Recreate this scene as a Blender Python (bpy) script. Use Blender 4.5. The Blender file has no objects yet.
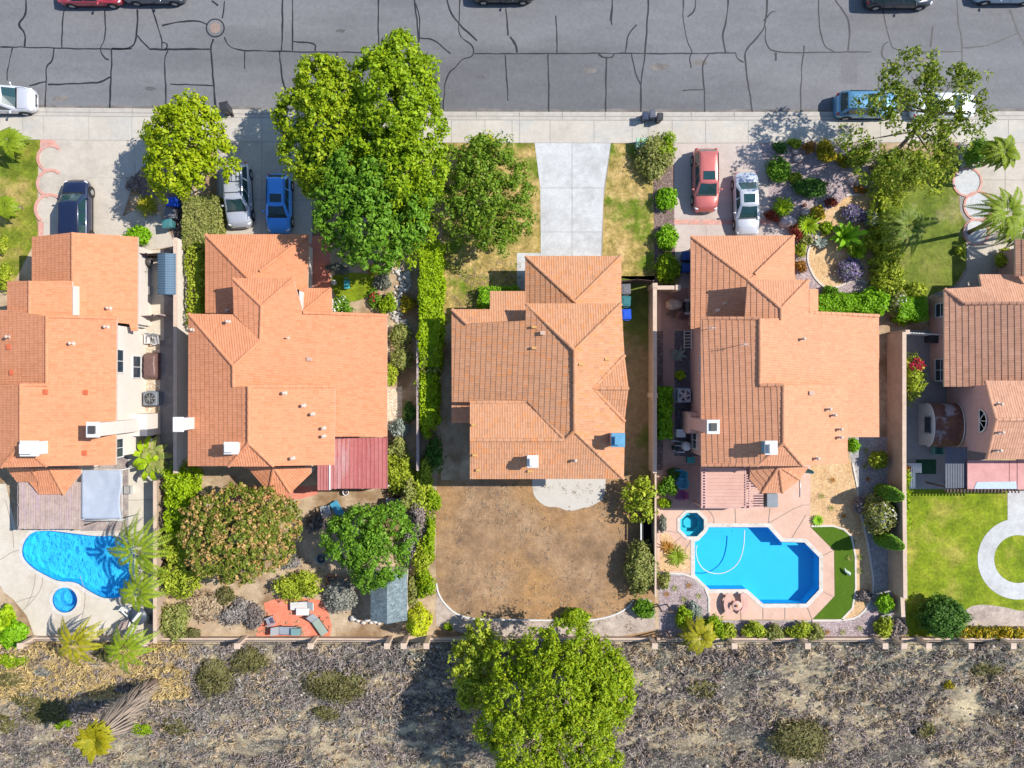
import bpy, math, random
import numpy as np
from mathutils import Vector, noise
from mathutils.geometry import tessellate_polygon
R = math.radians
SC = bpy.context.scene
COL = SC.collection
S, H = 0.0735, 55.0          # metres per picture unit on the ground, camera height
random.seed(7)
RNG = np.random.default_rng(11)

# ---------------------------------------------------------------- survey: plan position of a point of known height
def P(px, py, z=0.0):
    k = S * (H - z) / H
    return Vector(((px - 512) * k, (384 - py) * k, z))
YE = -18.95                   # crest of the hillside
def gz(x, y):
    if y > YE: return 0.0
    d = YE - y
    return -0.36 * d * min(1.0, d / 3.0 + 0.15) if d < 45 else -16.2
def PG(px, py):
    z = 0.0
    for _ in range(12):
        p = P(px, py, z); z = gz(p.x, p.y)
    return P(px, py, z)
def PP(pts, z=0.0): return [P(a, b, z) for a, b in pts]
def chaikin(pts, n=2, closed=True):
    for _ in range(n):
        out = []
        m = len(pts)
        rng = range(m) if closed else range(m - 1)
        if not closed: out.append(pts[0])
        for i in rng:
            a, b = pts[i], pts[(i + 1) % m]
            out.append((a[0]*.75+b[0]*.25, a[1]*.75+b[1]*.25)); out.append((a[0]*.25+b[0]*.75, a[1]*.25+b[1]*.75))
        if not closed: out.append(pts[-1])
        pts = out
    return pts
def circ(cx, cy, r, n=32, a0=0, a1=360):
    full = abs(a1 - a0) >= 360
    return [(cx + r*math.cos(R(a0+(a1-a0)*i/(n if full else n-1))), cy - r*math.sin(R(a0+(a1-a0)*i/(n if full else n-1)))) for i in range(n)]
def area2(p):
    return sum(p[i][0]*p[(i+1) % len(p)][1]-p[(i+1) % len(p)][0]*p[i][1] for i in range(len(p)))
def offset_poly(p, d):
    """grow (d>0) or shrink a closed xy polygon"""
    p = [Vector((q[0], q[1])) for q in p]
    if area2(p) < 0: sgn = -1
    else: sgn = 1
    out = []
    n = len(p)
    for i in range(n):
        a, b, c = p[i-1], p[i], p[(i+1) % n]
        e1 = (b-a); e2 = (c-b)
        if e1.length < 1e-6: e1 = e2
        if e2.length < 1e-6: e2 = e1
        e1 = e1.normalized(); e2 = e2.normalized()
        n1 = Vector((e1.y, -e1.x))*sgn; n2 = Vector((e2.y, -e2.x))*sgn
        m = n1+n2
        if m.length < 1e-6: m = n1
        m.normalize()
        k = d/max(0.35, m.dot(n1))
        out.append(b+m*k)
    return out

# ---------------------------------------------------------------- mesh builder
class MB:
    def __init__(s): s.v = []; s.f = []; s.m = []; s.sm = []; s.uv = {}
    def add(s, vs, fs, mi=0, smooth=False):
        b = len(s.v); s.v += [tuple(q) for q in vs]
        for f in fs: s.f.append(tuple(i+b for i in f)); s.m.append(mi); s.sm.append(smooth)
        return s
    def box(s, c, size, rot=0.0, mi=0, taper=1.0):
        hx, hy, hz = size[0]/2, size[1]/2, size[2]/2
        ca, sa = math.cos(rot), math.sin(rot)
        vs = []
        for z, t in ((-hz, 1.0), (hz, taper)):
            for x, y in ((-hx, -hy), (hx, -hy), (hx, hy), (-hx, hy)):
                x *= t; y *= t
                vs.append((c[0]+x*ca-y*sa, c[1]+x*sa+y*ca, c[2]+z))
        return s.add(vs, [(3,2,1,0),(4,5,6,7),(0,1,5,4),(1,2,6,5),(2,3,7,6),(3,0,4,7)], mi)
    def bbox(s, c, size, rot=0.0, mi=0, b=0.02):
        """box with chamfered upright edges and top"""
        hx, hy, hz = size[0]/2, size[1]/2, size[2]/2
        ca, sa = math.cos(rot), math.sin(rot)
        def ring(i, z):
            o = []
            for x, y in ((-hx+i, -hy+i+b), (-hx+i+b, -hy+i), (hx-i-b, -hy+i), (hx-i, -hy+i+b), (hx-i, hy-i-b), (hx-i-b, hy-i), (-hx+i+b, hy-i), (-hx+i, hy-i-b)):
                o.append((c[0]+x*ca-y*sa, c[1]+x*sa+y*ca, c[2]+z))
            return o
        vs = ring(0, -hz)+ring(0, hz-b)+ring(b, hz)
        fs = [tuple(range(7, -1, -1)), tuple(range(16, 24))]
        for k in (0, 8):
            for i in range(8): fs.append((k+i, k+(i+1) % 8, k+8+(i+1) % 8, k+8+i))
        return s.add(vs, fs, mi)
    def prism(s, pts, z0, z1, mi=0, holes=(), bottom=True):
        loops = [[Vector((q[0], q[1], 0)) for q in pts]]+[[Vector((q[0], q[1], 0)) for q in h] for h in holes]
        flat = [q for l in loops for q in l]
        tri = tessellate_polygon(loops)
        n = len(flat)
        vs = [(q.x, q.y, z1) for q in flat]
        fs = []
        for t in tri:
            a, b, c = (flat[i] for i in t)
            up = (b.x-a.x)*(c.y-a.y)-(b.y-a.y)*(c.x-a.x)
            fs.append(tuple(t) if up > 0 else (t[0], t[2], t[1]))
        if z0 is not None:
            vs += [(q.x, q.y, z0) for q in flat]
            if bottom: fs += [tuple(i+n for i in reversed(f)) for f in fs[:]]
            k = 0
            for li, l in enumerate(loops):
                ccw = area2([(q.x, q.y) for q in l]) > 0
                if li > 0: ccw = not ccw
                for i in range(len(l)):
                    a, b = k+i, k+(i+1) % len(l)
                    fs.append((a+n, b+n, b, a) if ccw else (b+n, a+n, a, b))
                k += len(l)
        return s.add(vs, fs, mi)
    def tube(s, pts, rad, n=8, mi=0, caps=True, smooth=True):
        pts = [Vector(p) for p in pts]
        if not hasattr(rad, '__len__'): rad = [rad]*len(pts)
        vs, fs = [], []
        ref = None
        for i, p in enumerate(pts):
            d = (pts[min(i+1, len(pts)-1)]-pts[max(i-1, 0)])
            if d.length < 1e-9: d = Vector((0, 0, 1))
            d.normalize()
            if ref is None:
                ref = d.orthogonal().normalized()
            u = (ref-d*ref.dot(d))
            if u.length < 1e-6: u = d.orthogonal()
            u.normalize(); ref = u
            w = d.cross(u)
            for k in range(n):
                a = 2*math.pi*k/n
                vs.append(p+(u*math.cos(a)+w*math.sin(a))*rad[i])
        for i in range(len(pts)-1):
            for k in range(n):
                fs.append((i*n+k, i*n+(k+1) % n, (i+1)*n+(k+1) % n, (i+1)*n+k))
        s.add(vs, fs, mi, smooth)
        if caps:
            b = len(s.v)-len(vs)
            s.f.append(tuple(b+k for k in reversed(range(n)))); s.m.append(mi); s.sm.append(False)
            s.f.append(tuple(b+(len(pts)-1)*n+k for k in range(n))); s.m.append(mi); s.sm.append(False)
        return s
    def lathe(s, c, prof, n=20, mi=0, smooth=True):
        vs, fs = [], []
        for r, z in prof:
            for k in range(n):
                a = 2*math.pi*k/n
                vs.append((c[0]+r*math.cos(a), c[1]+r*math.sin(a), c[2]+z))
        for i in range(len(prof)-1):
            for k in range(n):
                fs.append((i*n+k, i*n+(k+1) % n, (i+1)*n+(k+1) % n, (i+1)*n+k))
        s.add(vs, fs, mi, smooth)
        b = len(s.v)-len(vs)
        if prof[0][0] > 1e-4: s.f.append(tuple(b+k for k in reversed(range(n)))); s.m.append(mi); s.sm.append(False)
        if prof[-1][0] > 1e-4: s.f.append(tuple(b+(len(prof)-1)*n+k for k in range(n))); s.m.append(mi); s.sm.append(False)
        return s
    def ball(s, c, r, n=10, mi=0, rough=0.0, seed=0):
        vs, fs = [], []
        m = n//2+1
        for i in range(m+1):
            t = math.pi*i/m
            for k in range(n):
                a = 2*math.pi*k/n
                d = Vector((math.sin(t)*math.cos(a), math.sin(t)*math.sin(a), math.cos(t)))
                q = 1.0+rough*noise.noise(d*1.7+Vector((seed*3.1, seed*1.7, 0))) if rough else 1.0
                vs.append((c[0]+r[0]*d.x*q, c[1]+r[1]*d.y*q, c[2]+r[2]*d.z*q))
        for i in range(m):
            for k in range(n):
                fs.append((i*n+k, (i+1)*n+k, (i+1)*n+(k+1) % n, i*n+(k+1) % n))
        return s.add(vs, fs, mi, True)
    def poly(s, pts, mi=0): return s.add(pts, [tuple(range(len(pts)))], mi)
    def slab(s, a, b, z0, z1, t, mi=0):
        """upright slab from a to b (xy), thickness t"""
        a = Vector((a[0], a[1])); b = Vector((b[0], b[1])); d = (b-a).normalized(); n = Vector((-d.y, d.x))*t/2
        return s.prism([a-n, b-n, b+n, a+n], z0, z1, mi)
    def strip(s, pts, w, z0, z1, closed=False, mi=0):
        """raised strip (or flat ribbon when z0 is None) of width w along xy points"""
        p = [Vector((q[0], q[1])) for q in pts]; n = len(p)
        L, Rr = [], []
        for i in range(n):
            if closed: a, c = p[i-1], p[(i+1) % n]
            else: a, c = p[max(i-1, 0)], p[min(i+1, n-1)]
            d = c-a
            d = d.normalized() if d.length > 1e-6 else Vector((1, 0))
            nn = Vector((-d.y, d.x))*(w[i] if hasattr(w, '__len__') else w)/2
            L.append(p[i]+nn); Rr.append(p[i]-nn)
        vs = [(q.x, q.y, z1) for q in L]+[(q.x, q.y, z1) for q in Rr]
        fs = []
        m = n if closed else n-1
        for i in range(m):
            j = (i+1) % n
            fs.append((n+i, n+j, j, i))
        if z0 is not None:
            vs += [(q.x, q.y, z0) for q in L]+[(q.x, q.y, z0) for q in Rr]
            for i in range(m):
                j = (i+1) % n
                fs.append((i, j, 2*n+j, 2*n+i)); fs.append((n+j, n+i, 3*n+i, 3*n+j))
            if not closed:
                fs.append((0, 2*n, 3*n, n)); fs.append((n-1, 2*n-1, 4*n-1, 3*n-1))
        return s.add(vs, fs, mi)
    def build(s, name, mats, parent=None, origin=None):
        if not isinstance(mats, (list, tuple)): mats = [mats]
        if origin is None:
            origin = WORLD.get(parent.name, (0, 0, 0)) if parent is not None else (0, 0, 0)
        ox, oy, oz = origin
        me = bpy.data.meshes.new(name)
        me.from_pydata([(x-ox, y-oy, z-oz) for x, y, z in s.v], [], s.f)
        for m in mats: me.materials.append(m)
        me.polygons.foreach_set('material_index', s.m)
        me.polygons.foreach_set('use_smooth', s.sm)
        if s.uv:
            ul = me.uv_layers.new(name='UVMap')
            arr = np.zeros(len(me.loops)*2, dtype=np.float32)
            k = 0
            for fi, f in enumerate(s.f):
                u = s.uv.get(fi)
                for j in range(len(f)):
                    if u: arr[k*2], arr[k*2+1] = u[j]
                    k += 1
            ul.data.foreach_set('uv', arr)
        me.update()
        o = bpy.data.objects.new(name, me); COL.objects.link(o)
        if parent is not None:
            o.parent = parent
            WORLD[o.name] = tuple(origin)
        else:
            o.location = origin
            WORLD[o.name] = tuple(origin)
        return o
WORLD = {}
def tag(o, label=None, cat=None, group=None, kind=None):
    if label: o['label'] = label
    if cat: o['category'] = cat
    if group: o['group'] = group
    if kind: o['kind'] = kind
    return o
def thing(name, label, cat, loc=(0, 0, 0), rot=0.0, group=None, local=False):
    o = bpy.data.objects.new(name, None); COL.objects.link(o)
    o.empty_display_size = 0.3
    o.location = loc; o.rotation_euler = (0, 0, rot)
    WORLD[o.name] = (0, 0, 0) if local else tuple(loc)
    return tag(o, label, cat, group)
def copy_tree(o, parent=None):
    c = o.copy(); COL.objects.link(c)
    c.parent = parent
    for ch in list(o.children): copy_tree(ch, c)
    return c
def place(proto, used, loc, rot, label, group=None):
    o = proto if not used else copy_tree(proto)
    o.location = loc; o.rotation_euler = (0, 0, rot); o['label'] = label
    if group: o['group'] = group
    return o

# ---------------------------------------------------------------- materials
def _mat(name):
    m = bpy.data.materials.new(name); m.use_nodes = True
    nt = m.node_tree; b = nt.nodes['Principled BSDF']
    return m, nt, b
def _ramp(nt, fac, cols, pos=None):
    r = nt.nodes.new('ShaderNodeValToRGB')
    els = r.color_ramp.elements
    n = len(cols)
    pos = pos or [i/(n-1) for i in range(n)]
    while len(els) < n: els.new(0.5)
    for e, p, c in zip(els, pos, cols): e.position = p; e.color = (*c, 1)
    nt.links.new(fac, r.inputs[0])
    return r.outputs[0]
def _noise(nt, co, scale, detail=4, rough=0.6, stretch=None):
    n = nt.nodes.new('ShaderNodeTexNoise'); n.inputs['Scale'].default_value = scale
    n.inputs['Detail'].default_value = detail; n.inputs['Roughness'].default_value = rough
    if stretch:
        mp = nt.nodes.new('ShaderNodeMapping'); mp.inputs['Scale'].default_value = stretch[:3]
        if len(stretch) > 3: mp.inputs['Rotation'].default_value = (0, 0, stretch[3])
        nt.links.new(co, mp.inputs[0]); co = mp.outputs[0]
    nt.links.new(co, n.inputs['Vector'])
    return n.outputs['Fac']
def _mix(nt, fac, a, b, mode='MIX'):
    x = nt.nodes.new('ShaderNodeMix'); x.data_type = 'RGBA'; x.blend_type = mode
    if isinstance(fac, (int, float)): x.inputs[0].default_value = fac
    else: nt.links.new(fac, x.inputs[0])
    for i, c in ((6, a), (7, b)):
        if isinstance(c, tuple): x.inputs[i].default_value = (*c, 1)
        else: nt.links.new(c, x.inputs[i])
    return x.outputs[2]
def _map(nt, fac, a, b, c=0.0, d=1.0):
    x = nt.nodes.new('ShaderNodeMapRange'); x.inputs[1].default_value = a; x.inputs[2].default_value = b
    x.inputs[3].default_value = c; x.inputs[4].default_value = d
    nt.links.new(fac, x.inputs[0]); return x.outputs[0]
def _bump(nt, b, h, strength, dist=0.05):
    x = nt.nodes.new('ShaderNodeBump'); x.inputs['Strength'].default_value = strength; x.inputs['Distance'].default_value = dist
    nt.links.new(h, x.inputs['Height']); nt.links.new(x.outputs[0], b.inputs['Normal'])
def ground(name, cols, big=0.25, fine=6.0, patch=None, pscale=0.12, prange=(.5, .62), speck=None, rough=0.9, bump=0.3, stretch=None, fmix=0.35):
    """world-space mottled ground: broad tone changes, fine grain, optional patches and specks"""
    m, nt, b = _mat(name)
    g = nt.nodes.new('ShaderNodeNewGeometry'); co = g.outputs['Position']
    n1 = _noise(nt, co, big, 6, 0.65, stretch)
    c = _ramp(nt, n1, cols, [0.3+0.4*i/(len(cols)-1) for i in range(len(cols))])
    if patch:
        n2 = _noise(nt, co, pscale, 5, 0.62, stretch)
        c = _mix(nt, _map(nt, n2, prange[0], prange[1]), c, patch)
    nm = _noise(nt, co, fine*.28, 5, 0.7)
    c = _mix(nt, fmix*.75, c, _ramp(nt, nm, [(0.22,)*3, (0.5,)*3, (0.78,)*3], [.32, .5, .68]), 'OVERLAY')
    nf = _noise(nt, co, fine, 5, 0.75)
    c = _mix(nt, fmix, c, _ramp(nt, nf, [(0.28,)*3, (0.5,)*3, (0.72,)*3], [.3, .5, .7]), 'OVERLAY')
    if speck:
        v = nt.nodes.new('ShaderNodeTexVoronoi'); v.inputs['Scale'].default_value = speck[1]*1.7
        nt.links.new(co, v.inputs['Vector'])
        hs = nt.nodes.new('ShaderNodeSeparateColor'); nt.links.new(v.outputs['Color'], hs.inputs[0])
        c = _mix(nt, _map(nt, hs.outputs[0], 1-speck[2]-.02, 1-speck[2], 0, .6), c, speck[0])
        c = _mix(nt, 0.5, c, _ramp(nt, hs.outputs[1], [(0.3,)*3, (0.7,)*3]), 'OVERLAY')
    nt.links.new(c, b.inputs['Base Color']); b.inputs['Roughness'].default_value = rough
    b.inputs['Specular IOR Level'].default_value = 0.25
    if bump: _bump(nt, b, nf, bump, 0.04)
    return m
def plain(name, col, rough=0.6, metal=0.0, var=0.12, scale=3.0, coat=0.0, spec=0.4, stretch=None):
    m, nt, b = _mat(name)
    tc = nt.nodes.new('ShaderNodeTexCoord')
    n = _noise(nt, tc.outputs['Object'], scale, 5, 0.65, stretch)
    lo = tuple(max(0, c*(1-var)) for c in col); hi = tuple(min(1, c*(1+var)) for c in col)
    nt.links.new(_ramp(nt, n, [lo, hi], [.3, .7]), b.inputs['Base Color'])
    b.inputs['Roughness'].default_value = rough; b.inputs['Metallic'].default_value = metal
    b.inputs['Coat Weight'].default_value = coat; b.inputs['Coat Roughness'].default_value = 0.05
    b.inputs['Specular IOR Level'].default_value = spec
    return m
def leafmat(name, cols, trans=0.33, rough=0.55):
    """leaf colour differs from leaf to leaf"""
    m, nt, b = _mat(name)
    g = nt.nodes.new('ShaderNodeNewGeometry')
    n = _noise(nt, g.outputs['Position'], 0.9, 3, 0.6)
    mx = nt.nodes.new('ShaderNodeMath'); mx.operation = 'MULTIPLY_ADD'; mx.inputs[1].default_value = 0.7
    nt.links.new(g.outputs['Random Per Island'], mx.inputs[0])
    k = nt.nodes.new('ShaderNodeMath'); k.operation = 'MULTIPLY'; k.inputs[1].default_value = 0.3
    nt.links.new(n, k.inputs[0]); nt.links.new(k.outputs[0], mx.inputs[2])
    c = _ramp(nt, mx.outputs[0], cols)
    nt.links.new(c, b.inputs['Base Color']); b.inputs['Roughness'].default_value = rough
    b.inputs['Specular IOR Level'].default_value = 0.25
    t = nt.nodes.new('ShaderNodeBsdfTranslucent'); nt.links.new(c, t.inputs[0])
    x = nt.nodes.new('ShaderNodeMixShader'); x.inputs[0].default_value = trans
    nt.links.new(b.outputs[0], x.inputs[1]); nt.links.new(t.outputs[0], x.inputs[2])
    nt.links.new(x.outputs[0], nt.nodes['Material Output'].inputs[0])
    return m
def tilemat(name, cols, stain, amount=0.5):
    """clay tile: every tile its own tone, weather stains in broad patches"""
    m, nt, b = _mat(name)
    uv = nt.nodes.new('ShaderNodeUVMap'); uv.uv_map = 'UVMap'
    fl = nt.nodes.new('ShaderNodeVectorMath'); fl.operation = 'FLOOR'
    nt.links.new(uv.outputs[0], fl.inputs[0])
    w = nt.nodes.new('ShaderNodeTexWhiteNoise'); w.noise_dimensions = '2D'; nt.links.new(fl.outputs[0], w.inputs[0])
    c = _ramp(nt, w.outputs['Value'], cols)
    g = nt.nodes.new('ShaderNodeNewGeometry')
    n = _noise(nt, g.outputs['Position'], 0.35, 6, 0.7)
    c = _mix(nt, _map(nt, n, .46, .7, 0, amount), c, stain)
    n2 = _noise(nt, g.outputs['Position'], 5.0, 4, 0.7)
    c = _mix(nt, 0.25, c, _ramp(nt, n2, [(0.3,)*3, (0.7,)*3], [.3, .7]), 'OVERLAY')
    nt.links.new(c, b.inputs['Base Color']); b.inputs['Roughness'].default_value = 0.8
    b.inputs['Specular IOR Level'].default_value = 0.25
    _bump(nt, b, n2, 0.2, 0.02)
    return m
def watermat(name, tint, rip=3.0, strength=0.25):
    m = bpy.data.materials.new(name); m.use_nodes = True; nt = m.node_tree
    nt.nodes.remove(nt.nodes['Principled BSDF'])
    g = nt.nodes.new('ShaderNodeNewGeometry')
    n = _noise(nt, g.outputs['Position'], rip, 3, 0.6)
    bp = nt.nodes.new('ShaderNodeBump'); bp.inputs['Strength'].default_value = strength; bp.inputs['Distance'].default_value = 0.08
    nt.links.new(n, bp.inputs['Height'])
    t = nt.nodes.new('ShaderNodeBsdfTransparent'); t.inputs[0].default_value = (*tint, 1)
    gl = nt.nodes.new('ShaderNodeBsdfGlossy'); gl.inputs['Roughness'].default_value = 0.06
    nt.links.new(bp.outputs[0], gl.inputs['Normal'])
    f = nt.nodes.new('ShaderNodeFresnel'); f.inputs[0].default_value = 1.33; nt.links.new(bp.outputs[0], f.inputs['Normal'])
    x = nt.nodes.new('ShaderNodeMixShader'); nt.links.new(f.outputs[0], x.inputs[0])
    nt.links.new(t.outputs[0], x.inputs[1]); nt.links.new(gl.outputs[0], x.inputs[2])
    nt.links.new(x.outputs[0], nt.nodes['Material Output'].inputs[0])
    return m

# ---------------------------------------------------------------- quad clouds (foliage)
def quad_mesh(name, Q, mat, parent=None, origin=(0, 0, 0), extra=None, smooth=False):
    Q = np.asarray(Q, dtype=np.float32).reshape(-1, 4, 3)
    mats = [mat]
    n = len(Q)
    me = bpy.data.meshes.new(name)
    V = Q.reshape(-1, 3)-np.asarray(origin, dtype=np.float32)
    me.vertices.add(n*4); me.vertices.foreach_set('co', V.ravel())
    me.loops.add(n*4); me.loops.foreach_set('vertex_index', np.arange(n*4, dtype=np.int32))
    me.polygons.add(n); me.polygons.foreach_set('loop_start', np.arange(0, n*4, 4, dtype=np.int32))
    for mm in mats: me.materials.append(mm)
    me.update(calc_edges=True); me.validate()
    o = bpy.data.objects.new(name, me); COL.objects.link(o)
    if parent is not None: o.parent = parent
    else: o.location = origin
    return o
def unit(v): return v/np.maximum(1e-9, np.linalg.norm(v, axis=-1, keepdims=True))
def rand_dirs(n, up=-1.0):
    d = unit(RNG.normal(size=(n*3+8, 3)))
    d = d[d[:, 2] > up]
    while len(d) < n: d = np.concatenate([d, d])
    return d[:n]
def leaf_quads(pos, nrm, size, ratio=0.6, jitter=0.6):
    n = len(pos)
    nr = unit(nrm+RNG.normal(size=(n, 3))*jitter)
    a = unit(np.cross(nr, RNG.normal(size=(n, 3))))
    b = np.cross(nr, a)
    s = (size*(0.5+1.15*RNG.random(n)**1.6))[:, None]
    a = a*s; b = b*s*ratio
    bend = nr*s*0.18
    return np.stack([pos-a-bend, pos-b*0.9+bend, pos+a-bend, pos+b*0.9+bend], axis=1)
def crown(c, rad, clumps=260, per=14, clump_r=0.4, leaf=0.16, lobes=9, lobe_r=0.5, up=-0.35, jitter=0.6, spread=0.62, lob=None):
    """uneven crown: lobes carry clumps, clumps carry leaves; empty gaps stay between lobes"""
    c = np.asarray(c, float); rad = np.asarray(rad, float)
    if lob is None:
        i = np.arange(lobes)+.5
        z = 1-1.45*i/lobes; th = i*2.39996+RNG.random()*6
        d = np.stack([np.sqrt(1-z*z)*np.cos(th), np.sqrt(1-z*z)*np.sin(th), z], 1)
        d = unit(d+RNG.normal(size=d.shape)*.16)
        lc = d*(spread*(0.78+0.4*RNG.random((lobes, 1))))
        lr = lobe_r*(0.72+0.55*RNG.random(lobes))
        lc = np.concatenate([lc, [[0, 0, 0.1]]]); lr = np.append(lr, lobe_r*1.25)
    else:
        lc = np.array([l[:3] for l in lob], float); lr = np.array([l[3] for l in lob], float)
    w = lr**2; w /= w.sum()
    k = RNG.choice(len(lr), size=clumps*2, p=w)
    dd = rand_dirs(clumps*2, up)
    pos = lc[k]+dd*(lr[k]*(0.70+0.42*RNG.random(clumps*2)))[:, None]
    # keep only clumps that are not buried inside another lobe
    dist = np.linalg.norm(pos[:, None, :]-lc[None], axis=2)/lr[None]
    dist[np.arange(len(pos)), k] = 9
    keep = (dist.min(axis=1) > 0.72) | (RNG.random(len(pos)) < .30)
    pos, dd = pos[keep][:clumps], dd[keep][:clumps]
    pos = c+pos*rad
    n = len(pos)
    cr = clump_r*(0.6+0.8*RNG.random(n))
    e = rand_dirs(n*per, -0.6).reshape(n, per, 3)
    e = e*0.8+dd[:, None, :]*0.35
    lp = pos[:, None, :]+e*cr[:, None, None]*(0.55+0.5*RNG.random((n, per, 1)))
    nr = unit(e+np.array([0, 0, 0.3]))
    Q = leaf_quads(lp.reshape(-1, 3), nr.reshape(-1, 3), leaf, 0.62, jitter)
    cents = c+lc*rad
    return Q, cents
def cube_sphere(c, rad, k=5, rough=0.15, seed=0.0):
    Q = []
    g = np.linspace(-1, 1, k+1)
    for ax in range(3):
        for sg in (-1, 1):
            for i in range(k):
                for j in range(k):
                    q = []
                    for a, b in ((g[i], g[j]), (g[i+1], g[j]), (g[i+1], g[j+1]), (g[i], g[j+1])):
                        p = [0, 0, 0]; p[ax] = sg; p[(ax+1) % 3] = a*sg; p[(ax+2) % 3] = b
                        q.append(p)
                    Q.append(q)
    Q = unit(np.array(Q, float))
    if rough:
        fl = Q.reshape(-1, 3)
        h = np.array([noise.noise(Vector(tuple(p*1.6))+Vector((seed, 0, 0))) for p in fl]).reshape(Q.shape[0], 4, 1)
        Q = Q*(1+rough*h)
    return np.asarray(c)+Q*np.asarray(rad)
def shrub_quads(c, rad, n=900, leaf=0.07, rough=0.2, core=0.74, ratio=0.6, jitter=0.8, up=-0.15, seed=None):
    """dense rounded bush sitting on the ground at c"""
    seed = RNG.random()*50 if seed is None else seed
    d = rand_dirs(n, up)
    off = Vector((seed, seed*.3, 0))
    q = np.array([1+rough*1.5*(noise.noise(Vector(tuple(p*1.7))+off)+.8*noise.noise(Vector(tuple(p*4.2))+off)) for p in d])
    cc = np.asarray(c, float)+np.array([0, 0, rad[2]*0.9])
    pos = cc+d*np.asarray(rad)*(q*(0.80+0.30*RNG.random(n)**1.6))[:, None]
    pos[:, 2] = np.maximum(pos[:, 2], c[2]+0.03)
    Q = leaf_quads(pos, d+np.array([0, 0, .3]), leaf, ratio, jitter)
    if core: Q = np.concatenate([Q, cube_sphere(cc, np.asarray(rad)*core, 5, rough, seed)])
    return Q
def hedge_quads(c, size, n=1500, leaf=0.08, rot=0.0, bulge=0.08, seed=0.0):
    """clipped or loose hedge of box plan; c = ground centre"""
    L, W, Z = size
    a = np.array([L*W, L*Z, L*Z, W*Z, W*Z]); k = RNG.choice(5, size=n, p=a/a.sum())
    u = RNG.random((n, 2))*2-1
    p = np.zeros((n, 3)); nr = np.zeros((n, 3))
    for f in range(5):
        m = k == f
        if f == 0: p[m] = np.stack([u[m, 0]*L/2, u[m, 1]*W/2, np.full(m.sum(), Z)], 1); nr[m] = (0, 0, 1)
        elif f in (1, 2):
            s = 1 if f == 1 else -1
            p[m] = np.stack([u[m, 0]*L/2, np.full(m.sum(), s*W/2), (u[m, 1]+1)*Z/2], 1); nr[m] = (0, s, 0)
        else:
            s = 1 if f == 3 else -1
            p[m] = np.stack([np.full(m.sum(), s*L/2), u[m, 0]*W/2, (u[m, 1]+1)*Z/2], 1); nr[m] = (s, 0, 0)
    h = np.array([noise.noise(Vector((q[0]*1.3+seed, q[1]*1.3, q[2]*1.3)))+.5*noise.noise(Vector((q[0]*3.5, q[1]*3.5+seed, q[2]*3.5))) for q in p])
    p += nr*(h*bulge*3.2+RNG.normal(size=n)*bulge*.35)[:, None]
    p[:, 2] = np.maximum(p[:, 2], 0.02)
    Q = leaf_quads(p, nr+np.array([0, 0, .25]), leaf, .6, .75)
    x, y, z = L/2-bulge*2.2, W/2-bulge*2.2, Z-bulge*2.6
    x = max(x, .05); y = max(y, .05)
    B = np.array([[[-x,-y,z],[x,-y,z],[x,y,z],[-x,y,z]],[[-x,-y,0],[x,-y,0],[x,-y,z],[-x,-y,z]],[[x,y,0],[-x,y,0],[-x,y,z],[x,y,z]],
                  [[x,-y,0],[x,y,0],[x,y,z],[x,-y,z]],[[-x,y,0],[-x,-y,0],[-x,-y,z],[-x,y,z]]], float)
    Q = np.concatenate([Q, B])
    ca, sa = math.cos(rot), math.sin(rot)
    X = Q[..., 0]*ca-Q[..., 1]*sa; Y = Q[..., 0]*sa+Q[..., 1]*ca
    Q = np.stack([X, Y, Q[..., 2]], -1)
    return Q+np.asarray(c, float)
def frond_quads(base, az, length, rise, droop, n=18, leaflet=0.5, width=0.05, fold=0.25, stem=0.02, hang=0.35):
    """one feather frond: arching rachis with leaflets on both sides"""
    d = np.array([math.cos(az), math.sin(az), 0.0]); sd = np.array([-d[1], d[0], 0.0]); up = np.array([0, 0, 1.0])
    Q = []
    def pt(t): return np.asarray(base)+d*(length*(t-0.12*t*t*droop))+up*(length*(rise*t-droop*t*t))
    prev = pt(0)
    for i in range(n):
        t = (i+1)/n
        p = pt(t)
        w = stem*(1.1-t)
        Q.append([prev-sd*w, prev+sd*w, p+sd*w*.9, p-sd*w*.9])
        if t > 0.12:
            l = leaflet*math.sin(math.pi*min(1, 0.18+0.82*t)**0.8)*(0.85+0.3*random.random())
            f = (p-prev)/max(1e-6, np.linalg.norm(p-prev))
            for s in (-1, 1):
                tip = p+sd*s*l*0.85+f*l*0.45+up*l*(fold-hang*(1+t)*.6)
                mid = p+sd*s*l*0.45+f*l*0.2+up*l*(fold*.9-hang*.15)
                Q.append([p, mid-f*width, tip, mid+f*width])
        prev = p
    return Q
def blade_quads(base, az, length, rise, droop, width, n=4, cup=0.15):
    """one tapering strap leaf"""
    d = np.array([math.cos(az), math.sin(az), 0.0]); sd = np.array([-d[1], d[0], 0.0]); up = np.array([0, 0, 1.0])
    def pt(t): return np.asarray(base)+d*length*(t-.1*droop*t*t)+up*length*(rise*t-droop*t*t)
    def w(t): return width*(0.35+1.9*t*(1-t))*(1 if t < .98 else 0.05)
    Q = []
    for i in range(n):
        a, b = i/n, (i+1)/n
        pa, pb = pt(a), pt(b)
        for s in (-1, 1):
            q = [pa, pa+sd*s*w(a)+up*cup*w(a), pb+sd*s*w(b)+up*cup*w(b), pb]
            Q.append(q if s < 0 else q[::-1])
    return Q
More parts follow.
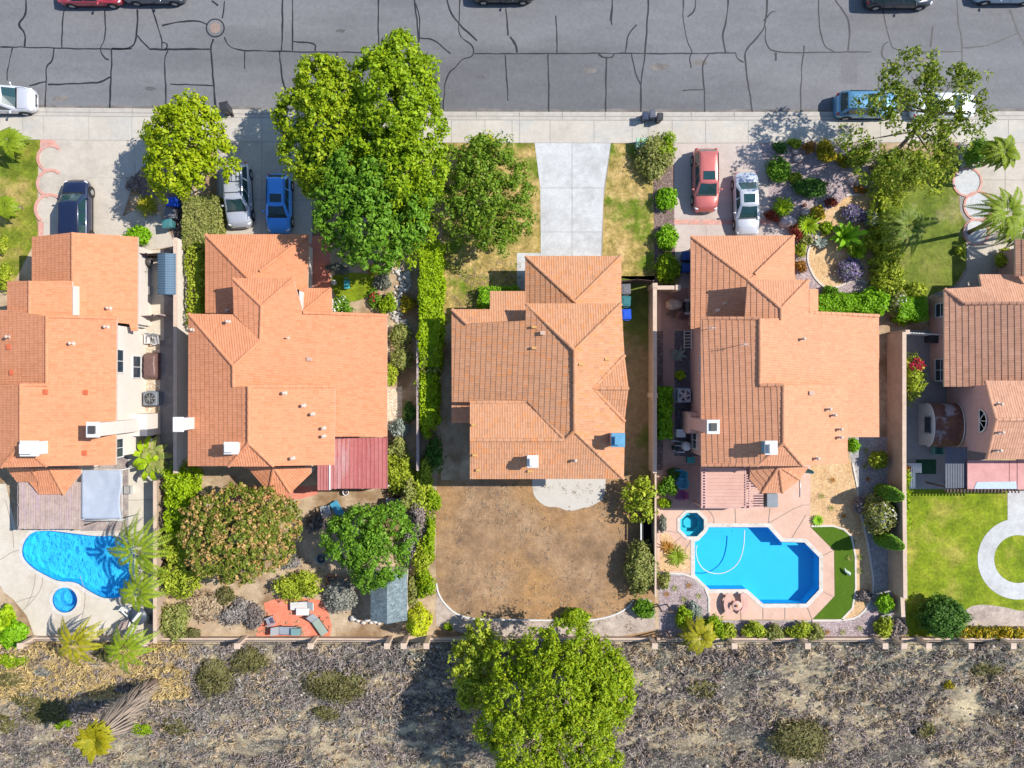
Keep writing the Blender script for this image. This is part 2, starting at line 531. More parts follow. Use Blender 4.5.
# ================================================================ materials
M = {}
M['soil'] = ground('soil', [(.30,.20,.12), (.42,.31,.20), (.52,.40,.27)], .5, 7, (.24,.15,.08), .3, (.5,.62))
M['asphalt'] = ground('asphalt', [(.145,.145,.154), (.173,.172,.18), (.198,.195,.199)], .12, 14, (.12,.119,.126), .05, (.44,.58), rough=.85, bump=.25, stretch=(.35, 1.6, 1), fmix=.25)
M['tar'] = plain('tar', (.022,.022,.026), .5)
M['walk'] = ground('walk', [(0.421,0.379,0.323), (0.473,0.430,0.370), (0.508,0.464,0.401)], .35, 9, (0.403,0.396,0.370), .4, (.5,.7), rough=.85, bump=.12, fmix=.15)
M['joint'] = plain('joint', (.26,.24,.22), .9)
M['kerb'] = ground('kerb', [(0.378,0.343,0.302), (0.464,0.426,0.373)], .8, 9, rough=.85, bump=.1, fmix=.2)
M['drive_tan'] = ground('drive_tan', [(0.403,0.354,0.291), (0.473,0.421,0.354), (0.508,0.454,0.385)], .3, 8, (0.368,0.329,0.283), .5, (.55,.75), bump=.12, fmix=.18)
M['drive_grey'] = ground('drive_grey', [(0.430,0.435,0.434), (0.490,0.493,0.491), (0.533,0.534,0.524)], .3, 8, (0.404,0.401,0.393), .45, (.47,.64), bump=.12, fmix=.24)
M['drive_pink'] = ground('drive_pink', [(0.414,0.342,0.297), (0.468,0.396,0.351), (0.504,0.432,0.387)], .3, 8, (0.396,0.342,0.306), .5, (.55,.75), bump=.12, fmix=.16)
M['brick_pink'] = ground('brick_pink', [(.52,.25,.20), (.60,.33,.27)], 1.5, 9, (.46,.30,.26), 2.2, (.5,.6), fmix=.35)
M['lawn'] = ground('lawn', [(.08,.12,.008), (.16,.19,.015), (.27,.24,.04)], .6, 5, (.38,.28,.09), .33, (.48,.62), bump=.9, fmix=.75)
M['lawn_dry'] = ground('lawn_dry', [(.19,.17,.03), (.36,.26,.085), (.50,.34,.16)], .7, 5, (.12,.17,.012), .36, (.50,.62), bump=.9, fmix=.75)
M['lawn_rich'] = ground('lawn_rich', [(.105,.16,.004), (.165,.22,.007), (.25,.275,.02)], .55, 5, (.34,.29,.06), .3, (.53,.72), bump=.9, fmix=.75)
M['lawn_deep'] = ground('lawn_deep', [(.085,.125,.012), (.13,.165,.02), (.20,.20,.045)], .5, 5, (.34,.28,.15), .3, (.56,.74), bump=.9, fmix=.7)
M['side_grass'] = ground('side_grass', [(.08,.11,.015), (.13,.15,.03)], .6, 5, (.24,.17,.09), .16, (.47,.56), bump=.8, fmix=.5)
M['dirt'] = ground('dirt', [(0.173,0.110,0.064), (0.283,0.176,0.099), (0.383,0.255,0.150)], .38, 6, (0.365,0.207,0.087), .13, (.44,.62), bump=.8, fmix=.5)
M['dust'] = ground('dust', [(.36,.29,.24), (.47,.39,.33)], .6, 8, (.28,.22,.19), .8, (.52,.7), bump=.5, fmix=.5)
M['mulch'] = ground('mulch', [(.13,.085,.075), (.22,.15,.13)], 1.2, 9, speck=((.36,.28,.25), 9, .2), bump=.9, fmix=.5)
M['purple_gravel'] = ground('purple_gravel', [(.27,.20,.20), (.36,.28,.28)], .6, 12, speck=((.55,.47,.46), 9, .25), bump=.8, fmix=.4)
M['grey_gravel'] = ground('grey_gravel', [(.25,.235,.23), (.36,.34,.33)], .6, 12, speck=((.55,.53,.52), 9, .2), bump=.8, fmix=.4)
M['sand'] = ground('sand', [(.47,.29,.135), (.54,.35,.18), (.59,.41,.23)], .6, 8, (.43,.25,.12), .9, (.54,.74), speck=((.62,.47,.30), 9, .12), bump=.6, fmix=.4)
M['pebble'] = ground('pebble', [(.42,.32,.22), (.52,.42,.31)], .8, 12, speck=((.70,.62,.52), 7, .3), bump=.8, fmix=.5)
M['deck_cream'] = ground('deck_cream', [(0.464,0.409,0.321), (0.533,0.476,0.393), (0.568,0.518,0.442)], .35, 8, (0.413,0.343,0.257), .5, (.55,.75), bump=.12, fmix=.15)
M['deck_pink'] = ground('deck_pink', [(0.540,0.333,0.243), (0.585,0.387,0.297), (0.612,0.423,0.333)], .35, 8, (0.504,0.324,0.252), .6, (.52,.75), bump=.12, fmix=.15)
M['side_pink'] = ground('side_pink', [(.40,.24,.19), (.47,.29,.23)], .35, 8, bump=.12, fmix=.15)
M['coping'] = ground('coping', [(0.508,0.467,0.410), (0.590,0.557,0.508)], 1.2, 9, (0.451,0.369,0.295), 1.6, (.55,.7), bump=.1, fmix=.2)
M['side_grey'] = ground('side_grey', [(.27,.25,.24), (.33,.31,.30)], .5, 8, bump=.12, fmix=.2)
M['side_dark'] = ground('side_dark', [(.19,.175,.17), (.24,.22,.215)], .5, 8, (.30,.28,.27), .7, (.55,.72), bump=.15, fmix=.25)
M['turf'] = ground('turf', [(.055,.115,.004), (.075,.14,.006)], 1.0, 22, bump=.5, fmix=.3, stretch=(1,.3,1))
M['red_conc'] = ground('red_conc', [(.55,.17,.11), (.63,.23,.16)], .8, 8, (.50,.24,.18), .9, (.52,.68), bump=.15, fmix=.25)
M['quarry'] = ground('quarry', [(.60,.17,.095), (.68,.23,.14)], .9, 9, (.55,.28,.20), .7, (.56,.75), bump=.15, fmix=.3)
M['edging'] = ground('edging', [(0.541,0.475,0.410), (0.606,0.557,0.500)], 2, 9, bump=.1, fmix=.15)
M['black_bed'] = ground('black_bed', [(.10,.085,.09), (.15,.13,.135)], .6, 12, speck=((.24,.21,.21), 9, .25), bump=.8, fmix=.4)

# ================================================================ ground
POOL1 = chaikin([(21,551),(24,540),(33,531),(47,530),(58,531),(74,533),(98,536),(116,535),(129,541),(135,558),(135,573),(131,590),(121,598),(105,599),(97,596),(84,588.5),(75,582),(58,582),(44,575),(31.6,568),(23,559)], 2)
SPA1 = circ(65, 600, 13, 28)
POOL2 = [(704,526.7),(768,526.7),(781,541.3),(804.5,542),(819.4,557),(819.4,589.7),(805.8,604),(763,604),(746.7,589.5),(709.5,589.5),(694.4,575),(694.4,539)]
SPA2 = circ(692, 524.5, 13.2, 8, 22.5, 382.5)
# spa two meets the pool: its outline is kept 0.15 m clear of the pool's by trimming the pool corner
POOL2 = [(708.5,526.7)]+POOL2[1:-1]+[(694.4,541.5),(698.5,540),(706,532)]
def W2(pts): return [(p.x, p.y) for p in PP(pts)]
HOLES = [W2(POOL1), W2(SPA1), W2(POOL2), W2(SPA2)]
def sheet(name, pts, mat, z, holes=(), z0=None, label=None):
    o = MB().prism(W2(pts), z0, z, 0, holes).build(name, mat)
    return tag(o, kind='structure')
# the street line bends a little along the block
KX = [(-1200,98),(-100,106),(0,107),(250,109.4),(450,111.5),(650,112),(850,111.6),(1024,111.2),(2200,108)]
IX = [(-1200,132),(-100,138.6),(0,139.4),(250,142),(450,142.9),(650,143.3),(850,142.9),(1024,142.4),(2200,139)]
def at_line(L, x):
    for (x0, y0), (x1, y1) in zip(L[:-1], L[1:]):
        if x <= x1: return y0+(y1-y0)*(x-x0)/(x1-x0)
    return L[-1][1]
def up(L, d): return [(x, y+d) for x, y in L]
# the lots stop at the kerb (north) and at the crest of the hill (south)
lot = up(KX, 8)+[(2200,642),(-1200,642)]
sheet('ground', lot, M['soil'], 0.0, HOLES)
def jgrid(name, poly_rects, mat, z, gap=0.03, base=None):
    """concrete slabs with open joints over a darker bed"""
    mb = MB()
    for q in poly_rects:
        w = offset_poly(W2(q), -gap/2)
        mb.prism(w, z-0.012, z, 0)
    return tag(mb.build(name, mat), kind='structure')
# road
sheet('road', [(-1200,-24),(2200,-24)]+up(KX, .3)[::-1], M['asphalt'], -0.12)
k = MB()
k.prism(W2(KX+up(KX, 4.6)[::-1]), -.3, -0.02)
k.prism(W2(up(KX, 4.6)+up(KX, 8.4)[::-1]), -.3, 0.014)
k.prism(W2([(-1200,-29),(2200,-29),(2200,-24),(-1200,-24)]), -.3, 0.006)
tag(k.build('kerb', M['kerb']), kind='structure')
M['gutter'] = ground('gutter', [(.13,.118,.11), (.17,.155,.145)], .6, 12, (.21,.19,.17), .35, (.5,.62), bump=.3, fmix=.4)
gl = [(x, at_line(KX, x)-3.2-1.6*noise.noise(Vector((x*.02, 3, 0)))-.8*noise.noise(Vector((x*.09, 7, 0)))) for x in range(-60, 1090, 6)]
sheet('gutter', gl+[(1090, at_line(KX, 1090)+.2)]+[(x, at_line(KX, x)+.2) for x in range(1084, -66, -60)]+[(-60, 106.6)], M['gutter'], -0.1175)
M['oil'] = ground('oil', [(.085,.083,.085), (.12,.118,.12)], 1.5, 9, fmix=.3)
for ox, oy, orr in ((480,76,3),(590,70,4),(700,62,5),(150,88,3.5),(60,98,5),(855,97,4),(660,66,6),(340,30,3),(925,60,4)):
    sheet('road_stain', [(ox+orr*1.6*math.cos(a)*(1+.5*noise.noise(Vector((math.cos(a), math.sin(a), ox)))), oy+orr*.6*math.sin(a)*(1+.5*noise.noise(Vector((math.cos(a), math.sin(a), oy))))) for a in [i*.35 for i in range(18)]], M['oil'] if orr < 3.6 else M['gutter'], -0.1185)
sheet('far_sidewalk', [(-1200,-58),(2200,-58),(2200,-29),(-1200,-29)], M['walk'], 0.0)
sheet('far_ground', [(-1200,-1400),(2200,-1400),(2200,-58),(-1200,-58)], M['lawn_dry'], 0.0)
# sidewalk slabs
sheet('sidewalk_bed', up(KX, 8.4)+IX[::-1], M['joint'], 0.0185)
xs = [-60,-20,23,44,89,132,175,219,262,306,350,395,422,451.5,485,512,519.5,550,594,632,648,672,705.5,748,795,838,880,923,966,1008,1060,1110]
jgrid('sidewalk', [[(a,at_line(KX,a)+8.6),(b,at_line(KX,b)+8.6),(b,at_line(IX,b)),(a,at_line(IX,a))] for a, b in zip(xs[:-1], xs[1:])], M['walk'], 0.0315)

# crack sealant on the road
CR = [[(25,0),(25,15),(16,23),(24,32),(24,46)],[(63,9),(61,30),(61,47)],[(104,10),(105,38),(98,48),(104,58),(108,59)],[(137,8),(136,35),(132,48),(111,48)],[(151,7),(157,25),(161,37),(161,48)],[(137,35),(147,47),(150,49)],[(150,48.5),(168,48.5),(209,48.5)],[(0,46.2),(53,47.3),(95,48.3),(131,48)],[(-40,46),(0,46.2)],[(111,48),(110,75),(109,106.5)],[(11,47),(10,55),(6,70),(6,80)],[(53,47),(52,60),(45,65),(45,85),(44,104)],[(161,25),(180,20),(200,21),(208,24)],[(168,48),(163,60),(165,80),(165,106.5)],[(161,41),(168,44),(165,50)],[(213,38),(210,48),(212,70),(215,103)],[(224,36),(228,46),(240,50),(260,50)],[(222,18),(224,0)],[(218,5),(211,0)],[(244,50),(244,68)],[(28,85),(45,81)],[(47,84),(75,83),(100,82),(109,76)],[(170,83.5),(212,85)],
[(260,50),(290,51),(350,51.5),(418,52.5)],[(282,0),(282,30),(281,50)],[(292,0),(292,50)],[(292,41),(315,42),(315,50)],[(279,51),(281,75),(285,90)],[(336,51),(337,61)],[(378,0),(378,30),(379,45),(374,51)],[(414,0),(417,20),(419,52)],[(415,2),(420,15),(419,40)],[(419,37),(432,38),(440,44),(450,53)],[(446,0),(455,20),(477,40)],[(460,0),(458,30),(463,39),(473,44),(474,56),(462,58),(456,66),(448,72),(444,85),(443,106.5)],[(474,53),(510,53)],[(506,8),(508,35)],[(505,54),(508,100)],
[(510,53),(600,52.5),(690,53),(736,52)],[(510,36),(515,42),(517,52)],[(556,15),(557,30),(557,52)],[(548,53),(549,106.5)],[(613,0),(611,20)],[(611,19),(612,24)],[(626,52),(627,38),(632,29),(637,24)],[(649,0),(647,30),(645,55),(641,80),(641,106.5)],[(632,53),(635,70),(641,85)],[(607,56),(606,80),(606,105)],[(599,53),(603,57),(613,56.5),(614,53)],[(684,0),(683,15),(687,40),(693,52),(690,57),(691,67)],[(696,0),(695,10),(688,16)],[(729,0),(727,20),(722,35),(726,52)],[(709,54),(703,63),(703,75),(705,90),(705,106.5)],[(683,90),(705,89)],[(768,0),(766,25),(760,35),(745,50),(746,65),(749,85),(753,106.5)],[(736,52),(737,58),(744,62)],
[(766,26),(766,44),(775,52),(805,52),(872,51)],[(776,52),(776,60)],[(805,45),(802,70),(801,106.5)],[(819,0),(820,25),(824,45),(835,51)],[(835,0),(845,10),(851,25),(849,50)],[(884,10),(890,40),(895,51),(962,51)],[(889,41),(883,45),(882,56),(890,62),(887,70),(880,75),(879,90)],[(934,26),(931,47)],[(958,0),(959,25),(963,35),(963,65)],[(963,47),(985,46),(1000,41),(1019,32)],[(1011,8),(1017,28),(1030,52)],[(764,20),(772,11),(776,11)]]
mb = MB()
for i, c in enumerate(CR):
    if c[0][1] <= 0: c = [(c[0][0]+(i % 3-1)*1.5, -23)]+c
    if c[-1][1] >= 103: c = c[:-1]+[(c[-1][0], at_line(KX, c[-1][0])-.4)]
    w = W2(chaikin(c, 2, False))
    # hand-poured sealant wanders a little
    out = []
    for a, b in zip(w[:-1], w[1:]):
        n = max(1, int(math.hypot(b[0]-a[0], b[1]-a[1])/0.35))
        for t in range(n):
            x = a[0]+(b[0]-a[0])*t/n; y = a[1]+(b[1]-a[1])*t/n
            q = noise.noise_vector(Vector((x*1.4, y*1.4, i)))
            out.append((x+q.x*.06, y+q.y*.06))
    out.append(w[-1])
    w0 = 0.095 if i % 3 else 0.13
    ws = [w0*(1+.55*noise.noise(Vector((x*.9, y*.9, 3+i)))+.35*noise.noise(Vector((x*4, y*4, i)))) for x, y in out]
    mb.strip(out, ws, None, -0.116+0.0004*(i % 4))
tag(mb.build('road_crack_sealant', M['tar']), kind='structure')
sheet('road_patch', [(842.5,54),(858,54),(858,83),(842.5,83)], ground('patch', [(.155,.153,.16),(.168,.164,.17)], 1, 14, fmix=.2), -0.1155)

# ---- lot one (left edge)
sheet('front_lawn', [(-300,139),(40,139),(41,150),(38,165),(38,190),(36,210),(38,236),(10,290),(-300,290)], M['lawn'], 0.006)
jgrid('driveway', [[(41,139),(87,139),(87,185),(41,185)],[(87,139),(135,139),(135,178),(87,178)],[(41,185),(87,185),(87,250),(41,250)],[(87,178),(110,178),(135,178),(120,218),(87,218)],[(87,218),(120,218),(142,206),(160,214),(176,246),(137,252),(87,252)],[(135,139),(165,139),(150,160),(135,175)]], M['drive_tan'], 0.016)
sheet('driveway_bed', [(39,139),(165,139),(135,178),(122,218),(142,206),(160,214),(176,246),(137,252),(39,252)], M['drive_tan'], 0.003)
# scalloped brick edge: three round pads in a ring of pink brick
for i, (cx, cy, r) in enumerate(((51,158.5,12.8),(51,183.5,13.2),(50,209,14.2))):
    sheet('round_pad', circ(cx, cy, r, 36), M['drive_tan'], 0.020+.0006*i)
    o = MB().strip(W2(circ(cx, cy, r, 34, 50, 262 if i < 2 else 235)), .2, 0.0, 0.075+.001*i).build('brick_edging', M['brick_pink'])
    tag(o, ['curved pink brick edging round the uppermost pad beside the left front lawn', 'curved pink brick edging round the middle pad beside the left front lawn', 'curved pink brick edging round the pad nearest the dark parked car'][i], 'edging', 'scalloped brick edging of the left lawn')
sheet('brick_corner', [(40.5,139.5),(54,139.5),(61,150),(60,151),(54,146),(46,146.5),(40,150)], M['brick_pink'], 0.024)
sheet('brick_strip', [(38.5,222),(44,222),(43.5,238),(38.5,238)], M['brick_pink'], 0.024)
sheet('planting_bed', [(132,165),(150,158),(186,150),(186,252),(177,247),(161,214),(143,205),(138,190)], M['mulch'], 0.010)
sheet('planting_soil', [(146,200),(165,196),(166,216),(172,236),(162,222),(150,212)], M['soil'], 0.0145)
sheet('side_yard_concrete', [(116,250),(164,250),(164,340),(150,340),(150,470),(110,470),(110,330)], M['deck_cream'], 0.008)
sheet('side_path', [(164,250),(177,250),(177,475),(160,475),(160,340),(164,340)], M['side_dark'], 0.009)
sheet('pebble_bed', [(143,336),(160,336),(160,462),(142,462)], M['pebble'], 0.0125)
sheet('pool_deck', [(-300,470),(6,484),(16,530),(80,530),(80,458),(160,458),(160,640),(36,640),(27,616),(14,600),(4,592),(0,585),(-300,585)], M['deck_cream'], 0.006, HOLES[:2])
rects = []
for i in range(5):
    for j in range(7):
        if i < 3 and j < 5 and False: continue
        x0 = 81+i*9.4; y0 = 457+j*10.6
        rects.append([(x0,y0),(x0+9.4,y0),(x0+9.4,y0+10.6),(x0,y0+10.6)])
rects = [r for r in rects if r[2][1] < 534]
sheet('tile_patio_bed', [(80.5,456),(128.5,456),(128.5,530.5),(80.5,530.5)], M['side_grey'], 0.011)
jgrid('tile_patio', rects, ground('terrace_tile', [(.30,.235,.21),(.44,.37,.33)], .9, 8, (.24,.20,.19), .8, (.5,.6)), 0.024, .06)
# ---- lot two
jgrid('driveway', [[(219,139),(262,139),(262,200),(219,200)],[(262,139),(312,139),(312,200),(262,200)],[(219,200),(262,200),(262,244),(219,244)],[(262,200),(312,200),(312,244),(262,244)]], M['drive_tan'], 0.016)
sheet('driveway_bed', [(217,139),(313,139),(313,245),(217,245)], M['joint'], 0.003)
sheet('entry_patio', [(300,236),(330,236),(330,290),(300,290)], M['red_conc'], 0.008)
sheet('small_lawn', chaikin([(331,274),(352,272),(378,275),(374,284),(370,296),(352,303),(338,299),(332,290)], 2), M['lawn_rich'], 0.010)
sheet('garden_path', [(388,390),(402,386),(402,428),(388,428)], M['pebble'], 0.009)
sheet('rear_path', [(236,486),(318,486),(318,494),(300,499),(262,500),(236,500)], M['red_conc'], 0.009)
sheet('brick_patio', [(264,603),(275,599),(300,598),(321,600),(327,608),(332,626),(330,636),(256,636),(258,627),(266,616)], M['quarry'], 0.012)
sheet('dark_side_bed', [(402,250),(418,250),(418,478),(402,440)], M['soil'], 0.006)
# ---- lot three
sheet('dry_front_lawn', [(444,139),(536,139),(541,200),(541,255),(517,254),(517,291),(452,320),(441,330)], M['lawn_dry'], 0.006)
jgrid('driveway', [[(534,139),(572,139),(572,188),(540,188)],[(572,139),(611.5,139),(604,188),(572,188)],[(540,188),(572,188),(572,232),(540.5,232)],[(572,188),(604,188),(602,232),(572,232)],[(540.5,232),(572,232),(572,262),(540.5,262)],[(572,232),(602,232),(601,262),(572,262)]], M['drive_grey'], 0.016)
sheet('driveway_bed', [(532,139),(612,139),(603,200),(602,262),(540,262),(540,200)], M['joint'], 0.003)
sheet('entry_path', [(517,253),(540.5,253),(540.5,262),(527,262),(527,300),(517,300)], M['drive_grey'], 0.012)
sheet('dry_front_lawn', [(611.5,139),(632,139),(640,160),(655,170),(656,284),(622,278),(602,262),(604,200)], M['lawn_dry'], 0.006)
sheet('mulch_strip', [(653,170),(675,165),(675,285),(655,285)], M['mulch'], 0.010)
sheet('side_lawn', [(618,276),(655,276),(655,480),(618,480)], M['side_grass'], 0.006)
sheet('back_yard', [(438,470),(655,470),(655,640),(436,640),(436,500)], M['dirt'], 0.005)
sheet('dust_border', chaikin([(436,585),(441,600),(455,614),(478,619),(540,620),(590,620),(620,613),(634,604),(640,598),(655,600),(655,640),(436,640)], 1), M['dust'], 0.0095)
sheet('side_soil', [(441,330),(470,330),(470,480),(441,480)], M['soil'], 0.008)
M['patio_cream'] = ground('patio_cream', [(.47,.44,.39), (.51,.48,.43)], .4, 9, (.42,.38,.32), .5, (.58,.75), bump=.1, fmix=.1)
sheet('patio', chaikin([(532,470),(606,470),(605,498),(596,503.5),(590,507),(583,507.7),(576,510),(570.5,511),(563,509.5),(559,507),(546.5,507),(538,501),(532.5,493)], 1), M['patio_cream'], 0.014)
# ---- lot four
jgrid('driveway', [[(674,143.5),(706,143.5),(706,180),(674,180)],[(706,143.5),(760,143.5),(768,180),(706,180)],[(674,180),(706,180),(706,218.5),(674,218.5)],[(706,180),(768,180),(770,218.5),(706,218.5)],[(674,225.5),(706,225.5),(706,248),(674,248)],[(706,225.5),(790,225.5),(790,248),(706,248)]], M['drive_pink'], 0.016)
sheet('driveway_bed', [(673,138.5),(765,138.5),(772,215),(792,225),(792,248),(694,248),(694,292),(673,292)], M['drive_pink'], 0.003)
sheet('brick_band', [(674,139),(760,139),(760,143),(674,143)], M['brick_pink'], 0.014)
sheet('brick_band', [(674,219.5),(770,219.5),(772,224.5),(674,224.5)], M['brick_pink'], 0.014)
sheet('front_gravel', [(757,139),(880,139),(880,330),(800,330),(794,240),(770,220)], M['purple_gravel'], 0.007)
sand4 = chaikin([(812,242),(806,256),(812,275),(824,288),(836,288),(850,281),(862,280),(874,289),(878,288),(878,196),(866,195),(846,196),(836,206),(822,212),(818,226)], 1)
sheet('sand_bed', sand4, M['sand'], 0.011)
ed = chaikin([(822,228),(813,240),(806,256),(812,275),(824,288),(836,288),(850,281),(862,280),(875,289)], 2, False)
tag(MB().strip(W2(ed), .13, 0, .07).build('garden_edging', M['edging']), 'pale curving concrete edging round the sandy bed with purple flowers', 'edging')
tag(MB().strip(W2([(846,195.5),(877,193)]), .13, 0, .07).build('garden_edging', M['edging']), 'short straight pale edging at the upper side of the sandy bed', 'edging')
sheet('pool_deck', [(657,288),(691,288),(702,340),(702,466),(811,464),(810,526),(834.5,551),(834.5,596),(812.4,619.5),(709.5,619.5),(709.5,591),(691,573),(660,571.5),(657,571)], M['deck_pink'], 0.008, HOLES[2:])
sheet('side_path', [(661,288),(691,288),(691,331),(674.5,331),(674.5,456),(702,456),(702,467),(704,508),(664,508),(661,440)], M['side_pink'], 0.012)
sheet('side_bed', [(674.5,331),(700,331),(700,456),(674.5,456)], M['black_bed'], 0.016)
sheet('side_bed', [(657,331),(663,331),(663,470),(657,470)], M['mulch'], 0.016)
sheet('sand_bed', [(660,534),(668,533),(680,546),(690,548),(690,571),(660,571)], M['sand'], 0.014)
sheet('sand_bed', [(811,462),(851,460),(852,472),(857,490),(858,503),(866,535),(868,552),(871,572),(872,592),(868,606),(856,617),(841,619.5),(855.4,604),(854.6,540),(839.7,526),(810,526.7)], M['sand'], 0.010)
sheet('gravel_bed', [(847,437),(889,437),(893,590),(893,637),(659,637),(659,573),(691,574.5),(708.5,591.5),(708.5,620.5),(841,620.5),(857,618),(870,606),(874,592),(873,570),(869,545),(860,500),(858,490),(853,470)], M['grey_gravel'], 0.0085)
sheet('gravel_bed', [(659,575),(690,576.5),(706.5,592.5),(707,621.5),(841,621.5),(857,620),(872,608),(880,608),(885,637),(659,637)], M['purple_gravel'], 0.0125)
for pts, lab in (([(657.5,572.5),(691,574),(709,590.5),(709,620)], 'pale concrete edging between the pink pool deck and purple gravel corner'),
                 ([(852.5,463),(858,490),(858,503),(867,540),(870,560),(873.5,580),(872,597),(866,609),(857,617.5),(842,620.3),(812,620.3)], 'long curving pale edging between sandy bed and grey gravel'),
                 ([(811,526),(839.9,525.6),(855.1,539.7),(855.9,604.3),(841.4,619.6)], 'pale straight edging round the artificial putting green')):
    tag(MB().strip(W2(chaikin(pts, 1, False)), .14, 0, .06).build('garden_edging', M['edging']), lab, 'edging')
tag(MB().prism(W2([(810.5,526.9),(839.7,526.4),(854.8,540.2),(855,604),(841,619),(812.8,619),(834.8,596),(834.2,550.7)]), 0, .03).build('putting_green', M['turf']), kind='structure')
# ---- lot five
sheet('front_lawn', [(878,160),(960,160),(958,190),(960,212),(968,225),(967,250),(966,268),(955,285),(938,292),(920,300),(900,310),(878,310)], M['lawn_deep'], 0.006)
jgrid('driveway', [[(960,139),(1005,139),(1005,180),(960,180)],[(1005,139),(1060,139),(1060,180),(1005,180)],[(975,180),(1005,180),(1005,240),(975,240)],[(1005,180),(1060,180),(1060,240),(1005,240)],[(966,240),(992,240),(992,292),(945,292),(958,286),(967,270)],[(992,240),(1040,240),(1040,292),(992,292)]], M['drive_tan'], 0.016)
sheet('driveway_bed', [(958,139),(1080,139),(1080,295),(925,295),(945,291),(960,282),(967,265),(967,225),(960,210)], M['joint'], 0.003)
for i, (cx, cy, r) in enumerate(((967,182,14),(978,206,14),(976,232,12.5))):
    sheet('round_pad', circ(cx, cy, r, 36), M['drive_grey'], 0.021+.0006*i)
    o = MB().strip(W2(circ(cx, cy, r, 36, 0, 360)), .15, 0.0, 0.06+.001*i, True).build('brick_edging', M['brick_pink'])
    tag(o, ['pink brick ring round the uppermost pale pad beside the right front lawn', 'pink brick ring round the middle pale pad under the palm fronds', 'pink brick ring round the pad at the foot of the tall leaning palm'][i], 'edging', 'brick rings beside the right lawn')
sheet('side_yard_concrete', [(903,330),(947,330),(947,300),(985,300),(985,489),(903,489)], M['side_grey'], 0.008)
sheet('back_lawn', [(905,487),(1100,487),(1100,640),(906,640)], M['lawn_rich'], 0.006)
sheet('bare_soil', chaikin([(962,612),(975,604),(1000,606),(1024,612),(1100,612),(1100,628),(960,628)], 1), M['dust'], 0.0095)
sheet('ring_path', [(1007.5,486),(1030,486),(1030,521),(1007.5,521)], M['drive_grey'], 0.0145)
tag(MB().prism(W2(circ(1018, 559, 40.5, 64)), None, .0185, 0, [W2(circ(1018, 559, 24, 48))]).build('ring_path', M['drive_grey']), kind='structure')
sheet('garden_bed', [(955,626),(1100,626),(1100,638),(955,638)], M['mulch'], 0.014)

# ---- hillside falling away behind the back walls
mb = MB()
nx, ny = 300, 120
x0, x1 = -62.0, 62.0
ys = [YE+0.25-(i/ny)**1.3*62 for i in range(ny+1)]
vs = []
for j, y in enumerate(ys):
    for i in range(nx+1):
        x = x0+(x1-x0)*i/nx
        b = gz(x, y)
        f = min(1, max(0, (YE-.6-y)/2))
        h = noise.fractal(Vector((x*.35, y*.55, 0)), 1.0, 2.0, 5)*.28+noise.noise(Vector((x*2.2, y*2.2, 5)))*.10
        vs.append((x, y, b+f*h-0.004))
fs = [(j*(nx+1)+i, (j+1)*(nx+1)+i, (j+1)*(nx+1)+i+1, j*(nx+1)+i+1) for j in range(ny) for i in range(nx)]
mb.add(vs, fs, 0, True)
M['hill'] = ground('hill', [(0.138,0.111,0.077), (0.276,0.218,0.142), (0.423,0.339,0.211), (0.506,0.416,0.249)], .34, 4, (0.097,0.084,0.069), .26, (.475,.56), speck=((0.423,0.387,0.292), 7, .16), bump=1.0, stretch=(.6,1.5,1,-.45), fmix=.85)
tag(mb.build('hillside', M['hill']), kind='structure')
# a tongue of golden dry grass over the upper left of the slope
keep = []
gx0, gx1, gy0, gy1 = P(-60, 0).x, P(176, 0).x, P(0, 705).y, YE
for f in fs:
    x, y, z = vs[f[0]]
    ex = min((gx1-x)/2.0, (y-gy0)/1.4, 1)+noise.fractal(Vector((x*.5, y*.7, 12)), 1, 2, 4)*.9
    if ex > .12 and x < gx1+1.5 and y > gy0-1.5: keep.append(f)
used = sorted({i for f in keep for i in f}); rm = {i: k_ for k_, i in enumerate(used)}
M['gold_grass'] = ground('gold_grass', [(.27,.19,.09), (.44,.31,.14), (.54,.40,.20)], .5, 5, (.50,.40,.27), .5, (.52,.66), bump=.9, fmix=.8, stretch=(.6,1.5,1,-.3))
tag(MB().add([(vs[i][0], vs[i][1], vs[i][2]+.012) for i in used], [tuple(rm[i] for i in f) for f in keep], 0, True).build('dry_meadow', M['gold_grass']), kind='structure')
sheet('valley_ground', [(-3000,0),(0,0)], M['hill'], -16) if False else None
o = MB().prism([(-300,-80),(300,-80),(300,-400),(-300,-400)], None, -16.4).build('valley_ground', M['hill']); tag(o, kind='structure')
for sx in (-1, 1):
    mb = MB(); a, b = (62, 300)
    n = 30
    for j in range(n):
        y0 = YE+.25-j*2.06; y1 = y0-2.06
        q = [(sx*a, y0, gz(0, y0)-.02), (sx*b, y0, gz(0, y0)-.02), (sx*b, y1, gz(0, y1)-.02), (sx*a, y1, gz(0, y1)-.02)]
        mb.poly(q if sx < 0 else q[::-1])
    for v in range(len(mb.f)): mb.f[v] = mb.f[v][::-1] if False else mb.f[v]
    tag(mb.build('far_hillside', M['hill']), kind='structure')

